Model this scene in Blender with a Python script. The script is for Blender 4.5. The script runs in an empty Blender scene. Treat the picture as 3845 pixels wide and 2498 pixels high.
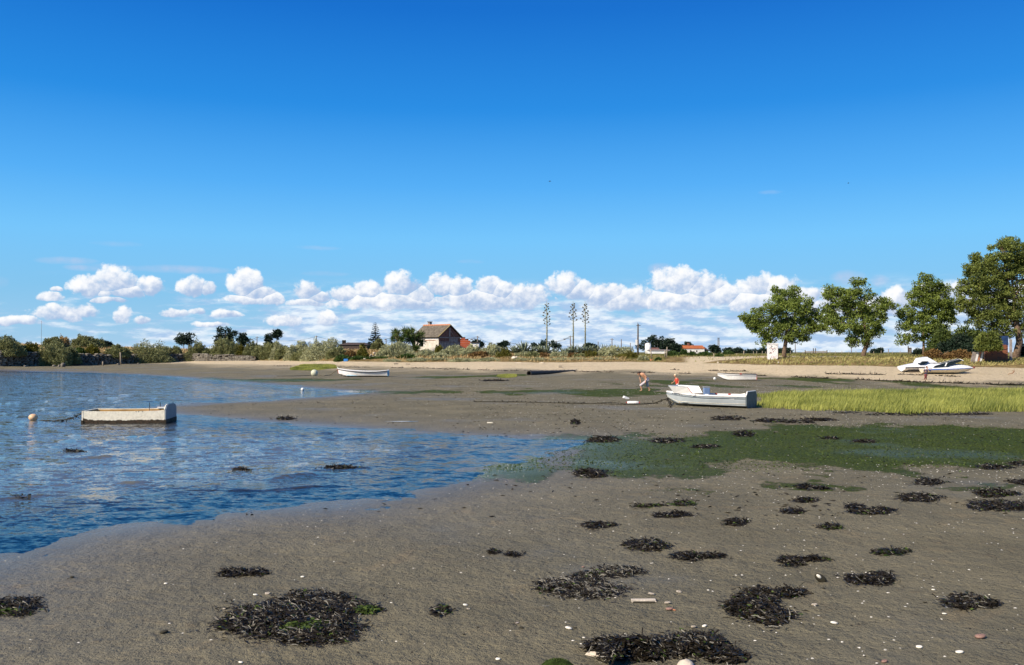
import bpy, math, random
import numpy as np
from mathutils import Vector, Matrix
R = math.radians
random.seed(7)
rng = np.random.default_rng(11)
sc = bpy.context.scene
C = sc.collection

# ------------------------------------------------------------------ camera
CAMZ = 2.8           # eye height above the water
F = 3330.0           # focal length in pixels of the 3845 px wide photograph
CX, CY, HY = 1922.5, 1249.0, 1323.0
cam_d = bpy.data.cameras.new('camera')
cam = bpy.data.objects.new('camera', cam_d)
C.objects.link(cam)
cam_d.sensor_width = 36.0
cam_d.lens = 36.0 * F / 3845.0
cam_d.clip_start = 0.1
cam_d.clip_end = 60000
cam.location = (0, 0, CAMZ)
PITCH = math.atan((HY - CY) / F)
cam.rotation_euler = (math.pi / 2 + PITCH, 0, 0)
sc.camera = cam

# ------------------------------------------------------------------ sun
SUN = Vector((-0.78, -0.62, 0.0)).normalized()
SUN_EL = R(37)
sv = Vector((SUN.x * math.cos(SUN_EL), SUN.y * math.cos(SUN_EL), math.sin(SUN_EL)))
sun_d = bpy.data.lights.new('sun', 'SUN')
sun_d.energy = 5.0
sun_d.angle = R(0.53)
sun_d.color = (1.0, 0.89, 0.73)
sun = bpy.data.objects.new('sun', sun_d)
C.objects.link(sun)
sun.rotation_euler = sv.to_track_quat('Z', 'Y').to_euler()

# ------------------------------------------------------------------ view
sc.view_settings.view_transform = 'Standard'
sc.view_settings.look = 'None'
sc.view_settings.exposure = 0.5
sc.view_settings.gamma = 1.0
sc.view_settings.use_curve_mapping = False
sc.render.engine = 'CYCLES'
sc.cycles.max_bounces = 6
sc.cycles.diffuse_bounces = 2
sc.cycles.glossy_bounces = 2
sc.cycles.transmission_bounces = 4
sc.cycles.transparent_max_bounces = 8
sc.cycles.caustics_reflective = False
sc.cycles.caustics_refractive = False
sc.render.film_transparent = False


# ------------------------------------------------------------------ tiny node language
class V:
    """a float socket that can be used in arithmetic"""
    def __init__(s, nt, sock): s.nt, s.s = nt, sock
    def _m(s, op, *a, clamp=False):
        n = s.nt.nodes.new('ShaderNodeMath'); n.operation = op; n.use_clamp = clamp
        for i, v in enumerate((s,) + a):
            if isinstance(v, V): s.nt.links.new(v.s, n.inputs[i])
            else: n.inputs[i].default_value = float(v)
        return V(s.nt, n.outputs[0])
    def __add__(s, o): return s._m('ADD', o)
    __radd__ = __add__
    def __sub__(s, o): return s._m('SUBTRACT', o)
    def __rsub__(s, o): return s._m('MULTIPLY', -1.0)._m('ADD', o)
    def __mul__(s, o): return s._m('MULTIPLY', o)
    __rmul__ = __mul__
    def __truediv__(s, o): return s._m('DIVIDE', o)
    def __pow__(s, o): return s._m('POWER', o)
    def mx(s, o): return s._m('MAXIMUM', o)
    def mn(s, o): return s._m('MINIMUM', o)
    def smax(s, o, k): return s._m('SMOOTH_MAX', o, k)
    def gt(s, o): return s._m('GREATER_THAN', o)
    def cl(s): return s._m('ADD', 0.0, clamp=True)
    def fn(s, op, *a): return s._m(op, *a)
    def ss(s, a, b):
        n = s.nt.nodes.new('ShaderNodeMapRange'); n.interpolation_type = 'SMOOTHSTEP'
        s.nt.links.new(s.s, n.inputs[0]); n.inputs[1].default_value = a; n.inputs[2].default_value = b
        return V(s.nt, n.outputs[0])
    def lin(s, a, b, c=0.0, d=1.0):
        n = s.nt.nodes.new('ShaderNodeMapRange')
        s.nt.links.new(s.s, n.inputs[0])
        for i, v in enumerate((a, b, c, d)): n.inputs[i + 1].default_value = v
        return V(s.nt, n.outputs[0])


class NT:
    def __init__(s, nt): s.nt = nt
    def node(s, t, **kw):
        n = s.nt.nodes.new(t)
        for k, v in kw.items(): setattr(n, k, v)
        return n
    def link(s, a, b): s.nt.links.new(a.s if isinstance(a, V) else a, b)
    def v(s, sock): return V(s.nt, sock)
    def combine(s, x, y, z):
        n = s.node('ShaderNodeCombineXYZ')
        for i, q in enumerate((x, y, z)):
            if isinstance(q, V): s.link(q, n.inputs[i])
            else: n.inputs[i].default_value = q
        return n.outputs[0]
    def noise(s, vec, scale, detail=4, rough=0.5, dist=0.0, lac=2.0):
        n = s.node('ShaderNodeTexNoise')
        if vec is not None: s.link(vec, n.inputs['Vector'])
        n.inputs['Scale'].default_value = scale; n.inputs['Detail'].default_value = detail
        n.inputs['Roughness'].default_value = rough; n.inputs['Distortion'].default_value = dist
        n.inputs['Lacunarity'].default_value = lac
        return V(s.nt, n.outputs['Fac'])
    def voronoi(s, vec, scale, detail=0, rough=0.5, feature='F1', rand=1.0, out='Distance'):
        n = s.node('ShaderNodeTexVoronoi', feature=feature)
        if vec is not None: s.link(vec, n.inputs['Vector'])
        n.inputs['Scale'].default_value = scale
        if 'Detail' in n.inputs: n.inputs['Detail'].default_value = detail
        if 'Roughness' in n.inputs: n.inputs['Roughness'].default_value = rough
        n.inputs['Randomness'].default_value = rand; n.normalize = True
        return V(s.nt, n.outputs[out])
    def mix(s, f, a, b, mode='MIX'):
        n = s.node('ShaderNodeMix', data_type='RGBA', blend_type=mode)
        if isinstance(f, V): s.link(f, n.inputs[0])
        else: n.inputs[0].default_value = f
        for q, i in ((a, 6), (b, 7)):
            if isinstance(q, (tuple, list)): n.inputs[i].default_value = tuple(q) + ((1.0,) if len(q) == 3 else ())
            else: s.link(q, n.inputs[i])
        return n.outputs[2]
    def attr(s, name, out='Fac'):
        n = s.node('ShaderNodeAttribute', attribute_name=name)
        return V(s.nt, n.outputs[out]) if out == 'Fac' else n.outputs[out]
    def hsv(s, col, h=0.5, sat=1.0, val=1.0):
        n = s.node('ShaderNodeHueSaturation')
        s.link(col, n.inputs['Color'])
        for k, q in (('Hue', h), ('Saturation', sat), ('Value', val)):
            if isinstance(q, V): s.link(q, n.inputs[k])
            else: n.inputs[k].default_value = q
        return n.outputs[0]


# ------------------------------------------------------------------ sky and clouds
w = bpy.data.worlds.new('World'); sc.world = w; w.use_nodes = True
w.node_tree.nodes.clear()
t = NT(w.node_tree)
SKY_STRENGTH = 0.1
tc = t.node('ShaderNodeTexCoord')
sky = t.node('ShaderNodeTexSky', sky_type='NISHITA')
sky.sun_disc = False
sky.sun_elevation = SUN_EL
sky.sun_rotation = math.atan2(sv.x, sv.y)
sky.altitude = 0; sky.air_density = 1.0; sky.dust_density = 0.25; sky.ozone_density = 3.5
sep = t.node('ShaderNodeSeparateXYZ'); t.link(tc.outputs['Generated'], sep.inputs[0])
dx, dy, dz = [t.v(sep.outputs[i]) for i in range(3)]
ramp = t.node('ShaderNodeValToRGB')
el_ = dz.fn('ARCSINE') * (1.0 / R(90))
t.link(el_, ramp.inputs[0])
cr = ramp.color_ramp
stops = [(0.0, (.36,.60,.83)), (3.8, (.22,.55,.86)), (7.2, (.17,.56,.98)), (10.6, (.080,.425,.94)), (15.3, (.012,.265,.79)), (21.3, (.000,.155,.63)), (40.0, (.01,.10,.38)), (90.0, (.012,.07,.26))]
EXPK = 2 ** -0.5
stops = [(a_, tuple(q * EXPK for q in b_)) for a_, b_ in stops]
cr.elements[0].position = 0.0; cr.elements[0].color = stops[0][1] + (1,)
cr.elements[1].position = 1.0; cr.elements[1].color = stops[-1][1] + (1,)
for d_, c_ in stops[1:-1]:
    e_ = cr.elements.new(d_ / 90.0); e_.color = c_ + (1,)
mul = t.node('ShaderNodeVectorMath', operation='SCALE'); t.link(sky.outputs[0], mul.inputs[0]); mul.inputs['Scale'].default_value = SKY_STRENGTH
skyc = t.mix(0.94, mul.outputs[0], ramp.outputs[0])
bg1 = t.node('ShaderNodeBackground'); t.link(skyc, bg1.inputs[0]); bg1.inputs[1].default_value = 1.0

# angles, in photograph pixels at the horizon; the pattern is mirrored beyond the frame so that it goes on all round
az0 = dx.fn('ARCTAN2', dy)
K = F
AZL = 0.62
fold = (az0 + AZL).fn('PINGPONG', 2 * AZL) - AZL
A = fold * K
E = dz.fn('ARCSINE') * K
vec = t.combine(A, E, az0 * 300.0)
def conv(px, py):
    a = math.atan((px - CX) / F); e = math.atan((HY - py) / F * math.cos(a))
    return a * K, e * K
warp1 = t.noise(vec, 0.011, 2, 0.5)
warp2 = t.noise(t.combine(A + 531.0, E - 77.0, 3.0), 0.011, 2, 0.5)
Aw = A + (warp1 - 0.5) * 50.0
Ew = E + (warp2 - 0.5) * 30.0
bil = 1.0 - t.voronoi(t.combine(A, E * 1.15, 0.0), 0.021, 3, 0.58)
LX, LY = -9.0, 13.0
bil_l = 1.0 - t.voronoi(t.combine(A + LX, (E + LY) * 1.15, 0.0), 0.021, 3, 0.58)
fbm = t.noise(vec, 0.02, 6, 0.6)

# cumulus: (x, y, half width, half height) in the photograph, flat undersides
BL = [(330,1080,62,52),(425,1068,74,68),(560,1078,56,42),(450,1100,120,26),(400,1127,64,16),
 (715,1082,46,38),(775,1086,44,30),(925,1072,66,62),(960,1105,70,34),(1020,1127,50,26),(930,1128,92,22),
 (1148,1090,44,46),(1195,1118,52,26),(1150,1138,80,18),(190,1117,42,20),(215,1090,22,9),
 (235,1182,92,36),(320,1170,56,36),(460,1188,30,38),(532,1204,26,22),(55,1208,90,20),(650,1178,52,18),(740,1173,34,14),(850,1180,60,16),
 (1075,1208,70,28),(1232,1200,42,38),(790,1220,66,12),
 (1295,1110,56,34),(1385,1092,54,40),(1500,1075,66,54),(1575,1112,60,36),(1450,1135,230,36),
 (1655,1078,58,52),(1725,1082,54,48),(1840,1080,50,42),(1885,1095,60,40),(1800,1130,200,48),(1960,1120,110,50),
 (2120,1072,58,50),(2180,1098,80,42),(2270,1112,100,52),(2350,1128,160,52),
 (2560,1060,116,56),(2645,1080,80,54),(2700,1112,84,50),(2540,1130,200,46),
 (2850,1080,72,48),(2920,1086,74,46),(2850,1135,130,42),(3000,1122,100,42),(3375,1130,64,44),(3290,1165,110,40),(3120,1150,90,40),
 (3560,1110,120,44),(3700,1140,150,40),(3900,1120,140,46)]
P = t.combine(Aw, Ew, 0.0)
def vm(op, *a):
    n = t.node('ShaderNodeVectorMath', operation=op)
    for i, q in enumerate(a):
        if isinstance(q, tuple): n.inputs[i].default_value = q
        else: t.link(q, n.inputs[i])
    return n
Dm = None; S = None
for (px, py, hw, hh) in BL:
    a, e = conv(px, py)
    g_ = 1.06 if px > 1260 else 0.94
    hw, hh = hw * g_ + 3, hh * g_ + 2
    p = vm('MULTIPLY_ADD', P, (1.0 / hw, 1.0 / hh, 0.0), (-a / hw, -e / hh, 0.0)).outputs[0]
    d = t.v(vm('DOT_PRODUCT', p, p).outputs['Value'])
    if Dm is None: Dm, S = d, p
    else:
        g = d.fn('LESS_THAN', Dm)
        Dm = Dm.mn(d)
        n = t.node('ShaderNodeMix', data_type='VECTOR')
        t.link(g, n.inputs[0]); t.link(S, n.inputs[4]); t.link(p, n.inputs[5]); S = n.outputs[1]
sp = t.node('ShaderNodeSeparateXYZ'); t.link(S, sp.inputs[0])
Sx, Sy = t.v(sp.outputs[0]), t.v(sp.outputs[1])
Fm = 1.0 - Dm - (Sy * -1.0).mx(0.0).fn('POWER', 2.0) * 1.0
dens = Fm + 0.05 + (bil - 0.66) * 1.6 + (fbm - 0.5) * 2.4
alpha = dens.ss(-0.05, 0.50)
relief = (bil - bil_l) * 1.2
lit = 0.50 + Sy * 0.42 - Sx * 0.12 + relief * 0.8 + (fbm - 0.5) * 1.1 + (warp1 - 0.5) * 0.6
lit = lit.cl()
core = dens.ss(0.0, 0.9)
c_lo = (0.29, 0.385, 0.55); c_hi = (0.715, 0.72, 0.73)
cumc = t.mix(lit.ss(0.12, 0.92), c_lo, c_hi)

# the flat banks low over the horizon and thin veils
st = t.noise(t.combine(A * 0.40, E * 1.7, 5.0), 0.014, 6, 0.6)
st2 = t.noise(t.combine(A * 0.5 - 30.0, (E + 9.0) * 2.0, 9.0), 0.022, 5, 0.6)
cov = E.lin(0.0, 190.0, 0.21, 0.03) + A.lin(-1500.0, -500.0, -0.13, 0.08)
bank = (st + cov).ss(0.46, 0.72) * E.ss(285.0, 165.0)
bankc = t.mix(st2.ss(0.38, 0.62), (0.30, 0.42, 0.60), (0.62, 0.67, 0.72))
veil = None
for (px, py, hw, hh, k) in [(250,980,100,15,.6),(310,1007,66,12,.75),(690,1012,180,17,.75),(430,1003,120,12,.35),(1225,1028,100,11,.35),(1190,930,90,9,.3),
                            (1765,982,60,9,.25),(430,915,90,11,.25),(2480,1012,56,26,.95),(3185,1045,66,34,.9),(3310,1055,34,24,.8),(2895,722,46,9,.25),(0,1062,30,22,.3),(2030,1085,60,30,.6)]:
    a, e = conv(px, py)
    u = (Aw - a) / hw; v0 = (E + (warp2 - 0.5) * 14.0 - e) / hh
    f = (1.0 - (u * u + v0 * v0)).mx(0.0) * k
    veil = f if veil is None else veil.mx(f)
veil = veil * (fbm - 0.5).lin(-0.25, 0.2, 0.3, 1.35) * 1.25
veil = veil.cl()
veilc = (0.33, 0.43, 0.60)
c = t.mix(veil * 0.72, skyc, veilc)
c = t.mix(bank * 0.92, c, bankc)
c = t.mix(alpha * (0.72 + core * 0.28), c, cumc)
bg2 = t.node('ShaderNodeBackground'); t.link(c, bg2.inputs[0]); bg2.inputs[1].default_value = 1.0
mxs = t.node('ShaderNodeMixShader')
t.link(E.mn(F * 0.30 - E).gt(-40.0) * E.ss(-30.0, 0.0), mxs.inputs[0])
t.link(bg1.outputs[0], mxs.inputs[1]); t.link(bg2.outputs[0], mxs.inputs[2])
wo = t.node('ShaderNodeOutputWorld'); t.link(mxs.outputs[0], wo.inputs[0])
w.cycles.sampling_method = 'MANUAL'; w.cycles.sample_map_resolution = 512

# ------------------------------------------------------------------ noise and geometry helpers (numpy)
def _h(ix, iy, seed):
    n = (ix.astype(np.int64) * 374761393 + iy.astype(np.int64) * 668265263 + seed * 1442695041) & 0xffffffff
    n = ((n ^ (n >> 13)) * 1274126177) & 0xffffffff
    n = n ^ (n >> 16)
    return (n & 0xffffff).astype(np.float64) / 16777216.0
def vnoise(x, y, seed=0):
    x = np.asarray(x, float); y = np.asarray(y, float)
    ix = np.floor(x); iy = np.floor(y); fx = x - ix; fy = y - iy
    fx = fx * fx * (3 - 2 * fx); fy = fy * fy * (3 - 2 * fy)
    a = _h(ix, iy, seed); b = _h(ix + 1, iy, seed); c = _h(ix, iy + 1, seed); d = _h(ix + 1, iy + 1, seed)
    return (a + (b - a) * fx + (c - a) * fy + (a - b - c + d) * fx * fy) * 2 - 1
def fbm2(x, y, oct=4, seed=0, gain=0.5):
    s = 0; a = 1.0; tot = 0
    for i in range(oct):
        s = s + a * vnoise(x * 2 ** i + 17.3 * i, y * 2 ** i - 9.1 * i, seed + i); tot += a; a *= gain
    return s / tot
def ss(e0, e1, x):
    t_ = np.clip((x - e0) / (e1 - e0), 0, 1); return t_ * t_ * (3 - 2 * t_)
def px_u(px): return (np.asarray(px, float) - CX) / F
def wpt(px, py, z=0.0):
    """photograph point -> ground point on the level z"""
    d = (CAMZ - z) * F / (py - HY)
    return (px - CX) / F * d, d
def poly_world(pts, z=0.0): return np.array([wpt(a, b, z) for a, b in pts])
def sdist(poly, x, y):
    """signed distance to a polygon, positive outside"""
    x = np.asarray(x, float); y = np.asarray(y, float)
    d = np.full(x.shape, 1e9); inside = np.zeros(x.shape, bool)
    n = len(poly)
    for i in range(n):
        ax, ay = poly[i]; bx, by = poly[(i + 1) % n]
        ex, ey = bx - ax, by - ay
        t_ = np.clip(((x - ax) * ex + (y - ay) * ey) / (ex * ex + ey * ey + 1e-12), 0, 1)
        d = np.minimum(d, np.hypot(x - ax - t_ * ex, y - ay - t_ * ey))
        cnd = ((ay > y) != (by > y))
        inside ^= cnd & (x < (bx - ax) * (y - ay) / (by - ay + 1e-12) + ax)
    return np.where(inside, -d, d)

# ------------------------------------------------------------------ materials
MATS = {}
def newmat(name):
    m = bpy.data.materials.new(name); m.use_nodes = True
    nt = m.node_tree; nt.nodes.clear()
    o = nt.nodes.new('ShaderNodeOutputMaterial'); p = nt.nodes.new('ShaderNodeBsdfPrincipled')
    nt.links.new(p.outputs[0], o.inputs[0])
    MATS[name] = m
    return m, NT(nt), p, o
def simple(name, col, rough=0.7, var=0.25, scale=6.0, spec=0.4, metal=0.0, bump=0.0, bscale=40.0, dirt=None, coord='Object'):
    """painted or plain surface with uneven colour; dirt = (colour, amount)"""
    m, t, p, o = newmat(name)
    tc = t.node('ShaderNodeTexCoord').outputs[coord]
    n = t.noise(tc, scale, 5, 0.6)
    a = tuple(max(0, c_ * (1 - var)) for c_ in col); b = tuple(min(1, c_ * (1 + var * 0.6)) for c_ in col)
    c_ = t.mix(n.ss(0.3, 0.7), a, b)
    if dirt:
        n2 = t.noise(tc, scale * 2.7, 6, 0.7)
        c_ = t.mix(n2.ss(0.52, 0.68) * dirt[1], c_, dirt[0])
    t.link(c_, p.inputs['Base Color'])
    p.inputs['Roughness'].default_value = rough
    p.inputs['Specular IOR Level'].default_value = spec
    p.inputs['Metallic'].default_value = metal
    if bump:
        b_ = t.node('ShaderNodeBump'); b_.inputs['Distance'].default_value = bump
        t.link(t.noise(tc, bscale, 4, 0.6), b_.inputs['Height']); t.link(b_.outputs[0], p.inputs['Normal'])
    return m
def set_mesh(me, verts, faces, smooth=False):
    verts = np.asarray(verts, np.float32); faces = np.asarray(faces, np.int32)
    k = faces.shape[1]
    me.vertices.add(len(verts)); me.vertices.foreach_set('co', verts.ravel())
    me.loops.add(faces.size); me.loops.foreach_set('vertex_index', faces.ravel())
    me.polygons.add(len(faces))
    me.polygons.foreach_set('loop_start', np.arange(0, faces.size, k, dtype=np.int32))
    me.polygons.foreach_set('loop_total', np.full(len(faces), k, np.int32))
    me.polygons.foreach_set('use_smooth', np.full(len(faces), smooth, bool))
    me.update(calc_edges=True)
def attr_f(me, name, vals):
    a = me.attributes.new(name, 'FLOAT', 'POINT'); a.data.foreach_set('value', np.asarray(vals, np.float32))
def link(o, parent=None, label=None, cat=None, group=None, kind=None):
    C.objects.link(o)
    if parent is not None: o.parent = parent
    if label: o['label'] = label
    if cat: o['category'] = cat
    if group: o['group'] = group
    if kind: o['kind'] = kind
    return o
def mobj(name, verts, faces, mat, parent=None, smooth=False, **kw):
    me = bpy.data.meshes.new(name); set_mesh(me, verts, faces, smooth)
    if mat: me.materials.append(mat)
    return link(bpy.data.objects.new(name, me), parent, **kw)
def empty(name, loc=(0, 0, 0), rz=0.0, parent=None, **kw):
    o = bpy.data.objects.new(name, None); o.location = loc; o.rotation_euler = (0, 0, rz); o.empty_display_size = 0.2
    return link(o, parent, **kw)

# ------------------------------------------------------------------ the lie of the land
WATER = poly_world([(-4000,3500),(-1500,2650),(0,2098),(150,2050),(300,2008),(450,1985),(600,1958),(900,1918),(1250,1900),(1390,1868),(1500,1852),(1600,1822),(1700,1805),(1780,1775),(1830,1762),(1900,1758),
    (1990,1735),(2060,1700),(2130,1672),(2150,1657),(1990,1651),(1800,1643),(1600,1630),(1400,1614),(1100,1592),(900,1577),(700,1562),(600,1548),(560,1533),(640,1518),(900,1508),(1100,1497),(1230,1488),(1330,1478),(1345,1472),(1280,1465),(1200,1461),(1100,1451),(900,1434),(700,1418),(400,1402),(0,1393),(-1500,1412),(-4000,1440)])
COLS = [-1500, 0, 400, 700, 1000, 1300, 1900, 2400, 2900, 3400, 3845, 5400]
PROF = [[(102,0),(118,.32),(120,.45),(121.5,2.7),(133,3.8),(165,3.2),(300,2.2)],
        [(128,0),(144,.36),(146,.48),(147.5,2.75),(159,4.15),(185,3.3),(300,2.2)],
        [(120,0),(159,.38),(162,.50),(164,2.75),(177,3.65),(202,3.0),(310,2.2)],
        [(118,0),(163,.62),(177,.95),(179,2.6),(190,3.25),(212,2.7),(320,2.2)],
        [(115,0),(148,.60),(168,1.15),(173,2.0),(182,2.85),(205,2.5),(320,2.2)],
        [(110,0),(132,.58),(142,1.20),(147,1.9),(157,2.95),(185,2.5),(300,2.2)],
        [(112,0),(120,.28),(135,1.20),(140,1.6),(150,2.2),(180,2.4),(300,2.2)],
        [(108,0),(117,.22),(133,1.28),(140,1.7),(150,2.1),(200,2.2),(300,2.2)],
        [(92,0),(98,.12),(106,1.20),(112,1.6),(118,1.97),(150,2.15),(300,2.2)],
        [(72,0),(79,.12),(96,1.12),(103,1.65),(110,2.10),(150,2.2),(300,2.2)],
        [(68,0),(76,.14),(92,1.05),(99,1.6),(106,2.03),(150,2.2),(300,2.2)],
        [(64,0),(73,.14),(88,1.05),(95,1.6),(102,2.03),(150,2.2),(300,2.2)]]
PD = np.array([[q[0] for q in r] for r in PROF]); PZ = np.array([[q[1] for q in r] for r in PROF])
def prof(x, y):
    px = CX + F * x / np.maximum(y, 1.0)
    px = px + vnoise(x * 0.07, y * 0.02, 5) * 60 * ss(1050, 1500, px)
    D = [np.interp(px, COLS, PD[:, k]) for k in range(7)]
    Z = [np.interp(px, COLS, PZ[:, k]) for k in range(7)]
    z = np.zeros_like(x)
    for k in range(6):
        t_ = np.clip((y - D[k]) / (D[k + 1] - D[k]), 0, 1)
        if k == 2: t_ = t_ * t_ * (3 - 2 * t_)
        z = z + (Z[k + 1] - Z[k]) * t_
    return z, D
def gz(x, y, full=False):
    x = np.atleast_1d(np.asarray(x, float)); y = np.atleast_1d(np.asarray(y, float))
    s = sdist(WATER, x, y)
    n1 = fbm2(x * 0.5, y * 0.5, 4, 3)
    s2 = s + n1 * 0.5 * np.clip(y / 12.0, 0.6, 3)
    mud = np.where(s2 > 0, 0.07 * (1 - np.exp(-s2 / 5.0)), np.maximum(-0.8, np.where(s2 > -1.6, 0.011 * s2, -0.0176 + 0.045 * (s2 + 1.6))))
    mud = mud - 0.040 * ss(0.8, -1.2, sdist(ALGAE[1], x, y)) * (y < 60)
    z, D = prof(x, y)
    near = np.exp(-y / 45.0)
    mud = mud + (n1 * 0.010 + fbm2(x * 2.2, y * 2.2, 3, 9) * 0.020 * near * ss(-1.0, 1.5, s) + fbm2(x * 7, y * 7, 3, 19) * 0.016 * near * ss(-0.5, 1.5, s))
    rough = ss(0.0, 0.3, z)
    z = z + mud + rough * fbm2(x * 0.35, y * 0.35, 3, 23) * 0.06 + ss(1.4, 2.2, z) * fbm2(x * 0.12, y * 0.12, 3, 29) * 0.18
    if full: return z, s, D
    return z
def ground(px, py):
    """photograph point -> where its ray meets the ground"""
    u = (px - CX) / F; k = (py - HY) / F
    d = np.concatenate([np.arange(5, 60, 0.05), np.arange(60, 400, 0.1)])
    g = gz(u * d, d) - (CAMZ - k * d)
    i = np.argmax(g > 0)
    if g[i] <= 0: return Vector((u * 300, 300, 2.2))
    a = d[i - 1] + (d[i] - d[i - 1]) * (-g[i - 1]) / (g[i] - g[i - 1])
    return Vector((u * a, a, float(gz(u * a, a)[0])))
def at(px, d, dz=0.0):
    """ground point at photograph column px and distance d"""
    x = (px - CX) / F * d
    return Vector((x, d, float(gz(x, d)[0]) + dz))
def zat(py, d): return CAMZ - (py - HY) / F * d       # height seen at photograph row py at distance d

ALGAE = [poly_world(p) for p in (
    [(1850,1778),(1990,1735),(2130,1672),(2230,1650),(2500,1640),(2800,1628),(3100,1608),(3500,1602),(3900,1612),(5200,1640),(5200,1700),(3900,1742),(3500,1752),(3100,1762),(2700,1768),(2520,1778),(2400,1792),(2280,1790),(2150,1776),(2000,1770)],
    [(1700,1668),(1850,1655),(2160,1656),(2120,1690),(1900,1705),(1760,1690)],
    [(1200,1470),(1500,1471),(2000,1467),(2300,1464),(2480,1462),(2560,1470),(2500,1487),(2200,1489),(1800,1480),(1400,1477)],
    [(700,1419),(900,1424),(1200,1425),(1350,1427),(1250,1432),(950,1435)],
    [(1560,1418),(1800,1414),(1960,1408),(2000,1411),(1800,1421),(1600,1424)])]
ALG2 = [poly_world(p) for p in (
    [(2180,1440),(2400,1428),(2900,1420),(3300,1432),(3700,1446),(5000,1470),(5000,1500),(3900,1478),(3400,1462),(2900,1462),(2500,1458),(2300,1452)],)]
def build_ground():
    u1 = np.arange(-0.60, 0.6001, 0.00255)
    u = np.concatenate([np.linspace(-1.5, -0.62, 34), u1, np.linspace(0.62, 1.5, 34)])
    rows = [2.0, 2.6, 3.3, 4.0, 4.7, 5.3, 6.0]
    d1 = 9324.0 / np.arange(1340, 190, -3.2)
    rows = np.array(rows + list(d1[d1 > 6.5]))
    far = [rows[-1]]
    st = rows[-1] - rows[-2]
    while far[-1] < 216: far.append(far[-1] + 0.8)
    st = 1.0
    while far[-1] < 30000: far.append(far[-1] + st); st *= 1.10
    rows = np.concatenate([rows, far[1:]])
    Y, U = np.meshgrid(rows, u, indexing='ij')
    X = U * (Y + 2.0 * np.exp(-Y / 8))
    Z, S, D = gz(X, Y, True)
    nr, nc = Y.shape
    idx = np.arange(nr * nc).reshape(nr, nc)
    q = np.stack([idx[:-1, :-1], idx[:-1, 1:], idx[1:, 1:], idx[1:, :-1]], -1).reshape(-1, 4)
    Zp = prof(X, Y)[0]
    n = fbm2(X * 0.25, Y * 0.12, 4, 41)
    sand = ss(D[1] - 6, D[1] + 5, Y + n * 5)
    sand = np.maximum(sand, 0.55 * ss(D[0] - 12, D[1] + 2, Y + n * 9))
    sand = sand * (0.25 + 0.75 * ss(420, 850, CX + F * X / Y))
    grass = ss(D[2] - 0.6, D[2] + 1.4, Y + n * 2.2)
    pxg = CX + F * X / Y
    track = ss(2480, 2650, pxg) * ss(3420, 3150, pxg) * ss(120, 123, Y + n * 2) * ss(146, 138, Y + n * 4)
    grass = grass * (1 - 0.85 * track)
    green = ss(150, 230, Y)
    alg = np.zeros_like(X)
    for i, p in enumerate(ALGAE):
        w_ = (2.2, 1.2, 3.0, 2.4, 2.4)[i]
        alg = np.maximum(alg, ss(w_, -w_, sdist(p, X, Y) + fbm2(X * 0.7, Y * 0.4, 4, 50 + i) * w_ * 1.6))
    for p in ALG2:
        alg = np.maximum(alg, ss(3, -3, sdist(p, X, Y)) * (0.30 + 0.42 * ss(-0.15, 0.35, fbm2(X * 0.35, Y * 0.13, 4, 61))))
    # scraps of weed on the near mud below the green bed
    nb = ss(0.28, 0.5, fbm2(X * 0.9, Y * 0.9, 4, 71)) * ss(12.0, 18.0, Y) * ss(27, 19, Y) * ss(3.0, 9.0, X + 4)
    alg = np.maximum(alg, nb * 0.55)
    wet = np.exp(-np.clip(S, 0, 50) / 2.2)
    parts = (('mudflat', q[:0]), ('sandy_beach', q[:0]), ('grass_field', q[:0]))
    fy = Y.ravel()[q].mean(1); fd1 = D[1].ravel()[q].mean(1); fd2 = D[2].ravel()[q].mean(1)
    sel = np.where(fy < fd1 - 1.0, 0, np.where(fy < fd2 + 0.3, 1, 2))
    V3 = np.stack([X.ravel(), Y.ravel(), Z.ravel()], 1)
    m = ground_mat()
    for k, (nm, _) in enumerate(parts):
        f = q[sel == k]
        used, inv = np.unique(f, return_inverse=True)
        o = mobj(nm, V3[used], inv.reshape(-1, 4), m, None, True, kind='structure')
        for an, av in (('m_sand', sand), ('m_grass', grass), ('m_alg', alg), ('m_wet', wet), ('m_green', green)):
            attr_f(o.data, an, av.ravel()[used])

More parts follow.
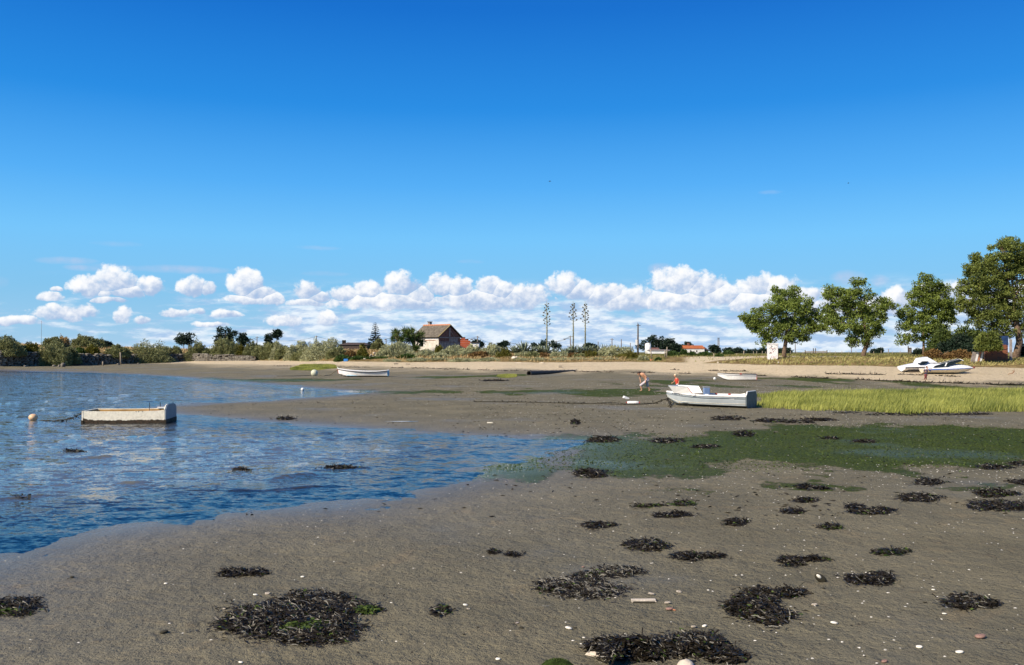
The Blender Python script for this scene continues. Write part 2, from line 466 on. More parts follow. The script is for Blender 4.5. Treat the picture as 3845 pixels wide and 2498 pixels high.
def ground_mat():
    m, t, p, o = newmat('ground')
    pos = t.node('ShaderNodeNewGeometry').outputs['Position']
    sand, grass, alg, wet, green = [t.attr('m_' + k) for k in ('sand', 'grass', 'alg', 'wet', 'green')]
    n1 = t.noise(pos, 0.45, 5, 0.55); n2 = t.noise(pos, 3.2, 5, 0.62); n3 = t.noise(pos, 16.0, 5, 0.68); n4 = t.noise(pos, 60.0, 3, 0.6)
    # mud
    mud = t.mix(n1.ss(0.32, 0.68), (0.152, 0.135, 0.088), (0.212, 0.186, 0.120))
    n0 = t.noise(pos, 0.13, 4, 0.6)
    mud = t.mix(n0.ss(0.38, 0.62) * 0.45, mud, (0.150, 0.140, 0.104))
    mud = t.mix(t.noise(pos, 0.8, 3, 0.6, 1.5).ss(0.56, 0.70) * 0.35, mud, (0.26, 0.20, 0.115))
    mud = t.mix(n2.ss(0.55, 0.75) * 0.55, mud, (0.092, 0.080, 0.060))
    mud = t.mix(n3.ss(0.30, 0.42).fn('MULTIPLY', -1.0) + 1.0, mud, (0.062, 0.052, 0.036)) if False else mud
    pit = n3.ss(0.44, 0.33)
    mud = t.mix(pit * 0.65, mud, (0.055, 0.046, 0.032))
    mud = t.mix(n2.ss(0.62, 0.70) * n3.ss(0.45, 0.60) * 0.8, mud, (0.24, 0.19, 0.11))
    mud = t.mix(n3.ss(0.62, 0.74) * 0.5, mud, (0.25, 0.20, 0.125))
    mud = t.mix((n4.ss(0.3, 0.7) - 0.5).mx(0.0) * 0.3, mud, (0.28, 0.24, 0.17))
    mud = t.mix(wet * 0.55, mud, (0.085, 0.072, 0.055))
    # sand
    sa = t.mix(n2.ss(0.3, 0.7), (0.62, 0.495, 0.315), (0.77, 0.64, 0.44))
    sa = t.mix(n3.ss(0.34, 0.27) * 0.6, sa, (0.20, 0.15, 0.09))
    sa = t.mix(n1.ss(0.5, 0.75) * 0.3, sa, (0.46, 0.35, 0.21))
    ms = (sand + (n2 - 0.5) * 0.35).ss(0.25, 0.80)
    c = t.mix(ms, mud, sa)
    # tussocky dry grass ground, greener inland
    stretched = t.node('ShaderNodeVectorMath', operation='MULTIPLY'); t.link(pos, stretched.inputs[0]); stretched.inputs[1].default_value = (1.0, 0.45, 1.0)
    g1 = t.noise(stretched.outputs[0], 0.8, 6, 0.65); g2 = t.noise(stretched.outputs[0], 4.5, 5, 0.7)
    gr = t.mix(g1.ss(0.35, 0.65), (0.20, 0.135, 0.055), (0.40, 0.29, 0.135))
    gr = t.mix(g2.ss(0.48, 0.66) * 0.6, gr, (0.12, 0.12, 0.035))
    gr = t.mix(green * 0.75, gr, (0.115, 0.125, 0.042))
    mg = (grass + (n2 - 0.5) * 0.5).ss(0.35, 0.65)
    c = t.mix(mg, c, gr)
    # sea lettuce
    ma = (alg + (n3 - 0.5) * 1.0 + (n2 - 0.5) * 1.1).ss(0.42, 0.58)
    al = t.mix(n3.ss(0.35, 0.68), (0.044, 0.062, 0.009), (0.140, 0.175, 0.034))
    al = t.mix(n1.ss(0.4, 0.65) * 0.5, al, (0.060, 0.092, 0.022))
    c = t.mix(ma, c, al)
    t.link(c, p.inputs['Base Color'])
    r = 0.85 - wet * 0.60 + ms * 0.1
    r = r - ma * 0.10 - n0.ss(0.54, 0.66) * (1.0 - ms) * (1.0 - mg) * 0.30
    t.link(r, p.inputs['Roughness'])
    t.link(wet * 0.55 + 0.08 + n0.ss(0.54, 0.66) * (1.0 - ms) * (1.0 - mg) * 0.20, p.inputs['Specular IOR Level'])
    b = t.node('ShaderNodeBump'); b.inputs['Distance'].default_value = 0.11; b.inputs['Strength'].default_value = 1.0
    h = n3 * (0.6 + ms * 0.8) + n2 * (1.2 + ms * 2.5) + n4 * 0.15 + ma * n4 * 1.2
    t.link(h * (1.0 - wet * 0.7), b.inputs['Height']); t.link(b.outputs[0], p.inputs['Normal'])
    return m
build_ground()

# ------------------------------------------------------------------ water
def water_mat():
    m, t, p, o = newmat('water')
    pos = t.node('ShaderNodeNewGeometry').outputs['Position']
    dep = t.attr('depth')
    def st(sx, sy, rot=0.0):
        n = t.node('ShaderNodeMapping'); t.link(pos, n.inputs['Vector']); n.inputs['Scale'].default_value = (sx, sy, 1.0); n.inputs['Rotation'].default_value = (0, 0, rot)
        return n.outputs[0]
    amp = dep.ss(0.0, 0.10)
    def nz(sx, sy, rot, det, k):
        n = t.node('ShaderNodeTexNoise'); t.link(st(sx, sy, rot), n.inputs['Vector']); n.inputs['Scale'].default_value = 1.0; n.inputs['Detail'].default_value = det; n.inputs['Roughness'].default_value = 0.55; n.inputs['Distortion'].default_value = 0.5
        q = t.node('ShaderNodeVectorMath', operation='SUBTRACT'); t.link(n.outputs['Color'], q.inputs[0]); q.inputs[1].default_value = (0.5, 0.5, 0.5)
        r = t.node('ShaderNodeVectorMath', operation='MULTIPLY'); t.link(q.outputs[0], r.inputs[0]); r.inputs[1].default_value = (k * 0.8, k, 0.0)
        return r.outputs[0]
    def vadd(a_, b_):
        q = t.node('ShaderNodeVectorMath', operation='ADD'); t.link(a_, q.inputs[0]); t.link(b_, q.inputs[1]); return q.outputs[0]
    per = vadd(vadd(nz(0.9, 1.5, R(16), 2, 0.55), nz(3.2, 5.0, R(14), 2, 0.80)), nz(12.0, 16.0, R(8), 2, 0.65))
    sc_ = t.node('ShaderNodeVectorMath', operation='SCALE'); t.link(per, sc_.inputs[0]); t.link(amp * 0.60 + 0.40, sc_.inputs['Scale'])
    gn = t.node('ShaderNodeNewGeometry').outputs['Normal']
    bp = t.node('ShaderNodeVectorMath', operation='NORMALIZE'); t.link(vadd(gn, sc_.outputs[0]), bp.inputs[0])
    n1 = t.noise(pos, 0.6, 3, 0.5)
    cw = t.mix(n1.ss(0.3, 0.7), (0.072, 0.084, 0.090), (0.100, 0.106, 0.100))
    t.link(t.mix(t.attr('crest').cl(), cw, (0.125, 0.115, 0.080)), p.inputs['Base Color'])
    p.inputs['Roughness'].default_value = 0.06
    p.inputs['IOR'].default_value = 1.33
    t.link(bp.outputs[0], p.inputs['Normal'])
    tr = t.node('ShaderNodeBsdfTransparent')
    gl = t.node('ShaderNodeBsdfGlossy'); gl.inputs['Roughness'].default_value = 0.12; t.link(bp.outputs[0], gl.inputs['Normal'])
    fr = t.node('ShaderNodeFresnel'); fr.inputs['IOR'].default_value = 1.33; t.link(bp.outputs[0], fr.inputs['Normal'])
    thin = t.node('ShaderNodeMixShader'); t.link(t.v(fr.outputs[0]), thin.inputs[0]); t.link(tr.outputs[0], thin.inputs[1]); t.link(gl.outputs[0], thin.inputs[2])
    op = t.node('ShaderNodeMixShader'); t.link(dep.ss(0.0, 0.20), op.inputs[0]); t.link(thin.outputs[0], op.inputs[1]); t.link(p.outputs[0], op.inputs[2])
    t.link(op.outputs[0], o.inputs[0])
    return m
def build_water():
    u = np.concatenate([np.linspace(-1.5, -0.62, 30), np.arange(-0.60, 0.10, 0.0026)])
    rows = 9324.0 / np.arange(1150, 62, -2.6)
    rows = np.concatenate([rows, [155, 165]])
    Y, U = np.meshgrid(rows, u, indexing='ij'); X = U * Y
    G, S, _ = gz(X, Y, True)
    dep = np.clip(-G, 0, 1)
    # short wavelets that bend parallel to the near shore
    s = -S
    ang = fbm2(X * 0.10, Y * 0.08, 3, 81) * 3
    ph = s * 4.6 + X * 1.7 + fbm2(X * 0.30, Y * 0.30, 3, 83) * 2.4 + ang
    crest = np.exp(-((np.mod(ph, 2 * np.pi) - 2.2) ** 2) / 0.20)
    gate = ss(0.02, 0.5, fbm2(X * 0.75 + 7, Y * 0.55, 2, 87))
    A_ = 0.075 * ss(0.005, 0.09, dep) * np.exp(-np.clip(s - 16, 0, 99) / 16)
    ph3 = s * 9.5 + X * 3.4 + fbm2(X * 0.6, Y * 0.6, 3, 84) * 3.0
    c3 = np.exp(-((np.mod(ph3, 2 * np.pi) - 2.2) ** 2) / 0.4) * ss(-0.05, 0.4, fbm2(X * 1.1 - 3, Y * 0.9, 2, 88))
    zz = 0.024 * c3 * ss(0.005, 0.09, dep) * np.exp(-Y / 26) + A_ * crest * gate * np.exp(-Y / 60) * 1.1
    cr_ = crest * gate * ss(0.01, 0.07, dep) * np.exp(-np.clip(s - 20, 0, 99) / 20) * 0.7
    ph2 = Y * 5.1 + X * 1.5 + fbm2(X * 0.5, Y * 0.5, 3, 91) * 7
    zz = zz + 0.030 * ss(0.04, 0.3, dep) * np.sin(ph2) * (0.4 + 0.6 * fbm2(X * 0.7, Y * 0.6, 2, 93)) * np.exp(-Y / 22)
    zz = zz + 0.02 * ss(0.04, 0.3, dep) * fbm2(X * 1.6, Y * 2.4, 3, 95) * np.exp(-Y / 22)
    nr, nc = Y.shape
    idx = np.arange(nr * nc).reshape(nr, nc)
    q = np.stack([idx[:-1, :-1], idx[:-1, 1:], idx[1:, 1:], idx[1:, :-1]], -1).reshape(-1, 4)
    keep = (G.ravel()[q].min(1) < 0.02)
    q = q[keep]
    used, inv = np.unique(q, return_inverse=True)
    V3 = np.stack([X.ravel(), Y.ravel(), zz.ravel()], 1)
    o = mobj('water', V3[used], inv.reshape(-1, 4), water_mat(), None, True, kind='structure')
    attr_f(o.data, 'depth', dep.ravel()[used]); attr_f(o.data, 'crest', np.clip(cr_, 0, 1).ravel()[used])
build_water()

# ------------------------------------------------------------------ shape helpers
class G:
    """collects geometry for one mesh"""
    def __init__(s): s.v = []; s.f = []
    def add(s, vs, fs):
        b = len(s.v); s.v.extend([tuple(q) for q in vs]); s.f.extend([tuple(i + b for i in q) for q in fs]); return s
    def box(s, c, size, rot=None, jit=0.0):
        hx, hy, hz = [q / 2 for q in size]
        vs = [Vector((sx * hx, sy * hy, sz * hz)) for sz in (-1, 1) for sy in (-1, 1) for sx in (-1, 1)]
        if jit: vs = [q + Vector([random.uniform(-jit, jit) * k for k in size]) for q in vs]
        if rot is not None: vs = [rot @ q for q in vs]
        vs = [q + Vector(c) for q in vs]
        return s.add(vs, [(0, 2, 3, 1), (4, 5, 7, 6), (0, 1, 5, 4), (2, 6, 7, 3), (0, 4, 6, 2), (1, 3, 7, 5)])
    def tube(s, pts, rad, n=6, cap=True):
        pts = [Vector(p) for p in pts]
        if not hasattr(rad, '__len__'): rad = [rad] * len(pts)
        b = len(s.v)
        for i, p in enumerate(pts):
            d = (pts[min(i + 1, len(pts) - 1)] - pts[max(i - 1, 0)])
            d = d.normalized() if d.length > 1e-9 else Vector((0, 0, 1))
            a = Vector((0, 0, 1)) if abs(d.z) < 0.9 else Vector((1, 0, 0))
            u = d.cross(a).normalized(); w_ = d.cross(u)
            for k in range(n):
                q = 2 * math.pi * k / n
                s.v.append(tuple(p + (u * math.cos(q) + w_ * math.sin(q)) * rad[i]))
        for i in range(len(pts) - 1):
            for k in range(n):
                s.f.append((b + i * n + k, b + i * n + (k + 1) % n, b + (i + 1) * n + (k + 1) % n, b + (i + 1) * n + k))
        if cap:
            s.f.append(tuple(b + k for k in range(n))[::-1]); e = b + (len(pts) - 1) * n
            s.f.append(tuple(e + k for k in range(n)))
        return s
    def lathe(s, prof_, n=16, c=(0, 0, 0), rot=None):
        b = len(s.v)
        for r_, z in prof_:
            for k in range(n):
                q = 2 * math.pi * k / n
                p = Vector((r_ * math.cos(q), r_ * math.sin(q), z))
                if rot is not None: p = rot @ p
                s.v.append(tuple(p + Vector(c)))
        for i in range(len(prof_) - 1):
            for k in range(n):
                s.f.append((b + i * n + k, b + i * n + (k + 1) % n, b + (i + 1) * n + (k + 1) % n, b + (i + 1) * n + k))
        s.f.append(tuple(b + k for k in range(n))[::-1]); e = b + (len(prof_) - 1) * n
        s.f.append(tuple(e + k for k in range(n)))
        return s
    def ball(s, c, r, n=12, m=8, sc_=(1, 1, 1), rot=None):
        pr = [(max(1e-3, math.sin(math.pi * i / m)), -math.cos(math.pi * i / m)) for i in range(m + 1)]
        b = len(s.v); s.lathe(pr, n)
        for i in range(b, len(s.v)):
            p = Vector(s.v[i]); p = Vector((p.x * r * sc_[0], p.y * r * sc_[1], p.z * r * sc_[2]))
            if rot is not None: p = rot @ p
            s.v[i] = tuple(p + Vector(c))
        return s
    def quadstrip(s, a, b):
        k = len(s.v); n = len(a); s.v.extend([tuple(q) for q in a] + [tuple(q) for q in b])
        for i in range(n - 1): s.f.append((k + i, k + i + 1, k + n + i + 1, k + n + i))
        return s
    def mesh(s, name, mat, smooth=False):
        me = bpy.data.meshes.new(name); me.from_pydata(s.v, [], s.f)
        if mat: me.materials.append(mat)
        if smooth: me.polygons.foreach_set('use_smooth', [True] * len(me.polygons))
        me.update(); return me
    def obj(s, name, mat, parent=None, smooth=False, bevel=0.0, **kw):
        o = bpy.data.objects.new(name, s.mesh(name, mat, smooth))
        link(o, parent, **kw)
        if bevel:
            b = o.modifiers.new('bevel', 'BEVEL'); b.width = bevel; b.segments = 2; b.limit_method = 'ANGLE'
        return o
def inst(me, name, parent, loc=(0, 0, 0), rot=(0, 0, 0), scale=(1, 1, 1), **kw):
    o = bpy.data.objects.new(name, me); o.location = loc; o.rotation_euler = rot; o.scale = scale
    return link(o, parent, **kw)

def leaf_mat(name, dark, light, transl=0.25, rough=0.6, spec=0.3):
    m, t, p, o = newmat(name)
    ti = t.attr('tint')
    pos = t.node('ShaderNodeTexCoord').outputs['Object']
    n = t.noise(pos, 0.9, 3, 0.5)
    f = (ti * 0.8 + n * 0.5 - 0.15).cl()
    c = t.mix(f, dark, light)
    t.link(c, p.inputs['Base Color']); p.inputs['Roughness'].default_value = rough; p.inputs['Specular IOR Level'].default_value = spec
    tr = t.node('ShaderNodeBsdfTranslucent'); t.link(t.hsv(c, 0.49, 1.1, 1.3), tr.inputs[0])
    mx = t.node('ShaderNodeMixShader'); mx.inputs[0].default_value = transl
    t.link(p.outputs[0], mx.inputs[1]); t.link(tr.outputs[0], mx.inputs[2]); t.link(mx.outputs[0], o.inputs[0])
    return m

def unit(v): return v / (np.linalg.norm(v, axis=-1, keepdims=True) + 1e-9)
def leaves(name, pts, out, L, W, mat, parent, tint=None, droop=0.0, outk=0.6, up=0.25, **kw):
    """pts (n,3) leaf bases, out (n,3) outward directions"""
    n = len(pts)
    d = unit(unit(out) * outk + unit(rng.normal(size=(n, 3))) + np.array([0, 0, up]))
    d[:, 2] -= droop; d = unit(d)
    sd = unit(np.cross(d, rng.normal(size=(n, 3))))
    l = (L * rng.uniform(0.6, 1.35, n))[:, None]; w_ = (W * rng.uniform(0.7, 1.3, n))[:, None]
    nrm = np.cross(d, sd)
    a = pts; b = pts + d * l * 0.45 + sd * w_ * 0.5 + nrm * w_ * 0.15; c = pts + d * l; e = pts + d * l * 0.45 - sd * w_ * 0.5 + nrm * w_ * 0.15
    V3 = np.stack([a, b, c, e], 1).reshape(-1, 3)
    q = np.arange(n * 4).reshape(n, 4)
    o = mobj(name, V3, q, mat, parent, False, **kw)
    if tint is None: tint = rng.uniform(0, 1, n)
    attr_f(o.data, 'tint', np.repeat(tint, 4))
    return o
def blades(name, pts, H, W, mat, parent=None, lean=0.25, wind=(0.25, 0.0), tint=None, **kw):
    n = len(pts)
    h = (H * rng.uniform(0.55, 1.25, n))[:, None]
    a = rng.uniform(0, 2 * np.pi, n)
    sd = np.stack([np.cos(a), np.sin(a), 0 * a], 1) * (W * rng.uniform(0.6, 1.4, n))[:, None] * 0.5
    ln = np.stack([rng.normal(0, lean, n) + wind[0], rng.normal(0, lean, n) + wind[1], np.ones(n)], 1)
    mid = pts + ln * h * 0.5 * np.array([0.6, 0.6, 1.0]); tip = pts + ln * h * np.array([1.2, 1.2, 0.93])
    V3 = np.stack([pts - sd, pts + sd, mid + sd * 0.8, mid - sd * 0.8, tip], 1).reshape(-1, 3)
    b = np.arange(n)[:, None] * 5
    q = np.concatenate([b + [0, 1, 2], b + [0, 2, 3], b + [3, 2, 4]], 1).reshape(-1, 3)
    o = mobj(name, V3, q, mat, parent, False, **kw)
    if tint is None: tint = rng.uniform(0, 1, n)
    attr_f(o.data, 'tint', np.repeat(tint, 5))
    return o

M = {}
M['bark'] = simple('bark', (0.16, 0.11, 0.075), 0.9, 0.5, 5, 0.2, bump=0.03, bscale=9)
M['twig'] = simple('twig', (0.20, 0.15, 0.10), 0.9, 0.3, 5, 0.2)
M['leaf_oak'] = leaf_mat('leaf_oak', (0.050, 0.082, 0.016), (0.290, 0.360, 0.075), 0.34)
M['leaf_big'] = leaf_mat('leaf_big', (0.046, 0.068, 0.015), (0.260, 0.300, 0.068), 0.34)
M['leaf_bright'] = leaf_mat('leaf_bright', (0.030, 0.055, 0.012), (0.150, 0.190, 0.040), 0.25)
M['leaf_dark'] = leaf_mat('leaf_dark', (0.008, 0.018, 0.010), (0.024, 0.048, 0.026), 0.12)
M['leaf_silver'] = leaf_mat('leaf_silver', (0.15, 0.16, 0.075), (0.56, 0.56, 0.33), 0.2, 0.7)
M['leaf_grey'] = leaf_mat('leaf_grey', (0.075, 0.085, 0.030), (0.35, 0.36, 0.16), 0.2, 0.7)
M['leaf_yellow'] = leaf_mat('leaf_yellow', (0.055, 0.060, 0.012), (0.24, 0.22, 0.035), 0.25)
M['leaf_green'] = leaf_mat('leaf_green', (0.020, 0.045, 0.010), (0.09, 0.15, 0.03), 0.25)
M['leaf_rust'] = leaf_mat('leaf_rust', (0.08, 0.04, 0.018), (0.26, 0.16, 0.05), 0.2)
M['straw'] = leaf_mat('straw', (0.26, 0.17, 0.065), (0.62, 0.47, 0.24), 0.2, 0.8)
M['reed'] = leaf_mat('reed', (0.07, 0.105, 0.016), (0.46, 0.46, 0.11), 0.35, 0.55)
M['meadow'] = leaf_mat('meadow', (0.13, 0.135, 0.035), (0.42, 0.36, 0.14), 0.2, 0.8)

def lump(n, rx, ry, rz, seed, k=0.28):
    """points in a lumpy half-dome, thickest near its surface; returns points and outward directions"""
    d = unit(rng.normal(size=(n, 3))); d[:, 2] = np.abs(d[:, 2]) * 1.05 - 0.12; d = unit(d)
    r_ = rng.uniform(0, 1, n) ** 0.33
    bump_ = 1 + k * (vnoise(d[:, 0] * 2.6 + seed, d[:, 1] * 2.6 + d[:, 2] * 1.7, seed) + 0.6 * vnoise(d[:, 0] * 6 + seed, d[:, 2] * 6 + d[:, 1] * 3, seed + 3))
    p = d * (r_ * bump_)[:, None] * np.array([rx, ry, rz])
    p[:, 2] = np.maximum(p[:, 2], 0.02)
    return p, d
def bush(cx, ytop, w_px, d, kind, label, ybot=None, dens=1.0, name='shrub', group=None, depth=0.8, cat='shrub', L=None):
    if cx < 1290: d += float(np.interp(cx, COLS, PD[:, 2]) - np.interp(cx, [-1500, 0, 400, 700, 1000, 1300], [152, 152, 151, 149, 147, 142]))
    base = at(cx, d)
    z0 = base.z - 0.05 if ybot is None else min(base.z + 9, zat(ybot, d))
    h = zat(ytop, d) - z0; rx = w_px / F * d / 2
    n = int(min(12000, max(600, 1500 * dens * rx * (h + 0.6))))
    e = empty(name, (base.x, base.y, z0), label=label, cat=cat, group=group)
    sd = random.randint(0, 999)
    p, o_ = lump(n, rx * 0.92, rx * 0.92 * depth, h * 0.86, sd)
    L = L or 0.30
    tint = np.clip(0.45 + 0.35 * fbm2(p[:, 0] * 1.6 + sd, p[:, 2] * 1.6 + p[:, 1], 3, sd) * 1.6 + rng.normal(0, 0.2, n), 0, 1)
    leaves('foliage', p, o_, L, L * 0.46, M['leaf_' + kind], e, tint)
    g = G()
    for i in range(7):
        a = random.uniform(0, 6.28); q = random.uniform(0.3, 0.8)
        g.tube([(0, 0, -0.1), (math.cos(a) * rx * q * 0.4, math.sin(a) * rx * q * 0.3, h * 0.35), (math.cos(a) * rx * q, math.sin(a) * rx * depth * q, h * 0.75)], [0.05, 0.035, 0.012], 5)
    g.obj('stem', M['twig'], e)
    return e

# ------------------------------------------------------------------ dry stone sea wall on the left
M['stone'] = None
def stone_mat():
    m, t, p, o = newmat('wall_stone')
    oi = t.node('ShaderNodeObjectInfo')
    pos = t.node('ShaderNodeNewGeometry').outputs['Position']
    n = t.noise(pos, 3.0, 5, 0.65); r_ = t.noise(pos, 1.1, 2, 0.5)
    c = t.mix((r_ * 0.7 + n * 0.6 - 0.1).ss(0.35, 0.75), (0.085, 0.075, 0.062), (0.30, 0.27, 0.22))
    c = t.mix(t.v(oi.outputs['Random']) * 0.4, c, (0.13, 0.12, 0.10))
    sp_ = t.node('ShaderNodeSeparateXYZ'); t.link(pos, sp_.inputs[0])
    t.link(c, p.inputs['Base Color']); p.inputs['Roughness'].default_value = 0.9; p.inputs['Specular IOR Level'].default_value = 0.2
    b = t.node('ShaderNodeBump'); b.inputs['Distance'].default_value = 0.04; t.link(n, b.inputs['Height']); t.link(b.outputs[0], p.inputs['Normal'])
    return m
M['stone'] = stone_mat()
M['pale_stone'] = simple('pale_stone', (0.60, 0.52, 0.42), 0.85, 0.3, 3, 0.2, bump=0.02, bscale=8)
M['earth'] = simple('earth', (0.070, 0.055, 0.040), 0.95, 0.4, 2.5, 0.1)
def stone_mesh(k):
    g = G(); b = len(g.v)
    n = 8
    for zi, (r_, z) in enumerate([(0.30, -0.5), (0.47, -0.28), (0.5, 0.05), (0.44, 0.33), (0.25, 0.5)]):
        for i in range(n):
            a = 2 * math.pi * (i + 0.5) / n
            q = 1 / max(abs(math.cos(a)), abs(math.sin(a)))
            q = 0.6 * q + 0.4
            rr = r_ * q * random.uniform(0.86, 1.08)
            g.v.append((rr * math.cos(a), rr * math.sin(a), z * random.uniform(0.85, 1.1)))
    for zi in range(4):
        for i in range(n): g.f.append((zi * n + i, zi * n + (i + 1) % n, (zi + 1) * n + (i + 1) % n, (zi + 1) * n + i))
    g.f.append(tuple(range(n))[::-1]); g.f.append(tuple(4 * n + i for i in range(n)))
    return g.mesh('stone_%s' % 'abcdefgh'[k], M['stone'], True)
SM = [stone_mesh(k) for k in range(7)]
def wall():
    WP = [(p, float(np.interp(p, COLS, PD[:, 2]))) for p in range(-520, 961, 20)]
    WP = [(p, d - 0.45) for p, d in WP]
    pts = [Vector(((p - CX) / F * d, d, 0)) for p, d in WP]
    k0 = 34
    e = empty('sea_wall', (pts[k0].x, pts[k0].y, 0.4), label='long low dry stone sea wall of dark rough stones at the edge of the left beach', cat='stone wall')
    org = Vector((pts[k0].x, pts[k0].y, 0.4))
    top_y = {-520: 1318, -200: 1320, 0: 1321, 150: 1322, 300: 1330, 460: 1333, 700: 1328, 830: 1332, 900: 1335, 1010: 1345}
    ks = sorted(top_y)
    seg = []
    for i in range(len(pts) - 1):
        a, b = pts[i], pts[i + 1]; L = (b - a).length; s_ = 0
        while s_ < L: seg.append(a.lerp(b, s_ / L)); s_ += 0.25
    # backing earth
    g = G(); A_ = []; B_ = []; D_ = []
    for q in seg[::4]:
        px = CX + F * q.x / q.y; zt = zat(np.interp(px, ks, [top_y[k] for k in ks]), q.y)
        zb = float(gz(q.x, q.y - 0.4)[0]) - 0.3
        A_.append(Vector((q.x, q.y + 0.12, zb)) - org); B_.append(Vector((q.x, q.y + 0.42, zt)) - org); D_.append(Vector((q.x, q.y + 3.5, zt + 0.1)) - org)
    g.quadstrip(A_, B_); g.quadstrip(B_, D_)
    g.obj('backing', M['earth'], e)
    place = []
    z = 0.0
    xs = np.array([q.x for q in seg]); ys = np.array([q.y for q in seg])
    px_all = CX + F * xs / ys
    zb = gz(xs, ys - 0.3) - 0.1; zt = np.array([zat(v, d) for v, d in zip(np.interp(px_all, ks, [top_y[k] for k in ks]), ys)])
    row = 0
    while row < 11:
        s_ = random.uniform(0, 0.4); i = 0
        while i < len(seg) - 3:
            w_ = random.uniform(0.40, 0.95); hh = random.uniform(0.24, 0.34)
            j = min(len(seg) - 1, int(i + w_ / 0.25 / 2))
            z_ = zb[j] + row * 0.27 + 0.12 + random.uniform(-0.04, 0.04)
            if z_ < zt[j] + 0.02 and random.random() < 0.97:
                fr = (z_ - zb[j]) / max(0.5, zt[j] - zb[j])
                place.append((xs[j], ys[j] + fr * 0.28 - random.uniform(0, 0.16), z_, w_ * 1.02, random.uniform(0.35, 0.5), hh))
            i += max(1, int(round(w_ / 0.25)))
        row += 1
    vis = [q for q in place if 0 <= CX + F * q[0] / q[1]]
    oth = [q for q in place if not (0 <= CX + F * q[0] / q[1])]
    vis.sort(key=lambda q: -(q[3] * q[5]) * (1.6 if (CX + F * q[0] / q[1]) < 480 or (CX + F * q[0] / q[1]) > 640 else 0.5))
    for q in vis[:300]:
        inst(random.choice(SM), 'stone', e, Vector(q[:3]) - org, (random.uniform(-.12, .12), random.uniform(-.12, .12), random.uniform(-.15, .15)), (q[3], q[4], q[5]))
    g = G()
    for q in vis[300:] + oth:
        me = random.choice(SM)
        vs = [Vector((v.co.x * q[3], v.co.y * q[4], v.co.z * q[5])) + Vector(q[:3]) - org for v in me.vertices]
        g.add(vs, [tuple(p.vertices) for p in me.polygons])
    g.obj('rubble_stones', M['stone'], e, True, kind='stuff')
wall()
M['wood'] = simple('weathered_wood', (0.30, 0.25, 0.19), 0.85, 0.35, 6, 0.2, bump=0.01, bscale=20)
M['wood_dark'] = simple('dark_wood', (0.10, 0.08, 0.06), 0.85, 0.35, 6, 0.2)
def post(px, ytop, ybot, d, r_, label, lean=0.0, name='wooden_post', mat='wood', cat='post', group=None):
    b = Vector(((px - CX) / F * d, d, zat(ybot, d))); gzv = float(gz(b.x, b.y)[0]); b.z = min(b.z, gzv) if ybot else gzv
    h = zat(ytop, d) - b.z
    g = G().tube([(0, 0, -0.1), (lean * h * 0.5, 0, h * 0.5), (lean * h, 0, h)], [r_ * 1.1, r_, r_ * 0.9], 7)
    o = g.obj(name, M[mat], None, True, label=label, cat=cat, group=group); o.location = b; return o
post(455, 1323, 1371, 161.5, 0.13, 'pale leaning wooden post against the stone wall', -0.06)
post(387, 1358, 1375, 157.5, 0.13, 'short pale wooden stump in front of the stone wall')
def boulder(px, py, w_, h_, label, mat='stone', d=None, name='boulder', cat='rock', group=None, cz=0.3, dy=0.0):
    p = ground(px, py) if d is None else at(px, d)
    o = inst(random.choice(SM).copy(), name, None, (p.x, p.y + dy, p.z + h_ * cz), (random.uniform(-.3, .3), random.uniform(-.3, .3), random.uniform(0, 3)), (w_, w_ * random.uniform(.6, .9), h_), label=label, cat=cat, group=group)
    o.data.materials[0] = M[mat]; return o
for i, (px, py, w_, h_, lb) in enumerate([(238, 1378, 1.0, 0.8, 'big upright grey boulder at the foot of the stone wall'), (205, 1377, 0.7, 0.35, 'flat pale stone left of the upright boulder at the wall foot'), (222, 1378, 0.5, 0.45, 'small dark stone touching the upright boulder at the wall foot'),
        (445, 1371, 0.6, 0.35, 'round pale stone beside the leaning wall post'), (520, 1368, 0.6, 0.3, 'low dark stone under the hanging shrub by the wall'), (95, 1378, 0.5, 0.3, 'small wet stone at the wall foot far left')]):
    boulder(px, py, w_, h_, lb)

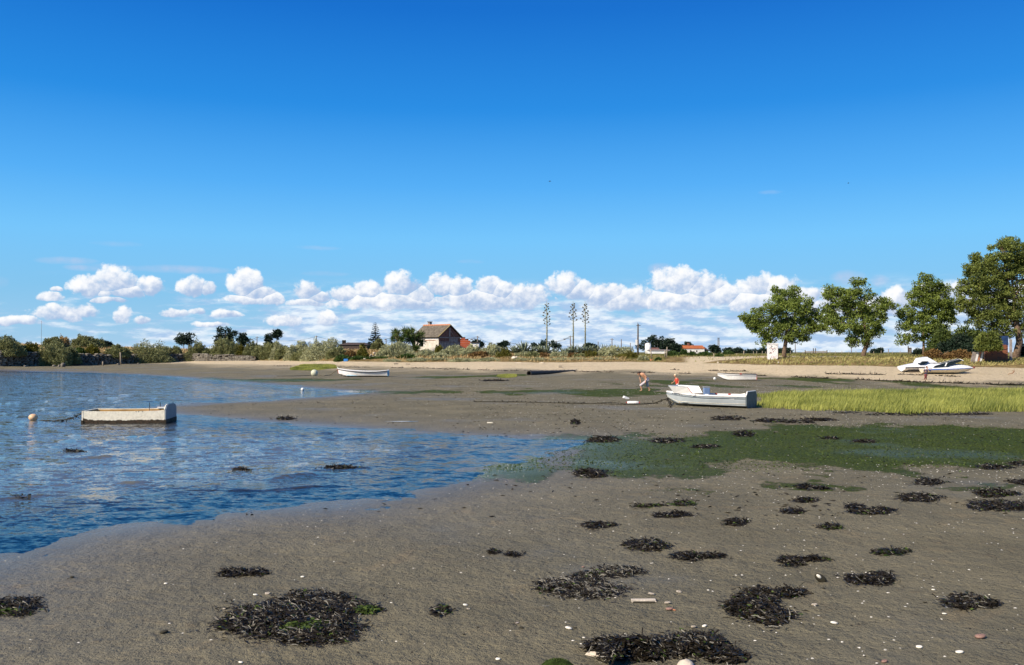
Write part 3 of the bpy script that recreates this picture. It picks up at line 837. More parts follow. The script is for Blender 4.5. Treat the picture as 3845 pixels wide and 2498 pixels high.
# ------------------------------------------------------------------ shrubs on the bank
BU = [ # cx, ytop, width px, distance, kind, ybot, label
 (28, 1260, 125, 152.5, 'grey', 1335, 'dark grey-green shrub at the far left end of the wall top'),
 (-70, 1268, 120, 153, 'grey', 1335, 'grey shrub on the wall top just at the picture edge'),
 (118, 1288, 60, 152.8, 'yellow', 1335, 'yellow-green bush between two grey shrubs on the wall top'),
 (88, 1296, 40, 153.0, 'green', 1332, 'small green bush beside the far left grey shrub'),
 (200, 1284, 125, 150.2, 'grey', 1372, 'dark spreading shrub hanging down over the stone wall'),
 (268, 1300, 70, 150.6, 'grey', 1362, 'drooping shrub continuing right of the dark wall shrub'),
 (205, 1262, 90, 160, 'grey', None, 'olive shrub on top of the dry grass mound, left one'),
 (240, 1260, 40, 161, 'straw', None, 'dry straw-coloured bush on the grass mound'),
 (318, 1256, 110, 164, 'grey', None, 'wide grey-green shrub crowning the dry grass mound'),
 (372, 1272, 60, 166, 'grey', None, 'low shrub on the right slope of the grass mound'),
 (403, 1280, 50, 168, 'dark', None, 'small dark bush at the right foot of the grass mound'),
 (345, 1298, 60, 152.6, 'yellow', 1335, 'yellow-green bush above the stone wall'),
 (300, 1305, 40, 152.6, 'green', 1332, 'little green bush above the stone wall gap'),
 (556, 1282, 190, 150.0, 'grey', 1374, 'huge grey-green shrub spilling over the wall behind the wooden post'),
 (610, 1292, 110, 150.4, 'grey', 1372, 'dark shrub joined to the right side of the huge wall shrub'),
 (742, 1275, 95, 150.2, 'grey', 1354, 'round olive-grey shrub with bare stone wall on its left'),
 (842, 1273, 100, 150.6, 'grey', 1346, 'round grey shrub right of the olive-grey one above the wall'),
 (905, 1294, 50, 151.0, 'yellow', 1335, 'yellow-green bush tucked between round grey shrubs'),
 (948, 1282, 80, 151.0, 'grey', 1345, 'grey shrub just below the distant power pole'),
 (1018, 1282, 100, 151.2, 'grey', 1350, 'grey shrub below the distant cypress'),
 (1065, 1300, 70, 150.0, 'grey', 1350, 'shrub with dark shaded base at the end of the stone wall'),
 (1118, 1288, 100, 150.0, 'silver', 1352, 'silvery shrub left of the biggest silver shrub'),
 (1212, 1271, 158, 149.5, 'silver', 1354, 'biggest silver shrub, left of the dark roofed building'),
 (1150, 1316, 110, 148.2, 'grey', 1352, 'low dense shrub at the foot of the biggest silver shrub'),
 (1262, 1300, 70, 149.5, 'grey', 1350, 'grey shrub on the right flank of the biggest silver shrub'),
 (1165, 1300, 90, 149.0, 'silver', 1353, 'mid-height silvery shrub left of the centre of the biggest silver shrub'),
 (980, 1300, 80, 150.0, 'grey', 1348, 'low grey shrub between the pole shrub and the cypress shrub'),
 (1050, 1288, 70, 150.6, 'silver', 1350, 'pale shrub below the bent palm-like tree'),
 (880, 1288, 60, 150.5, 'grey', 1342, 'grey shrub left of the tucked yellow-green bush'),
 (790, 1300, 60, 150.5, 'grey', 1350, 'small grey shrub between the two round wall shrubs'),
 (440, 1296, 90, 151.0, 'grey', 1340, 'low shrub on the wall top above the leaning post'),
 (655, 1302, 60, 151.2, 'grey', 1338, 'low grey shrub on the wall top right of the huge shrub'),
 (1285, 1335, 62, 145.0, 'green', None, 'low green bush beside the blue crate'),
 (1345, 1340, 62, 145.0, 'green', None, 'low green bush under the rubble on the bank'),
 (1400, 1344, 50, 144.8, 'green', None, 'low green bush below the pale stone rubble'),
 (1435, 1346, 40, 144.6, 'green', None, 'low green bush right of the pale stone rubble'),
 (1362, 1310, 44, 146.6, 'yellow', None, 'yellow-green bush below the upright leafy plant'),
 (1318, 1318, 50, 147.5, 'rust', None, 'dry brownish bush left of the upright leafy plant'),
 (1418, 1270, 60, 168, 'grey', None, 'grey bush at the foot of the tall conifer'),
 (1500, 1284, 150, 148.0, 'silver', 1360, 'large silver shrub in front of the yucca trees'),
 (1455, 1310, 90, 146.8, 'silver', 1360, 'low silver shrub on the left flank of the large silver shrub'),
 (1525, 1332, 70, 144.0, 'green', None, 'green and rust bush at the foot of the large silver shrub'),
 (1600, 1312, 110, 147.0, 'silver', 1358, 'silver shrub under the open door of the old house'),
 (1690, 1302, 130, 147.5, 'silver', 1356, 'silver shrub in front of the house gable'),
 (1655, 1328, 80, 145.0, 'silver', None, 'low pale shrub below the house corner'),
 (1770, 1298, 110, 147.5, 'silver', 1356, 'silver shrub below the red stepped wall'),
 (1840, 1294, 110, 147.5, 'silver', 1356, 'silver shrub right of the red stepped wall'),
 (1800, 1322, 90, 145.0, 'rust', None, 'low brownish shrub among the silver shrubs'),
 (1890, 1306, 62, 144.0, 'yellow', 1362, 'tall yellow-green bush left of the big agave'),
 (1648, 1296, 34, 149.5, 'yellow', None, 'yellowish young bush against the white house wall'),
 (1960, 1322, 56, 145.6, 'silver', None, 'silver bush under the big agave'),
 (1998, 1322, 60, 144.8, 'grey', None, 'dark grey-green bush right of the big agave base'),
 (2040, 1326, 50, 145.2, 'rust', None, 'rust coloured bush under the first flower stalk'),
 (2100, 1322, 80, 145.4, 'silver', None, 'silver bush between the first and second flower stalks'),
 (2150, 1326, 50, 145.0, 'rust', None, 'rust coloured bush under the second flower stalk'),
 (2180, 1330, 60, 144.4, 'grey', None, 'low grey bush under the third flower stalk'),
 (2222, 1312, 62, 144.0, 'yellow', 1362, 'yellow-green bush left of the rightmost big silver shrub'),
 (2318, 1291, 160, 145.5, 'silver', 1362, 'rightmost big silver shrub where the bushes end'),
 (2266, 1312, 90, 144.6, 'silver', None, 'silver shrub on the left shoulder of the rightmost big shrub'),
 (2368, 1322, 90, 143.0, 'yellow', 1362, 'yellow-green bush at the right foot of the rightmost big silver shrub'),
 (2330, 1334, 60, 142.5, 'yellow', None, 'low yellow-green bush in front of the rightmost big silver shrub')]
for (cx, yt, w_, d, kind, yb, lb) in BU:
    if kind == 'straw':
        M['leaf_straw'] = M['straw']
    bush(cx, yt, w_, d, kind, lb, ybot=yb, group='shrubs on the bank behind the beach')
# low silver ground cover along the top of the sand
gcn = 0
for cx, w_ in [(1470, 60), (1570, 80), (1650, 90), (1740, 100), (1830, 90), (1950, 70), (2020, 80), (2100, 90), (2170, 70), (2240, 60), (2290, 60)]:
    y_ = 1344 if cx > 1500 else 1348
    ref = {1470: 'left of the house', 1570: 'below the yuccas', 1650: 'below the house corner', 1740: 'below the red wall', 1830: 'left of the tall yellow bush', 1950: 'below the big agave', 2020: 'below the first flower stalk', 2100: 'between the first two flower stalks', 2170: 'below the two close flower stalks', 2240: 'right of the flower stalks', 2290: 'before the rightmost big shrub'}[cx]
    bush(cx, y_, w_ * 1.1, 141.0 if cx < 1700 else 138.5, 'silver', 'low silvery mat of ground cover on the sand edge, ' + ref, group='mats of silver ground cover along the sand', name='ground_cover_plant', cat='plant', dens=1.5, L=0.16)

# ------------------------------------------------------------------ dry grass on the bank, meadow on the right
def scatter_grass():
    n = 44000
    px = rng.uniform(-700, 4700, n * 3); d = 96 + rng.uniform(0, 1, n * 3) ** 1.15 * 105
    x = (px - CX) / F * d
    z, D = prof(x, d)
    gz_ = gz(x, d)
    ok = (d > D[2] + 0.6 + rng.uniform(0, 2, n * 3))
    left = px < 1500
    okl = ok & left & (d > D[3] + 0.2) & (d < 205)
    okr = ok & (px > 2280)
    okm = ok & (px >= 1500) & (px <= 2350) & (d < 160)
    pt = np.stack([x, d, gz_ - 0.03], 1)
    a = pt[okl]; blades('dry_grass', a, 0.50, 0.16, M['straw'], None, 0.3, (0.3, 0.0), label='tall straw-coloured dry grass covering the bank and mound at left', cat='grass', kind='stuff')
    a = pt[okm]; blades('dry_grass', a, 0.5, 0.10, M['straw'], None, 0.3, (0.3, 0.0), label='dry grass among the shrubs and agaves of the middle bank', cat='grass', kind='stuff')
    sel = okr & (rng.uniform(size=len(x)) < 0.9) & ~((px > 2500) & (px < 3350) & (d > 119) & (d < 142) & (rng.uniform(size=len(x)) < 0.92))
    a = pt[sel]
    tn = np.clip(0.5 + 0.9 * fbm2(a[:, 0] * 0.12, a[:, 1] * 0.25, 3, 5) + rng.normal(0, 0.15, len(a)) - 0.5 * ss(118, 140, a[:, 1]), 0, 1)
    blades('meadow_grass', a, 0.30, 0.12, M['meadow'], None, 0.4, (0.3, 0.0), tn, label='sunlit tussocky meadow grass, straw to green, above the right hand sand', cat='grass', kind='stuff')
scatter_grass()
# taller green weeds in the dune grass
for i, (px, yt, w_, d, lb) in enumerate([(2415, 1336, 40, 137, 'pale green weed clump beside the orange scrap on the dune'), (2520, 1318, 50, 146, 'leafy green weeds right of the leaning fence post'), (2568, 1312, 34, 160, 'tall green weed clump left of the farmhouse'),
        (2600, 1322, 36, 147, 'green weeds in front of the farmhouse door'), (2650, 1322, 60, 148, 'green weeds in front of the farmhouse gable'), (2735, 1316, 50, 170, 'dense green bush in the field right of the farmhouse'), (2702, 1330, 26, 138, 'upright weed in the dune grass in front of the farmhouse'), (2470, 1345, 20, 134, 'tiny weed on the sand edge of the dune')]):
    bush(px, yt, w_, d, 'green' if i not in (0,) else 'silver', lb, group='weeds in the dune grass', name='weed_clump', cat='weeds', dens=1.0, L=0.3)

# ------------------------------------------------------------------ old house on the bank
M['whitewash'] = simple('whitewash', (0.58, 0.54, 0.47), 0.85, 0.22, 1.6, 0.2, dirt=((0.42, 0.36, 0.28), 0.6))
M['white_wall'] = simple('white_wall', (0.75, 0.73, 0.70), 0.85, 0.12, 1.2, 0.2, dirt=((0.45, 0.42, 0.38), 0.4))
M['plaster'] = simple('grey_plaster', (0.30, 0.26, 0.24), 0.9, 0.35, 1.8, 0.2, dirt=((0.14, 0.11, 0.10), 0.7))
M['old_brick'] = simple('old_brick', (0.19, 0.095, 0.075), 0.9, 0.4, 3.0, 0.2, dirt=((0.09, 0.07, 0.06), 0.7), bump=0.02, bscale=10)
M['red_brick'] = simple('red_brick', (0.38, 0.085, 0.035), 0.85, 0.25, 2.5, 0.2, dirt=((0.26, 0.07, 0.04), 0.6))
M['roof_tile'] = simple('roof_tile', (0.17, 0.145, 0.115), 0.9, 0.45, 2.2, 0.2, dirt=((0.30, 0.26, 0.17), 0.7))
M['ridge_tile'] = simple('ridge_tile', (0.50, 0.22, 0.12), 0.85, 0.3, 2.5, 0.2)
M['orange_tile'] = simple('orange_tile', (0.42, 0.13, 0.045), 0.85, 0.25, 1.0, 0.2)
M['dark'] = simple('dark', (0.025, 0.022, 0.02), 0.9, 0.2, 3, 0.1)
M['ochre_verge'] = simple('ochre_verge', (0.42, 0.32, 0.14), 0.9, 0.3, 4, 0.2)
M['slate'] = simple('slate', (0.085, 0.062, 0.055), 0.9, 0.3, 2, 0.2)
def roof_slope(g, x0, x1, e0, e1, nx, ny):
    """barrel tiled slope from eave point e0=(y,z) up to ridge e1, along x"""
    b = len(g.v); m = nx * 4
    for j in range(ny + 1):
        for lip in (0, 1):
            t_ = j / ny
            for i in range(m + 1):
                x = x0 + (x1 - x0) * i / m
                h = 0.035 * math.cos(2 * math.pi * i / 4.0) + 0.035 + (0.03 if lip == 0 else 0.0) + 0.008 * math.sin(i * 7.1 + j * 3.3)
                g.v.append((x, e0[0] + (e1[0] - e0[0]) * t_, e0[1] + (e1[1] - e0[1]) * t_ + h))
    for r_ in range(2 * ny + 1):
        for i in range(m):
            a = b + r_ * (m + 1) + i
            g.f.append((a, a + 1, a + m + 2, a + m + 1))
def house():
    a = R(38); d = 163.0
    c = at(1647, d); z0 = c.z - 0.15
    e = empty('old_house', (c.x, c.y, z0), rz=0, label='small abandoned whitewashed house with a weathered tiled roof and dark gable, above the shrubs', cat='house')
    e.rotation_euler = (0, 0, -a)     # local -x runs along the long wall, +y along the gable
    L, W, H, RH = 6.4, 6.0, zat(1263, d) - z0, 2.05
    t_ = 0.3
    # long front wall at y=0 (x from -L to 0) with a doorway and lintel
    zd0, zd1 = zat(1302, d) - z0, zat(1272, d) - z0
    x0, x1 = -4.75, -3.75
    g = G(); g.box(((-L + x0) / 2, t_ / 2, H / 2), (x0 + L, t_, H)); g.box((x1 / 2, t_ / 2, H / 2), (-x1, t_, H))
    g.box(((x0 + x1) / 2, t_ / 2, (zd1 + H) / 2), (x1 - x0, t_, H - zd1)); g.box(((x0 + x1) / 2, t_ / 2, zd0 / 2), (x1 - x0, t_, zd0))
    g.obj('front_wall', M['whitewash'], e)
    G().box((-L / 2 + 0.2, -0.03, H - 0.38), (L - 0.5, 0.06, 0.5)).obj('lintel_band', M['white_wall'], e)
    G().box((-L / 2 - 0.1, -0.04, H - 0.70), (L - 1.4, 0.07, 0.08)).obj('rust_strip', M['ridge_tile'], e)
    fr = G(); fr.box((x0 - 0.06, -0.03, (zd0 + zd1) / 2), (0.14, 0.1, zd1 - zd0)); fo = fr.obj('door_jamb', M['white_wall'], e); G().box((x1 + 0.12, -0.03, (zd0 + zd1) / 2), (0.26, 0.1, zd1 - zd0)).obj('door_jamb', M['white_wall'], e)
    G().box((x0 + 0.38, 1.1, (zd0 + zd1) / 2 - 0.35), (0.5, 0.06, zd1 - zd0 - 0.9)).obj('inner_door', M['white_wall'], fo)
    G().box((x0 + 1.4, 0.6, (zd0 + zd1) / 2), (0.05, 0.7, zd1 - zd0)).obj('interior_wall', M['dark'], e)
    g = G().box((-L / 2, W - t_ / 2, H / 2), (L, t_, H)); g.box((-L + t_ / 2, W / 2, H / 2), (t_, W - 2 * t_, H)); g.obj('rear_wall', M['plaster'], e)
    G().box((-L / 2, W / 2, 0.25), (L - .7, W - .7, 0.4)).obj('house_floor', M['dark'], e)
    # gable at x=0
    g = G(); xg = -0.0
    pts = [(0.001, 0), (W, 0), (W, H), (W / 2, H + RH - 0.1), (0.001, H)]
    g.add([(xg - t_, y, z) for y, z in pts] + [(xg + 0.01, y, z) for y, z in pts], [(0, 1, 2, 3, 4), (9, 8, 7, 6, 5)] + [(i, 5 + i, 5 + (i + 1) % 5, (i + 1) % 5) for i in range(5)])
    g.obj('gable_wall', M['old_brick'], e)
    for nm, y0, y1, zz0, zz1 in (('plaster_panel', 0.25, W / 2 - 0.25, 0.2, H - 1.15), ('plaster_panel', W / 2 + 0.2, W - 0.25, 0.2, H - 1.15), ('plaster_panel', W / 2 + 0.25, W - 0.8, H - 0.95, H - 0.35)):
        G().box((0.03, (y0 + y1) / 2, (zz0 + zz1) / 2), (0.05, y1 - y0, zz1 - zz0)).obj(nm, M['plaster'], e)
    for y0, y1, zz0, zz1 in ((W / 2 - 0.2, W / 2 + 0.15, 0.0, H + RH - 0.5), (0.1, W - 0.1, H - 1.1, H - 0.98), (0.1, W - 0.1, H - 0.3, H - 0.12)):
        G().box((0.06, (y0 + y1) / 2, (zz0 + zz1) / 2), (0.09, y1 - y0, zz1 - zz0)).obj('timber_beam', M['plaster'], e)
    br = G(); br.tube([(0.08, W / 2 + 0.2, H + RH - 1.0), (0.08, W / 2 + 1.3, H - 0.1)], 0.06, 4); br.obj('roof_brace', M['plaster'], e)
    # roof
    ov = 0.35
    y_e, z_e = -ov, H - ov * RH / (W / 2) + 0.06
    g = G(); roof_slope(g, -L - 0.3, 0.22, (y_e, z_e), (W / 2, H + RH + 0.06), 34, 9)
    roof_slope(g, -L - 0.3, 0.22, (W + ov, z_e), (W / 2, H + RH + 0.06), 34, 9)
    ro = g.obj('roof_tiles', M['roof_tile'], e, kind='stuff')
    g = G()
    for yy, s_ in ((y_e, 1), (W + ov, -1)):
        A_ = [(-L - 0.29, yy, z_e - 0.02), (0.2, yy, z_e - 0.02)]; B_ = [(-L - 0.29, W / 2, H + RH), (0.2, W / 2, H + RH)]
        g.quadstrip(A_, B_)
    g.obj('roof_underside', M['dark'], e)
    g = G(); g.box((-L / 2, -ov + 0.12, z_e - 0.03), (L + 0.4, 0.24, 0.10)); g.obj('eave_board', M['dark'], e)
    for yy in (y_e, W + ov):
        g = G().tube([(0.24, yy, z_e + 0.08), (0.24, W / 2, H + RH + 0.12)], 0.085, 6)
        g.obj('verge', M['ochre_verge'] if yy < 0 else M['roof_tile'], e)  # front verge ochre, rear verge in the roof tile colour
    rt = G().lathe([(0.15, -0.26), (0.17, 0.0), (0.13, 0.28)], 8, rot=Matrix.Rotation(R(90), 3, 'Y')).mesh('ridge_tile', M['ridge_tile'], True)
    for i in range(14):
        inst(rt, 'ridge_tile', e, (-L - 0.05 + i * (L + 0.1) / 13.3, W / 2, H + RH + 0.13), (random.uniform(-.04, .04), random.uniform(-.05, .05), 0))
    ch = G().box((-L + 0.5, W / 2 + 0.9, H + RH + 0.0), (0.55, 0.55, 1.5)).obj('chimney', M['plaster'], e)
    G().box((-L + 0.5, W / 2 + 0.9, H + RH + 0.82), (0.75, 0.75, 0.12)).obj('chimney_cap', M['dark'], ch)
house()
def brick_wall_steps():
    d = 171.0; b = at(1728, d)
    e = empty('stepped_wall', (b.x, b.y, b.z), label='red unrendered block wall with stepped top right of the old house', cat='wall')
    cs = [(1723, 1731, 1274), (1731, 1747, 1268), (1747, 1759, 1275), (1759, 1766, 1281)]
    s_ = d / F
    for x0, x1, yt in cs:
        top = zat(yt, d) - b.z; xa, xb = (x0 - 1728) * s_, (x1 - 1728) * s_
        row = 0; z = -0.3
        while z < top - 0.05:
            h = min(0.42, top - z)
            G().box(((xa + xb) / 2, 0.0, z + h / 2), (xb - xa - 0.01, 0.25 - 0.02 * (row % 2), h - 0.012)).obj('block_course', M['red_brick'], e)
            z += 0.42; row += 1
        G().box(((xa + xb) / 2, 0, top + 0.04), (xb - xa + 0.04, 0.34, 0.10)).obj('coping', M['dark'], e)
brick_wall_steps()
def shed(px0, px1, ytop, yeave, d, name, label, wallm, roofm, dep=7.0, hip=False, cat='building', wins=(), ybase=None, monop=False, rot=0.0):
    b = at((px0 + px1) / 2, d); s_ = d / F; w_ = (px1 - px0) * s_
    H = zat(yeave, d) - b.z; T = zat(ytop, d) - b.z
    e = empty(name, tuple(b), rz=rot, label=label, cat=cat)
    G().box((0, dep / 2, H / 2 - 0.2), (w_, dep, H + 0.4)).obj('wall', M[wallm], e)
    i_ = w_ * 0.22 if hip else 0.0
    g = G()
    o_ = 0.25
    if monop:
        g.add([(-w_ / 2 - o_, -o_, H + .02), (w_ / 2 + o_, -o_, H + .02), (w_ / 2 + o_, dep + o_, T), (-w_ / 2 - o_, dep + o_, T), (-w_ / 2 - o_, -o_, H - 0.1), (w_ / 2 + o_, -o_, H - 0.1), (w_ / 2 + o_, dep + o_, T - 0.12), (-w_ / 2 - o_, dep + o_, T - 0.12)], [(0, 1, 2, 3), (7, 6, 5, 4), (4, 5, 1, 0), (5, 6, 2, 1), (6, 7, 3, 2), (7, 4, 0, 3)])
    else:
        g.add([(-w_ / 2 - o_, -o_, H - 0.05), (w_ / 2 + o_, -o_, H - 0.05), (w_ / 2 + o_, dep + o_, H - 0.05), (-w_ / 2 - o_, dep + o_, H - 0.05), (-w_ / 2 - o_ + i_, dep / 2, T), (w_ / 2 + o_ - i_, dep / 2, T)],
              [(0, 1, 5, 4), (2, 3, 4, 5), (1, 2, 5), (3, 0, 4), (3, 2, 1, 0)])
    ro = g.obj('roof', M[roofm], e)
    for wx0, wx1, wy0, wy1, nm in wins:
        zc0, zc1 = zat(wy1, d) - b.z, zat(wy0, d) - b.z
        xa, xb = (wx0 - (px0 + px1) / 2) * s_, (wx1 - (px0 + px1) / 2) * s_
        G().box(((xa + xb) / 2, -0.0, (zc0 + zc1) / 2), (xb - xa, 0.08, zc1 - zc0)).obj(nm, M['dark'], e)
    return e, ro, H, T, w_
shed(1768, 1798, 1283, 1286, 195, 'white_outbuilding', 'low white building with a dark flat roof behind the red stepped wall', 'white_wall', 'dark', 6, monop=True)
e, ro, H, T, w_ = shed(1272, 1378, 1286, 1295, 235, 'hip_roof_building', 'long low building with a dark hipped roof behind the dry grass', 'slate', 'slate', 10, hip=True)
G().box((-w_ * 0.44, 5, T + 0.1), (0.9, 0.9, 1.1)).obj('chimney', M['dark'], ro)
# farmhouse and farm buildings in the distance
e, ro, H, T, w_ = shed(2572, 2645, 1297, 1309, 330, 'farmhouse', 'distant farmhouse with bright orange tiled roof and pale walls', 'white_wall', 'orange_tile', 9, wins=[(2591, 2595, 1315, 1323, 'window'), (2614, 2618, 1315, 1323, 'door')], cat='house')
G().box((-w_ * 0.2, 4.6, T + 0.3), (0.8, 0.8, 1.2)).obj('chimney', M['old_brick'], ro)
shed(2645, 2660, 1302, 1316, 334, 'farm_annex', 'grey lean-to at the right end of the farmhouse', 'plaster', 'slate', 8, monop=True)
def tank():
    d = 300; b = at(2433, d)
    s_ = d / F; r_ = 11 * s_; h = zat(1293, d) - b.z
    e = empty('water_tank', tuple(b), label='white cylindrical tank with a shallow domed top beside the dark tree', cat='tank')
    G().lathe([(r_, -0.3), (r_, h)], 24).obj('tank_body', M['white_wall'], e, True)
    G().lathe([(r_ * 1.03, h), (r_ * 1.03, h + 0.12), (r_ * 0.5, h + 0.4), (0.1, h + 0.5)], 24).obj('tank_lid', M['white_wall'], e, True)
tank()
e, ro, H, T, w_ = shed(2437, 2512, 1313, 1316, 296, 'farm_wall', 'long low white farm building right of the tank', 'white_wall', 'plaster', 4, monop=True)
shed(2450, 2474, 1306, 1313, 304, 'farm_store', 'small building with a rust tiled roof behind the long white farm building', 'white_wall', 'old_brick', 5)
# white painted hut under the first big tree
def hut():
    M['graffiti'] = simple('graffiti_white', (0.78, 0.76, 0.74), 0.8, 0.08, 3, 0.3, dirt=((0.18, 0.12, 0.10), 0.9))
    d = 114.5; b = at(2903, d); s_ = d / F; w_ = 35 * s_; h = zat(1292, d) - b.z
    e = empty('utility_hut', tuple(b), rz=R(-6), label='narrow white painted utility cabin daubed with red and dark marks under the first tree', cat='cabin')
    G().box((0, 0.5, h / 2 - 0.1), (w_, 1.0, h + 0.2)).obj('cabin_body', M['graffiti'], e, bevel=0.02)
    G().box((0, 0.5, h + 0.04), (w_ + 0.08, 1.1, 0.10)).obj('cabin_roof', M['white_wall'], e)
    M['redpaint'] = simple('red_paint', (0.42, 0.06, 0.05), 0.6, 0.2, 5); M['darkpaint'] = simple('dark_paint', (0.06, 0.05, 0.055), 0.6, 0.2, 5)
    for k in range(16):
        x = random.uniform(-w_ * .4, w_ * .4); z = random.uniform(0.25, h - 0.15)
        g = G(); g.tube([(x, -0.012, z), (x + random.uniform(-.15, .15), -0.012, z + random.uniform(-.1, .14)), (x + random.uniform(-.2, .2), -0.012, z + random.uniform(-.25, .05))], 0.028, 4)
        g.obj('paint_daub', M['redpaint'] if k % 2 else M['darkpaint'], e)
    G().box((w_ / 2 + 0.02, 0.5, h / 2), (0.04, 0.9, h)).obj('side_panel', M['redpaint'], e)
hut()
# derelict brick shed with blue tarpaulin under the biggest tree
def tree_shed():
    d = 101.0; b = at(3745, d); s_ = d / F
    e = empty('brick_shed', tuple(b), label='derelict orange brick shed with a blue board, shaded by the biggest tree', cat='shed')
    X = lambda px: (px - 3745) * s_
    Z = lambda py: zat(py, d) - b.z
    M['tree_brick'] = simple('tree_brick', (0.30, 0.11, 0.055), 0.85, 0.5, 4, 0.2, dirt=((0.10, 0.07, 0.05), 0.8))
    M['blue_board'] = simple('blue_board', (0.018, 0.045, 0.12), 0.5, 0.3, 3, 0.4)
    G().box(((X(3700) + X(3788)) / 2, 0.25, Z(1297) / 2 - 0.1), (X(3788) - X(3700), 0.1, Z(1297) + 0.2)).obj('wall_core', M['old_brick'], e)
    bm_ = G().box((0, 0, 0), (0.26, 0.11, 0.085)).mesh('brick', M['tree_brick'])
    z = 0.02; r_ = 0
    while z < Z(1297):
        x = X(3700) + (0.15 if r_ % 2 else 0.0)
        while x < X(3788) - 0.2:
            if random.random() < 0.9:
                inst(bm_, 'brick', e, (x + 0.14, 0.19 + random.uniform(-.01, .012), z + 0.05), (0, random.uniform(-.02, .02), random.uniform(-.03, .03)))
            x += 0.29
        z += 0.105; r_ += 1
    G().box(((X(3728) + X(3792)) / 2, 0.35, (Z(1297) + Z(1262)) / 2), (X(3792) - X(3728), 0.06, Z(1262) - Z(1297))).obj('blue_board', M['blue_board'], e)
    G().box((X(3797), 0.1, Z(1275) / 2), (0.22, 0.2, Z(1275))).obj('corner_post', M['plaster'], e)
    g = G().box(((X(3712) + X(3796)) / 2, 1.5, Z(1261)), (X(3796) - X(3712), 2.2, 0.1)); g.obj('shed_roof', M['dark'], e)
    g = G().box(((X(3720) + X(3790)) / 2, 2.5, Z(1262) / 2), (X(3790) - X(3720), 0.1, Z(1262))); g.obj('back_wall', M['dark'], e)
    for i, (px, col) in enumerate([(3655, 'plaster'), (3668, 'white_wall'), (3676, 'ridge_tile'), (3684, 'white_wall')]):
        dd = 100.2; q = at(px, dd)
        g = G().box((0, 0, 0.55), (0.28 if i else 0.45, 0.06, 1.2), Matrix.Rotation(R(14), 3, 'Y'))
        o = g.obj('leaning_plank', M[col], None, label=['wide dark grey board leaning left of the brick shed', 'pale board leaning next to the dark grey board', 'thin rust coloured board leaning between two pale boards', 'pale board leaning closest to the orange bricks'][i], cat='board', group='boards leaning beside the shed'); o.location = q
tree_shed()

# ------------------------------------------------------------------ power poles, lamps and wires
M['pole'] = simple('pole_grey', (0.17, 0.15, 0.14), 0.8, 0.2, 3)
M['wire'] = simple('wire_black', (0.05, 0.05, 0.055), 0.6, 0.1, 3)
POLE = {}
def pole(px, ytop, d, label, lamp=0, cross=True, r_=0.13, key=None, gname='power poles behind the bank'):
    b = at(px, d); h = zat(ytop, d) - b.z
    e = empty('utility_pole', tuple(b), label=label, cat='pole', group=gname)
    G().tube([(0, 0, -0.3), (0, 0, h)], [r_ * 1.2, r_ * 0.85], 8).obj('mast', M['pole'], e, True)
    if cross: G().box((0, 0, h - 0.25), (0.9, 0.12, 0.12)).obj('crossarm', M['pole'], e)
    if lamp:
        G().tube([(0, 0, h - 0.9), (lamp * 0.6, 0, h - 0.6), (lamp * 1.0, 0, h - 0.75)], 0.05, 5).obj('lamp_arm', M['pole'], e)
        G().ball((lamp * 1.15, 0, h - 0.85), 0.26, 8, 6, (1.2, 0.8, 0.6)).obj('lamp_head', M['pole'], e)
    POLE[key or px] = Vector((b.x, b.y, b.z + h - 0.2))
    return e
pole(965, 1264, 250, 'thin pole left of the distant cypress', lamp=-1.3)
pole(1188, 1261, 250, 'pole rising above the biggest silver shrub', lamp=0)
pole(1164, 1280, 300, 'short faint pole just left of the one above the silver shrub', cross=False)
pole(1450, 1278, 270, 'short pole right of the tall conifer')
pole(1472, 1262, 220, 'lamp pole left of the yucca trees', lamp=-1.4)
pole(1793, 1262, 220, 'lamp pole above the white outbuilding', lamp=-1.3)
pole(1846, 1285, 270, 'short pole between the outbuilding and the big agave')
pole(1896, 1279, 260, 'pole with crossarm left of the big agave')
pole(2088, 1280, 270, 'short pole just right of the first flower stalk')
pole(2142, 1261, 220, 'lamp pole just left of the second flower stalk', lamp=-1.3)
pole(2246, 1283, 260, 'short post right of the third flower stalk', cross=False)
pole(2298, 1271, 230, 'pole with small crossarm above the rightmost big silver shrub')
pole(2333, 1274, 230, 'plain pole right of the small crossarm pole', cross=False)
pole(2367, 1288, 260, 'short pole left of the tall wooden pole', cross=False)
pole(2986, 1286, 210, 'slim pole behind the first big tree', cross=False, r_=0.1)
pole(3197, 1302, 230, 'slim pole left of the second big tree', cross=False, r_=0.1)
pole(3336, 1311, 190, 'short pole in the gap between the second and third big trees', cross=False, r_=0.1)
pole(155, 1205, 700, 'very tall faint mast on the horizon behind the left mound', cross=False, r_=0.12)
def wire(a, b, label, sag=1.2):
    A_, B_ = POLE[a], POLE[b]
    pts = [A_.lerp(B_, t_ / 14) - Vector((0, 0, sag * 4 * (t_ / 14) * (1 - t_ / 14))) for t_ in range(15)]
    o = A_.copy(); g = G().tube([p - o for p in pts], 0.028, 4)
    q = g.obj('power_line', M['wire'], None, label=label, cat='cable', group='power lines between the poles'); q.location = o
wire(965, 1188, 'sagging power line left of the pole above the silver shrub')
wire(1188, 1450, 'power line passing behind the tall conifer')
wire(1450, 1472, 'short power line left of the lamp by the yuccas', 0.3)
wire(1472, 1793, 'power line hidden in part by the old house')
wire(1793, 1896, 'power line from the lamp pole above the outbuilding')
wire(1896, 2088, 'power line above the big agave')
wire(2088, 2142, 'short rising power line left of the second flower stalk', 0.4)
wire(1896, 2142, 'long sagging power line above the agaves', 1.8)
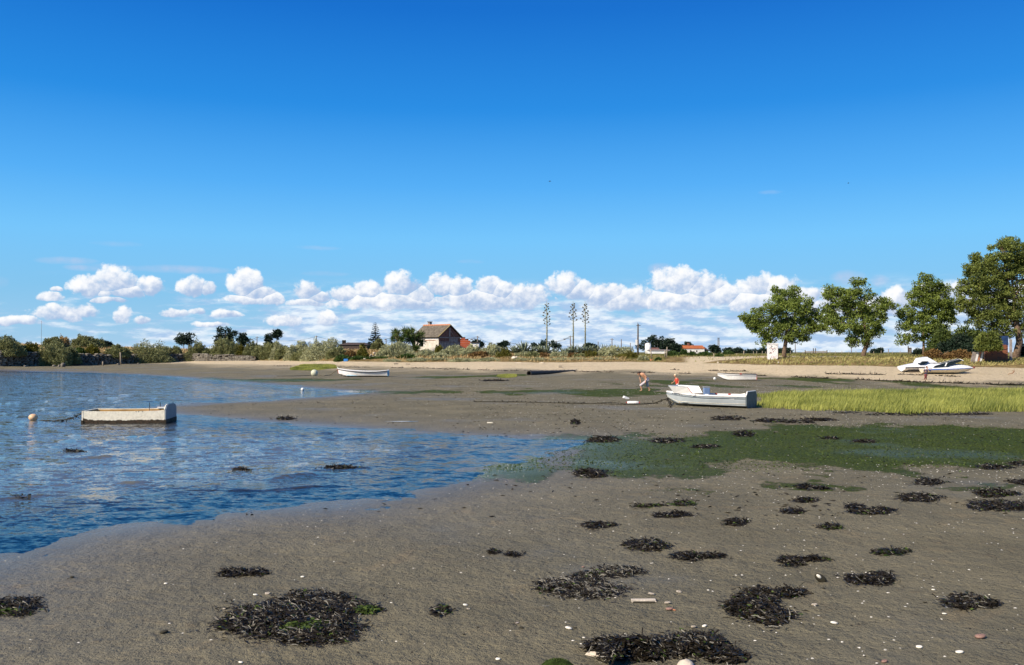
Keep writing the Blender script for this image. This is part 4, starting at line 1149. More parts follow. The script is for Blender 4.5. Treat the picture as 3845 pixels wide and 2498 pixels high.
def tall_pole():
    d = 150; b = at(2395, d); h = zat(1216, d) - b.z
    e = empty('tall_pole', tuple(b), label='tall dark wooden power pole with insulators at the right end of the shrubs', cat='pole')
    G().tube([(0, 0, -0.3), (0.05, 0, h)], [0.17, 0.11], 8).obj('mast', M['wood_dark'], e, True)
    G().box((0.12, 0, h - 0.3), (0.7, 0.1, 0.1)).obj('crossarm', M['wood_dark'], e)
    G().tube([(0, 0, h), (0, 0, h + 0.25)], 0.03, 5).obj('insulator', M['pole'], e)
    G().box((-0.25, -0.1, 2.3), (0.3, 0.25, 0.9)).obj('meter_box', M['white_wall'], e)
    G().box((0.02, -0.2, 2.2), (0.22, 0.06, 1.9)).obj('guard_plate', M['wood_dark'], e)
tall_pole()
def lattice():
    d = 420; b = at(2698, d); h = zat(1270, d) - b.z; w_ = 0.35
    e = empty('lattice_mast', tuple(b), label='distant steel lattice mast between the farmhouse and the first big tree', cat='mast')
    for sx in (-1, 1):
        for sy in (-1, 1):
            G().tube([(sx * w_, sy * w_, 0), (sx * w_ * .8, sy * w_ * .8, h)], 0.07, 4).obj('mast_leg', M['pole'], e)
    for k in range(11):
        z0, z1 = h * k / 11, h * (k + 1) / 11
        g = G()
        for sy in (-1, 1): g.tube([(-w_ * .9, sy * w_ * .9, z0), (w_ * .9, sy * w_ * .9, z1)], 0.045, 4)
        g.obj('brace', M['pole'], e)
    G().box((0, 0, h + 0.1), (1.0, 1.0, 0.15)).obj('top_platform', M['pole'], e)
lattice()

# ------------------------------------------------------------------ fence posts, rails, boards in the field
FP = [(2447, 1311, 1340, 140, 'leaning grey fence post in front of the white tank', -0.12), (2503, 1303, 1338, 141, 'tall pale fence post left of the farmhouse', 0.04), (2497, 1316, 1336, 142, 'short fence post beside the tall pale one', 0.0),
      (2680, 1328, 1342, 140, 'grey fence post below the lattice mast', 0.0), (2710, 1326, 1340, 145, 'grey fence post right of the lattice mast', 0.03), (2792, 1318, 1334, 160, 'thin fence post in the field, leaning slightly', 0.05), (2766, 1328, 1338, 150, 'low fence post in the field before the trees', 0.0)]
for px, yt, yb, d, lb, ln in FP: post(px, yt, yb, d, 0.09, lb, ln, name='fence_post', group='fence posts in the field')
ORD = ['first', 'second', 'third', 'fourth', 'fifth', 'sixth', 'seventh', 'eighth', 'ninth', 'tenth']
TR = [(2945, 'first big trunk'), (3247, 'second big trunk'), (3467, 'thin third trunk')]
PXS = list(range(2830, 2880, 16)) + list(range(2972, 3400, 24))
def post_label(px):
    tx, nm = min(TR, key=lambda q: abs(q[0] - px)); sd = 'left' if px < tx else 'right'
    same = sorted([q for q in PXS if min(TR, key=lambda r: abs(r[0] - q))[0] == tx and (q < tx) == (px < tx)], key=lambda q: abs(q - tx))
    return 'thin far fence post, %s to the %s of the %s' % (ORD[same.index(px)], sd, nm)
for k, px in enumerate(PXS):
    post(px + random.randint(-5, 5), 1321 - random.random() * 4, 1331, 165 + random.uniform(-5, 12), 0.05, post_label(px), random.uniform(-.05, .05), name='thin_fence_post', group='thin far fence posts behind the trees')
def rail():
    d = 175; b = at(3064, d)
    e = empty('field_rail', tuple(b), label='horizontal wooden rail on posts in the field between the first two big trees', cat='rail')
    X = lambda px: (px - 3064) * d / F
    for px, yt in ((3023, 1315), (3054, 1308), (3062, 1308), (3105, 1315)):
        G().tube([(X(px), 0, -0.3), (X(px), 0, zat(yt, d) - b.z)], 0.09, 6).obj('post', M['wood_dark'], e)
    G().tube([(X(3023), 0, zat(1321, d) - b.z), (X(3105), 0, zat(1320, d) - b.z)], 0.09, 6).obj('rail_bar', M['wood'], e)
    G().tube([(X(3023), 0, zat(1324, d) - b.z), (X(3105), 0, zat(1323.5, d) - b.z)], 0.06, 6).obj('rail_bar', M['wood'], e)
rail()
def board():
    d = 150; b = at(3415, d); X = lambda px: (px - 3415) * d / F
    e = empty('notice_frame', tuple(b), label='notice board in a two-post frame seen under the third big tree', cat='sign')
    for px, yt in ((3410, 1300), (3421, 1307)):
        G().box((X(px), 0, (zat(yt, d) - b.z) / 2), (0.13, 0.13, zat(yt, d) - b.z)).obj('post', M['wood_dark'], e)
    G().box((X(3416), 0.08, zat(1315, d) - b.z), (0.42, 0.05, 0.7)).obj('panel', M['plaster'], e)
    G().box((X(3415.5), 0.0, zat(1307, d) - b.z), (0.5, 0.06, 0.09)).obj('top_bar', M['wood_dark'], e)
board()
post(3440, 1311, 1330, 145, 0.06, 'thin dark post right of the notice board frame', name='fence_post', mat='wood_dark')

# ------------------------------------------------------------------ trees
def tree(px, ybase, d, trunk, lobes, kind, label, clumps=230, per=60, L=0.26, name='tree', group=None, cat='tree', ground_lock=True, depthk=0.85, cl_r=0.42):
    b = at(px, d); s_ = d / F
    e = empty(name, tuple(b), label=label, cat=cat, group=group)
    def loc(qx, qy, y=0.0): return Vector(((qx - px) * s_ + 0, y, zat(qy, d) - b.z))
    tp = [loc(q[0], q[1]) for q in trunk]; tp[0].z = -0.25
    tr = [q[2] * s_ for q in trunk]
    G().tube(tp, tr, 9).obj('trunk', M['bark'], e, True)
    tot = sum(l[2] * l[3] for l in lobes)
    P = []; O = []; LG = G()
    for (lx, ly, rx, ry, *yy) in lobes:
        yo = (yy[0] if yy else random.uniform(-0.3, 0.3)) * rx * s_
        c = loc(lx, ly, yo); RX, RZ = rx * s_, ry * s_; RY = RX * depthk
        n = max(4, int(clumps * rx * ry / tot))
        i0 = min(range(len(tp)), key=lambda i: abs(i - len(tp) * 0.75)); 
        st_ = tp[-1] if c.z > tp[-1].z - 0.5 else tp[max(1, len(tp) - 2)]
        mid = st_.lerp(c, 0.5) + Vector((random.uniform(-.2, .2), random.uniform(-.2, .2), 0.1))
        r0 = tr[-1] * 0.7
        LG.tube([st_, mid, c], [r0, r0 * 0.6, r0 * 0.3], 6)
        for k in range(n):
            v = Vector(rng.normal(size=3)); v.normalize()
            q = random.uniform(0.35, 1.0) ** 0.5 * (1 + 0.22 * float(vnoise(v.x * 2 + lx, v.z * 2 + ly, 3)))
            cc = c + Vector((v.x * RX * q, v.y * RY * q, v.z * RZ * q))
            if k % 2 == 0: LG.tube([c.lerp(cc, 0.1), c.lerp(cc, 0.55) + Vector((0, 0, -0.05)), cc], [r0 * 0.28, r0 * 0.16, 0.012], 4, False)
            m = int(per * random.uniform(0.6, 1.4)); rad = cl_r * random.uniform(0.7, 1.4)
            dd = unit(rng.normal(size=(m, 3))); p = np.array(cc) + dd * (rng.uniform(0.2, 1, m) ** 0.5)[:, None] * rad * np.array([1.15, 1.0, 0.75])
            P.append(p); O.append(np.concatenate([dd, np.full((m, 1), random.random())], 1))
    LG.obj('limbs', M['bark'], e, True)
    P = np.concatenate(P); O = np.concatenate(O)
    tint = np.clip(O[:, 3] * 0.7 + rng.normal(0.15, 0.2, len(P)), 0, 1)
    leaves('crown', P, O[:, :3], L, L * 0.55, M['leaf_' + kind], e, tint)
    return e
BT = 'large trees lining the right side of the beach'
tree(2945, 1345, 118, [(2945, 1346, 9.5), (2944, 1325, 8), (2948, 1300, 7.5), (2952, 1270, 6.5), (2955, 1230, 5), (2955, 1180, 3)],
     [(2958, 1122, 52, 40), (2905, 1150, 46, 40), (3010, 1150, 50, 40), (2860, 1190, 48, 34), (3052, 1190, 42, 34), (2820, 1200, 34, 22), (2955, 1180, 60, 45), (2880, 1235, 50, 32), (3020, 1228, 56, 34), (2955, 1245, 50, 36), (2835, 1225, 30, 22), (2985, 1270, 40, 22), (2905, 1268, 42, 20), (2870, 1292, 22, 8, 0.0), (3060, 1225, 30, 20), (3030, 1262, 26, 16), (2985, 1090, 22, 16), (2925, 1096, 22, 16), (2800, 1188, 14, 9)],
     'oak', 'first and roundest of the big trees, its dark trunk beside the white cabin', clumps=430, per=62, group=BT)
tree(3243, 1343, 116, [(3241, 1344, 9.5), (3243, 1325, 8.5), (3252, 1300, 8), (3262, 1275, 7), (3252, 1235, 6), (3240, 1190, 4)],
     [(3225, 1072, 30, 24), (3125, 1090, 30, 26), (3160, 1120, 50, 34), (3215, 1120, 48, 34), (3265, 1100, 18, 18), (3145, 1165, 46, 32), (3225, 1170, 50, 40), (3290, 1160, 42, 30), (3325, 1125, 26, 14), (3345, 1150, 24, 14), (3120, 1205, 32, 22), (3180, 1225, 50, 34), (3250, 1230, 50, 38), (3300, 1205, 34, 34), (3100, 1230, 24, 18), (3210, 1270, 38, 20), (3290, 1245, 26, 22), (3195, 1292, 16, 10), (3105, 1195, 26, 14), (3250, 1290, 18, 12), (3110, 1120, 12, 16)],
     'oak', 'second big tree with an open ragged crown on a trunk leaning right', clumps=400, per=60, group=BT)
tree(3468, 1340, 117, [(3468, 1341, 5.5), (3468, 1310, 4.5), (3468, 1265, 4), (3474, 1200, 3.5), (3470, 1120, 2)],
     [(3480, 1046, 26, 18), (3465, 1075, 34, 26), (3455, 1110, 40, 28), (3510, 1085, 28, 32), (3545, 1085, 16, 18), (3525, 1125, 40, 32), (3475, 1150, 44, 30), (3550, 1155, 34, 28), (3430, 1150, 30, 14), (3400, 1180, 34, 18), (3440, 1195, 40, 22), (3510, 1190, 50, 34), (3560, 1190, 34, 24), (3405, 1225, 34, 20), (3460, 1235, 44, 26), (3530, 1235, 36, 28), (3395, 1265, 22, 14), (3440, 1275, 26, 12), (3385, 1288, 14, 8), (3500, 1262, 34, 14), (3580, 1150, 22, 22)],
     'oak', 'third big tree, tall narrow crown on a thin straight trunk', clumps=400, per=60, group=BT)
tree(3815, 1338, 106, [(3812, 1339, 15), (3820, 1312, 12), (3828, 1285, 12), (3822, 1240, 11), (3815, 1190, 8), (3808, 1120, 5)],
     [(3800, 915, 40, 30), (3760, 945, 50, 34), (3700, 990, 44, 34), (3840, 950, 60, 44), (3650, 1010, 34, 30), (3780, 1010, 80, 56), (3680, 1050, 56, 44), (3630, 1075, 36, 30), (3850, 1040, 70, 60), (3740, 1090, 70, 54), (3650, 1125, 50, 34), (3820, 1120, 70, 56), (3700, 1160, 56, 40), (3620, 1150, 34, 22), (3780, 1180, 60, 44), (3720, 1215, 56, 34), (3850, 1200, 50, 44), (3910, 1000, 70, 70), (3930, 1130, 70, 60), (3668, 1195, 40, 26), (3760, 1250, 46, 22), (3660, 960, 18, 14), (3850, 1255, 30, 16), (3605, 1095, 16, 20)],
     'big', 'biggest tree, filling the right edge of the picture', clumps=900, per=70, group=BT, L=0.24)
tree(3960, 1340, 108, [(3960, 1341, 12), (3965, 1280, 10), (3960, 1200, 7)],
     [(3970, 1150, 80, 60), (4030, 1100, 80, 70), (3980, 1040, 70, 70), (4060, 1190, 60, 50), (3930, 1220, 50, 34)], 'big', 'tree standing behind the biggest one at the right edge', clumps=300, per=60, group=BT)
BS = 'leafy bushes between the right hand trees'
bush(3545, 1222, 150, 112, 'bright', 'wide bright green bush between the third tree and the brick shed', group=BS, depth=0.9, dens=1.1, cat='bush', name='bush')
bush(3640, 1212, 150, 113, 'bright', 'tall bright green bush touching the biggest tree', group=BS, depth=0.9, dens=1.1, cat='bush', name='bush')
bush(3600, 1262, 170, 109.5, 'dark', 'dark underside of the bright green bushes, shade put into the leaf colour', group=BS, depth=0.7, dens=1.3, cat='bush', name='bush')  # separate dark-leaved mass painting the shaded underside of the bright bushes
bush(3712, 1236, 84, 99.0, 'big', 'bush hanging over the left side of the brick shed', ybot=1312, dens=1.2, group=BS, depth=0.8, cat='bush', name='bush')
bush(3505, 1312, 80, 108, 'rust', 'pile of dry brown brushwood at the foot of the third tree', group=BS, cat='brushwood', name='brushwood')
bush(3600, 1318, 120, 106.5, 'rust', 'dry brown undergrowth below the dark underside of the bright green bushes', group=BS, cat='brushwood', name='brushwood')
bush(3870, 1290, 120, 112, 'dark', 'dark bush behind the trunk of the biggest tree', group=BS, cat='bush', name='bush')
for i in range(6):
    q = at(3498 + i * 9, 107.5)
    g = G().tube([(-0.3, 0, 0.02), (0.5, 0.05, 0.25 + 0.08 * i), (1.3, 0.1, 0.75 + random.uniform(-.3, .3))], [0.03, 0.025, 0.012], 5)
    o = g.obj('dead_branch', M['wood'], None, label='thin dead branch sticking out of the brushwood, %s from the third trunk' % ORD[i], cat='branch', group='dead branches in the brushwood'); o.location = q
# distant trees
FT = [(690, 1322, 300, [(690, 1275, 22, 18), (705, 1262, 14, 12), (675, 1282, 18, 14), (700, 1285, 22, 14)], 'dark round tree, leftmost on the horizon'),
      (846, 1322, 300, [(825, 1245, 12, 10), (850, 1242, 16, 12), (872, 1258, 18, 14), (840, 1270, 30, 18), (860, 1285, 24, 18), (822, 1280, 16, 16)], 'dark spreading tree between two round shrubs'),
      (912, 1318, 300, [(912, 1264, 8, 8), (908, 1278, 12, 10), (918, 1276, 10, 8), (912, 1292, 8, 10)], 'small dark tree with a lopsided crown'),
      (1009, 1322, 280, [(1009, 1266, 6, 10), (1009, 1282, 9, 14), (1010, 1300, 9, 12)], 'small dark cypress left of the bent palm-like tree'),
      (1040, 1322, 280, [(1040, 1246, 9, 6), (1046, 1252, 8, 7), (1036, 1256, 6, 8), (1041, 1263, 4, 6)], 'top-heavy wind-bent tree on a bare thin trunk'),
      (2470, 1326, 320, [(2465, 1275, 36, 16), (2440, 1290, 30, 20), (2490, 1292, 34, 20), (2470, 1305, 50, 18), (2420, 1308, 20, 14)], 'big dark evergreen behind the white tank'),
      (2518, 1326, 318, [(2516, 1285, 12, 8), (2528, 1296, 14, 10), (2505, 1298, 14, 10), (2520, 1308, 20, 10)], 'smaller dark tree with open crown right of the big evergreen'),
      (2540, 1326, 316, [(2536, 1305, 16, 8), (2542, 1314, 14, 8)], 'low dark bush-like tree near the farmhouse'),
      (2565, 1326, 345, [(2563, 1308, 12, 6), (2585, 1298, 7, 6)], 'dark tree rising behind the farmhouse roof'),
      (2672, 1328, 330, [(2672, 1306, 8, 8), (2680, 1312, 16, 9), (2694, 1320, 14, 6)], 'dark pointed tree right of the farmhouse'),
      (2735, 1328, 420, [(2738, 1318, 8, 6), (2728, 1322, 14, 4), (2745, 1322, 12, 4)], 'low far tree beyond the field, left of the pair'),
      (2772, 1328, 420, [(2770, 1317, 10, 6), (2776, 1322, 14, 5)], 'low far tree beyond the field, right of the pair'),
      (2815, 1328, 430, [(2815, 1323, 12, 3), (2845, 1323, 12, 3)], 'flat dark line of far shrubs beyond the field'),
      (2866, 1328, 430, [(2864, 1318, 4, 5), (2870, 1322, 10, 4)], 'small far tree just left of the white cabin'),
      (2955, 1328, 430, [(2930, 1321, 10, 5), (2957, 1320, 7, 6)], 'small far tree behind the first big trunk'),
      (3306, 1328, 430, [(3306, 1317, 4, 6), (3290, 1322, 14, 4)], 'small pointed far tree between the second and third big trees'),
      (2060, 1322, 210, [(2020, 1298, 22, 12), (2045, 1293, 22, 12), (2085, 1297, 20, 12)], 'dark low trees behind the agaves'),
      (2210, 1322, 210, [(2205, 1302, 18, 8), (2225, 1304, 18, 8)], 'dark trees behind the third flower stalk'),
      (1790, 1322, 230, [(1788, 1288, 12, 6), (1800, 1294, 14, 6)], 'dark bush behind the outbuilding lamp pole'),
      (1896, 1322, 240, [(1896, 1291, 8, 5), (1880, 1296, 10, 4)], 'small dark tree behind the crossarm pole'),
      (3450, 1335, 135, [(3452, 1322, 22, 7), (3440, 1326, 16, 4)], 'low rounded dark mound of scrub left of the third trunk')]
for px, yb, d, lobes, lb in FT:
    k = d / 118
    area = sum(l[2] * l[3] for l in lobes) * (d / F) ** 2
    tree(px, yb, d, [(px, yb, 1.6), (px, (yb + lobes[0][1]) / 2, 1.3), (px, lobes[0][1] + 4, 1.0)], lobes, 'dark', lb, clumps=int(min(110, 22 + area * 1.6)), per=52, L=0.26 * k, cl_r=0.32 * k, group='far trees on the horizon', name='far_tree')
# conifer with whorled branches
def conifer():
    d = 215; b = at(1409, d); s_ = d / F
    e = empty('tall_conifer', tuple(b), label='tall dark symmetrical conifer with tiered open branches', cat='tree')
    H = zat(1210, d) - b.z
    G().tube([(0, 0, -0.2), (0, 0, H * 0.95)], [0.22, 0.05], 7).obj('trunk', M['bark'], e, True)
    n = 260
    t_ = np.sort(rng.uniform(0, 1, n)); side = np.where(np.arange(n) % 2, 1, -1)
    p = np.stack([t_, side * 0.02, 0.10 * t_ ** 2], 1); o_ = np.stack([0.6 + 0 * t_, side * 1.0, 0.25 + 0 * t_], 1)
    tmp = leaves('branch', p, o_, 0.17, 0.05, M['leaf_dark'], None, outk=1.2)
    bm_ = tmp.data; bpy.data.objects.remove(tmp)
    tiers = 15
    for k in range(tiers):
        f = k / (tiers - 1)
        z = H * (0.12 + 0.86 * f); ln = (26 * (1 - f) ** 0.8 + 4.5) * s_
        if k == tiers - 1: ln = 6 * s_
        m = 7
        for j in range(m):
            a = 2 * math.pi * (j + 0.37 * k) / m + random.uniform(-.1, .1)
            q = ln * random.uniform(0.85, 1.1)
            inst(bm_, 'branch', e, (0, 0, z), (0, R(random.uniform(-16, -4)) if k < tiers - 1 else R(20), a), (q, q * 0.8, q * 0.9))
conifer()
# yucca trees
def yucca(px, ytop, d, w_, heads, label):
    b = at(px, d); s_ = d / F; e = empty('yucca_tree', tuple(b), label=label, cat='tree', group='yucca trees beside the old house')
    H = zat(ytop, d) - b.z
    g = G(); HM = []
    for k in range(heads):
        a = 2.4 * k; f = 0.25 + 0.75 * (k / heads)
        hx = math.cos(a) * w_ * s_ * 0.36 * (1.1 - 0.3 * f); hy = math.sin(a) * w_ * s_ * 0.3; hz = H * (0.45 + 0.45 * ((k * 7) % heads) / heads)
        g.tube([(0, 0, -0.2), (hx * 0.4, hy * 0.4, hz * 0.45), (hx, hy, hz)], [0.16, 0.12, 0.07], 6)
        HM.append((hx, hy, hz))
    g.obj('trunk', M['bark'], e, True)
    for k, (hx, hy, hz) in enumerate(HM):
        n = 90
        dd = unit(rng.normal(size=(n, 3)) * np.array([1, 1, 0.8]) + np.array([0, 0, 0.25]))
        o = leaves('leaf_head', dd * 0.06, dd, 0.95, 0.11, M['leaf_bright'] if k % 2 else M['leaf_green'], e, outk=5)
        o.location = (hx, hy, hz)
yucca(1508, 1233, 158, 88, 13, 'left yucca tree with a dense crown of sword-shaped leaves')
yucca(1558, 1230, 160, 70, 10, 'right yucca tree partly covering the corner of the old house')
yucca(1560, 1296, 157, 20, 2, 'small yucca shoot in front of the white house wall')
# upright leafy weed
b = at(1361, 147.0)
e = empty('upright_plant', tuple(b), label='upright bright green leafy plant standing out against the dry grass', cat='plant')
hh = zat(1293, 147) - b.z
G().tube([(0, 0, -0.1), (0.03, 0, hh)], [0.05, 0.02], 5).obj('stem', M['twig'], e)
t_ = rng.uniform(0.3, 1, 110); aa = rng.uniform(0, 6.28, 110)
leaves('foliage', np.stack([0.03 * t_, 0 * t_, t_ * hh], 1), np.stack([np.cos(aa), np.sin(aa), 0.4 + 0 * aa], 1), 0.62, 0.2, M['leaf_yellow'], e, outk=3)

# ------------------------------------------------------------------ agaves and their flower stalks
def agave_mat():
    m, t, p, o = newmat('agave')
    pos = t.node('ShaderNodeTexCoord').outputs['Object']
    sp_ = t.node('ShaderNodeSeparateXYZ'); t.link(pos, sp_.inputs[0])
    edge = t.v(sp_.outputs[1]).fn('ABSOLUTE').ss(0.55, 0.9)
    n = t.noise(pos, 2.0, 3, 0.5)
    c = t.mix(n, (0.11, 0.145, 0.095), (0.20, 0.235, 0.15)); c = t.mix(edge * 0.5, c, (0.50, 0.49, 0.32))
    t.link(c, p.inputs['Base Color']); p.inputs['Roughness'].default_value = 0.5
    return m
M['agave'] = agave_mat()
def agave_leaf(curve):
    g = G(); n = 6; A_ = []
    for i in range(n + 1):
        f = i / n; w_ = (0.55 + 1.9 * f * (1 - f) ** 0.9) * (1 - f) ** 0.35 if f < 1 else 0.01
        x = f; z = -curve * f * f
        for s_, up in ((-1, 0.05), (-0.5, -0.01), (0, -0.035), (0.5, -0.01), (1, 0.05)): A_.append((x, s_ * w_, z + up * (1 - f)))
        for s_, up in ((-1, 0.04), (0, -0.10), (1, 0.04)): A_.append((x, s_ * w_ * 0.96, z + up * (1 - f)))
    g.v = A_
    for i in range(n):
        for k in range(4): g.f.append((i * 8 + k, i * 8 + k + 1, i * 8 + 8 + k + 1, i * 8 + 8 + k))
        for k in (5, 6): g.f.append((i * 8 + k + 1, i * 8 + k, i * 8 + 8 + k, i * 8 + 8 + k + 1))
    return g.mesh('agave_leaf', M['agave'], True)
AL = [agave_leaf(0.0), agave_leaf(0.12), agave_leaf(0.32)]
AGN = 0
def agave(px, d, size, n, label, ytop=None):
    b = at(px, d, 0.1)
    if ytop: b.z = max(b.z, zat(ytop, d) - size * 0.95)
    e = empty('agave', tuple(b), label=label, cat='agave', group='agaves on the bank')
    for k in range(n):
        f = k / n
        el = R(88 - 80 * f ** 0.8 + random.uniform(-6, 6)); az = 2.39996 * k
        ln = size * (0.75 + 0.35 * math.sin(f * 3)) * random.uniform(0.85, 1.12)
        inst(AL[0 if f < 0.4 else random.choice((1, 1, 2))], 'leaf', e, (0.05 * math.cos(az), 0.05 * math.sin(az), 0.0), (0, -el, az), (ln, 0.115 * size / 1.4, ln))
for px, d, sz, n, yt, lb in [(1966, 147.5, 2.3, 34, 1277, 'largest agave with tall upright sword leaves'), (1932, 147.0, 1.6, 24, 1290, 'agave with drooping leaves left of the largest agave'), (2003, 147.5, 1.5, 24, 1296, 'agave with arching leaves right of the largest agave'),
        (2028, 148.5, 1.5, 24, 1290, 'agave just left of the first flower stalk'), (2053, 148.0, 1.7, 26, 1290, 'agave at the foot of the first flower stalk'), (2082, 147.5, 1.5, 22, 1302, 'agave with long leaves leaning right of the first flower stalk'),
        (2112, 148.0, 1.3, 22, 1302, 'low agave midway between first and second flower stalk'), (2130, 147.0, 1.3, 22, 1300, 'agave close left of the second flower stalk'), (2152, 148.0, 1.6, 26, 1290, 'agave at the foot of the second flower stalk'),
        (2176, 147.5, 1.5, 24, 1292, 'agave between the second and third flower stalks'), (2197, 148.0, 1.6, 26, 1292, 'agave at the foot of the third flower stalk'), (2222, 148.5, 1.5, 22, 1292, 'agave with upright leaves right of the third flower stalk'), (2240, 150.0, 1.4, 22, 1292, 'agave second to the right of the third flower stalk'),
        (2267, 152.0, 1.4, 20, 1290, 'bluish agave tips above the left edge of the rightmost big shrub')]:
    agave(px, d, sz, n, lb, yt)
M['stalk'] = simple('flower_stalk', (0.23, 0.22, 0.12), 0.8, 0.25, 2)
M['pod'] = simple('seed_pods', (0.10, 0.085, 0.055), 0.9, 0.3, 8)
def stalk(px, ytop, d, label, lowest):
    b = at(px, d, 0.1); H = zat(ytop, d) - b.z; s_ = d / F
    e = empty('agave_flower_stalk', tuple(b), label=label, cat='flower stalk', group='tall agave flower stalks')
    G().tube([(0, 0, 0), (0.04, 0, H * 0.5), (0, 0, H * 0.9), (0, 0, H)], [0.13, 0.10, 0.05, 0.025], 8).obj('stem', M['stalk'], e, True)
    n = 22; z0 = zat(lowest, d) - b.z
    for k in range(n):
        f = k / (n - 1); z = z0 + (H * 0.93 - z0) * f
        ln = (15 - 9.5 * f ** 1.3) * s_ * random.uniform(0.85, 1.15) * (0.85 if f < 0.12 else 1); a = 2.4 * k + random.uniform(-.3, .3)
        c_, q = math.cos(a), math.sin(a)
        g = G().tube([(0, 0, z), (c_ * ln * 0.6, q * ln * 0.6, z - 0.02), (c_ * ln, q * ln, z + 0.14)], [0.035, 0.028, 0.02], 5)
        br = g.obj('branch', M['stalk'], e)
        g = G()
        for j in range(5): g.ball((c_ * ln * random.uniform(.9, 1.15) + random.uniform(-.06, .06), q * ln + random.uniform(-.06, .06), z + 0.18 + random.uniform(-.05, .08)), 0.085, 6, 4)
        g.obj('pod_cluster', M['pod'], br)
    for k in range(9):
        z = z0 * (0.2 + 0.09 * k); G().box((0.02 + 0.1 * (1 if k % 2 else -1), 0, z), (0.10, 0.05, 0.14)).obj('bract', M['stalk'], e)
stalk(2053, 1131, 148, 'left one of the three tall agave flower stalks', 1222)
stalk(2152, 1131, 148, 'middle one of the three tall agave flower stalks', 1206)
stalk(2197, 1132, 148, 'right one of the three tall agave flower stalks', 1214)
# rubble and beach litter on the upper sand
for i, (px, py, w_, h_, lb) in enumerate([(1331, 1333, 1.0, 0.28, 'white concrete slab lying on the rubble above the blue crate'), (1320, 1340, 0.5, 0.3, 'pale stone below the white slab'), (1343, 1340, 0.45, 0.3, 'pale stone right of the white slab'), (1326, 1345, 0.5, 0.3, 'pale stone nearest above the low green bush'),
        (1394, 1338, 0.5, 0.4, 'pale stone in the pinkish rubble pile, top left'), (1405, 1330, 0.55, 0.4, 'pale stone at the top of the pinkish rubble pile'), (1400, 1345, 0.6, 0.42, 'pale stone at the middle of the pinkish rubble pile'), (1411, 1341, 0.6, 0.5, 'largest pale stone at the right of the rubble pile'), (1416, 1332, 0.45, 0.35, 'pale stone at the upper right of the rubble pile'), (1388, 1347, 0.45, 0.3, 'pale stone at the lower left of the rubble pile'), (1370, 1350, 0.5, 0.2, 'flat pale stone left of the rubble pile'),
        (1930, 1352, 0.9, 0.7, 'white broken lump of concrete below the big agave'), (1940, 1346, 0.6, 0.4, 'small white lump on top of the broken concrete'), (2424, 1345, 0.5, 0.25, 'small white stone left of the orange scrap on the dune'), (2695, 1364, 0.35, 0.25, 'small pinkish stone at the dune edge'), (2922, 1364, 0.3, 0.2, 'small white scrap on the grass below the cabin')]):
    p = ground(px, py)
    o = inst(random.choice(SM).copy(), 'rubble_stone', None, (p.x, p.y, p.z + h_ * 0.3), (random.uniform(-.4, .4), random.uniform(-.4, .4), random.uniform(0, 3)), (w_, w_ * .7, h_), label=lb, cat='stone', group='pale stones on the bank')
    o.data.materials[0] = M['pale_stone']

# ------------------------------------------------------------------ boats
M['boat_white'] = simple('boat_white', (0.80, 0.78, 0.75), 0.45, 0.08, 2.5, 0.5, dirt=((0.50, 0.44, 0.36), 0.35))
M['boat_grey'] = simple('boat_grey', (0.36, 0.395, 0.41), 0.5, 0.10, 2.5, 0.4, dirt=((0.36, 0.37, 0.34), 0.4))
M['boat_grey_dark'] = simple('boat_grey_dark', (0.24, 0.27, 0.29), 0.55, 0.12, 2.5, 0.4)
M['trim_black'] = simple('trim_black', (0.03, 0.03, 0.035), 0.5, 0.1, 3)
M['trim_red'] = simple('trim_red', (0.40, 0.06, 0.05), 0.6, 0.2, 3)
M['boat_blue'] = simple('boat_blue', (0.12, 0.42, 0.60), 0.5, 0.15, 3)
M['fouling'] = simple('fouling', (0.075, 0.072, 0.030), 0.9, 0.5, 7, 0.2, dirt=((0.42, 0.40, 0.32), 0.55), bump=0.02, bscale=30)
M['fouling_dark'] = simple('fouling_dark', (0.040, 0.030, 0.018), 0.8, 0.5, 9, 0.3, dirt=((0.16, 0.07, 0.04), 0.6), bump=0.03, bscale=24)
M['cream'] = simple('cream_wood', (0.82, 0.76, 0.61), 0.8, 0.14, 7, 0.2, dirt=((0.48, 0.40, 0.28), 0.55), bump=0.012, bscale=30)
M['ochre'] = simple('ochre_wood', (0.46, 0.26, 0.075), 0.7, 0.25, 4, 0.3)
M['rope'] = simple('rope', (0.16, 0.13, 0.08), 0.95, 0.4, 12, 0.1)
M['weed_rope'] = simple('weed_rope', (0.035, 0.030, 0.018), 0.8, 0.4, 12, 0.3)
M['fibre'] = simple('fibreglass', (0.80, 0.80, 0.80), 0.25, 0.03, 2, 0.5)
M['hull_cream'] = simple('hull_cream', (0.74, 0.66, 0.50), 0.35, 0.06, 2, 0.5)
M['stripe_blue'] = simple('stripe_blue', (0.02, 0.13, 0.50), 0.3, 0.1, 2)
M['glass_dark'] = simple('tinted_screen', (0.012, 0.018, 0.022), 0.3, 0.1, 2, 0.15)
M['skin'] = simple('skin', (0.52, 0.27, 0.16), 0.6, 0.1, 8)
M['hair'] = simple('hair_dark', (0.04, 0.022, 0.015), 0.7, 0.3, 20)
M['cloth_grey'] = simple('cloth_greyish', (0.50, 0.44, 0.46), 0.9, 0.12, 12)
M['cloth_red'] = simple('cloth_red', (0.55, 0.06, 0.035), 0.9, 0.15, 12)
M['cloth_white'] = simple('cloth_white', (0.80, 0.78, 0.72), 0.9, 0.08, 12)
M['cloth_navy'] = simple('cloth_navy', (0.045, 0.04, 0.075), 0.9, 0.2, 12)
M['cloth_maroon'] = simple('cloth_maroon', (0.17, 0.035, 0.035), 0.9, 0.2, 12)

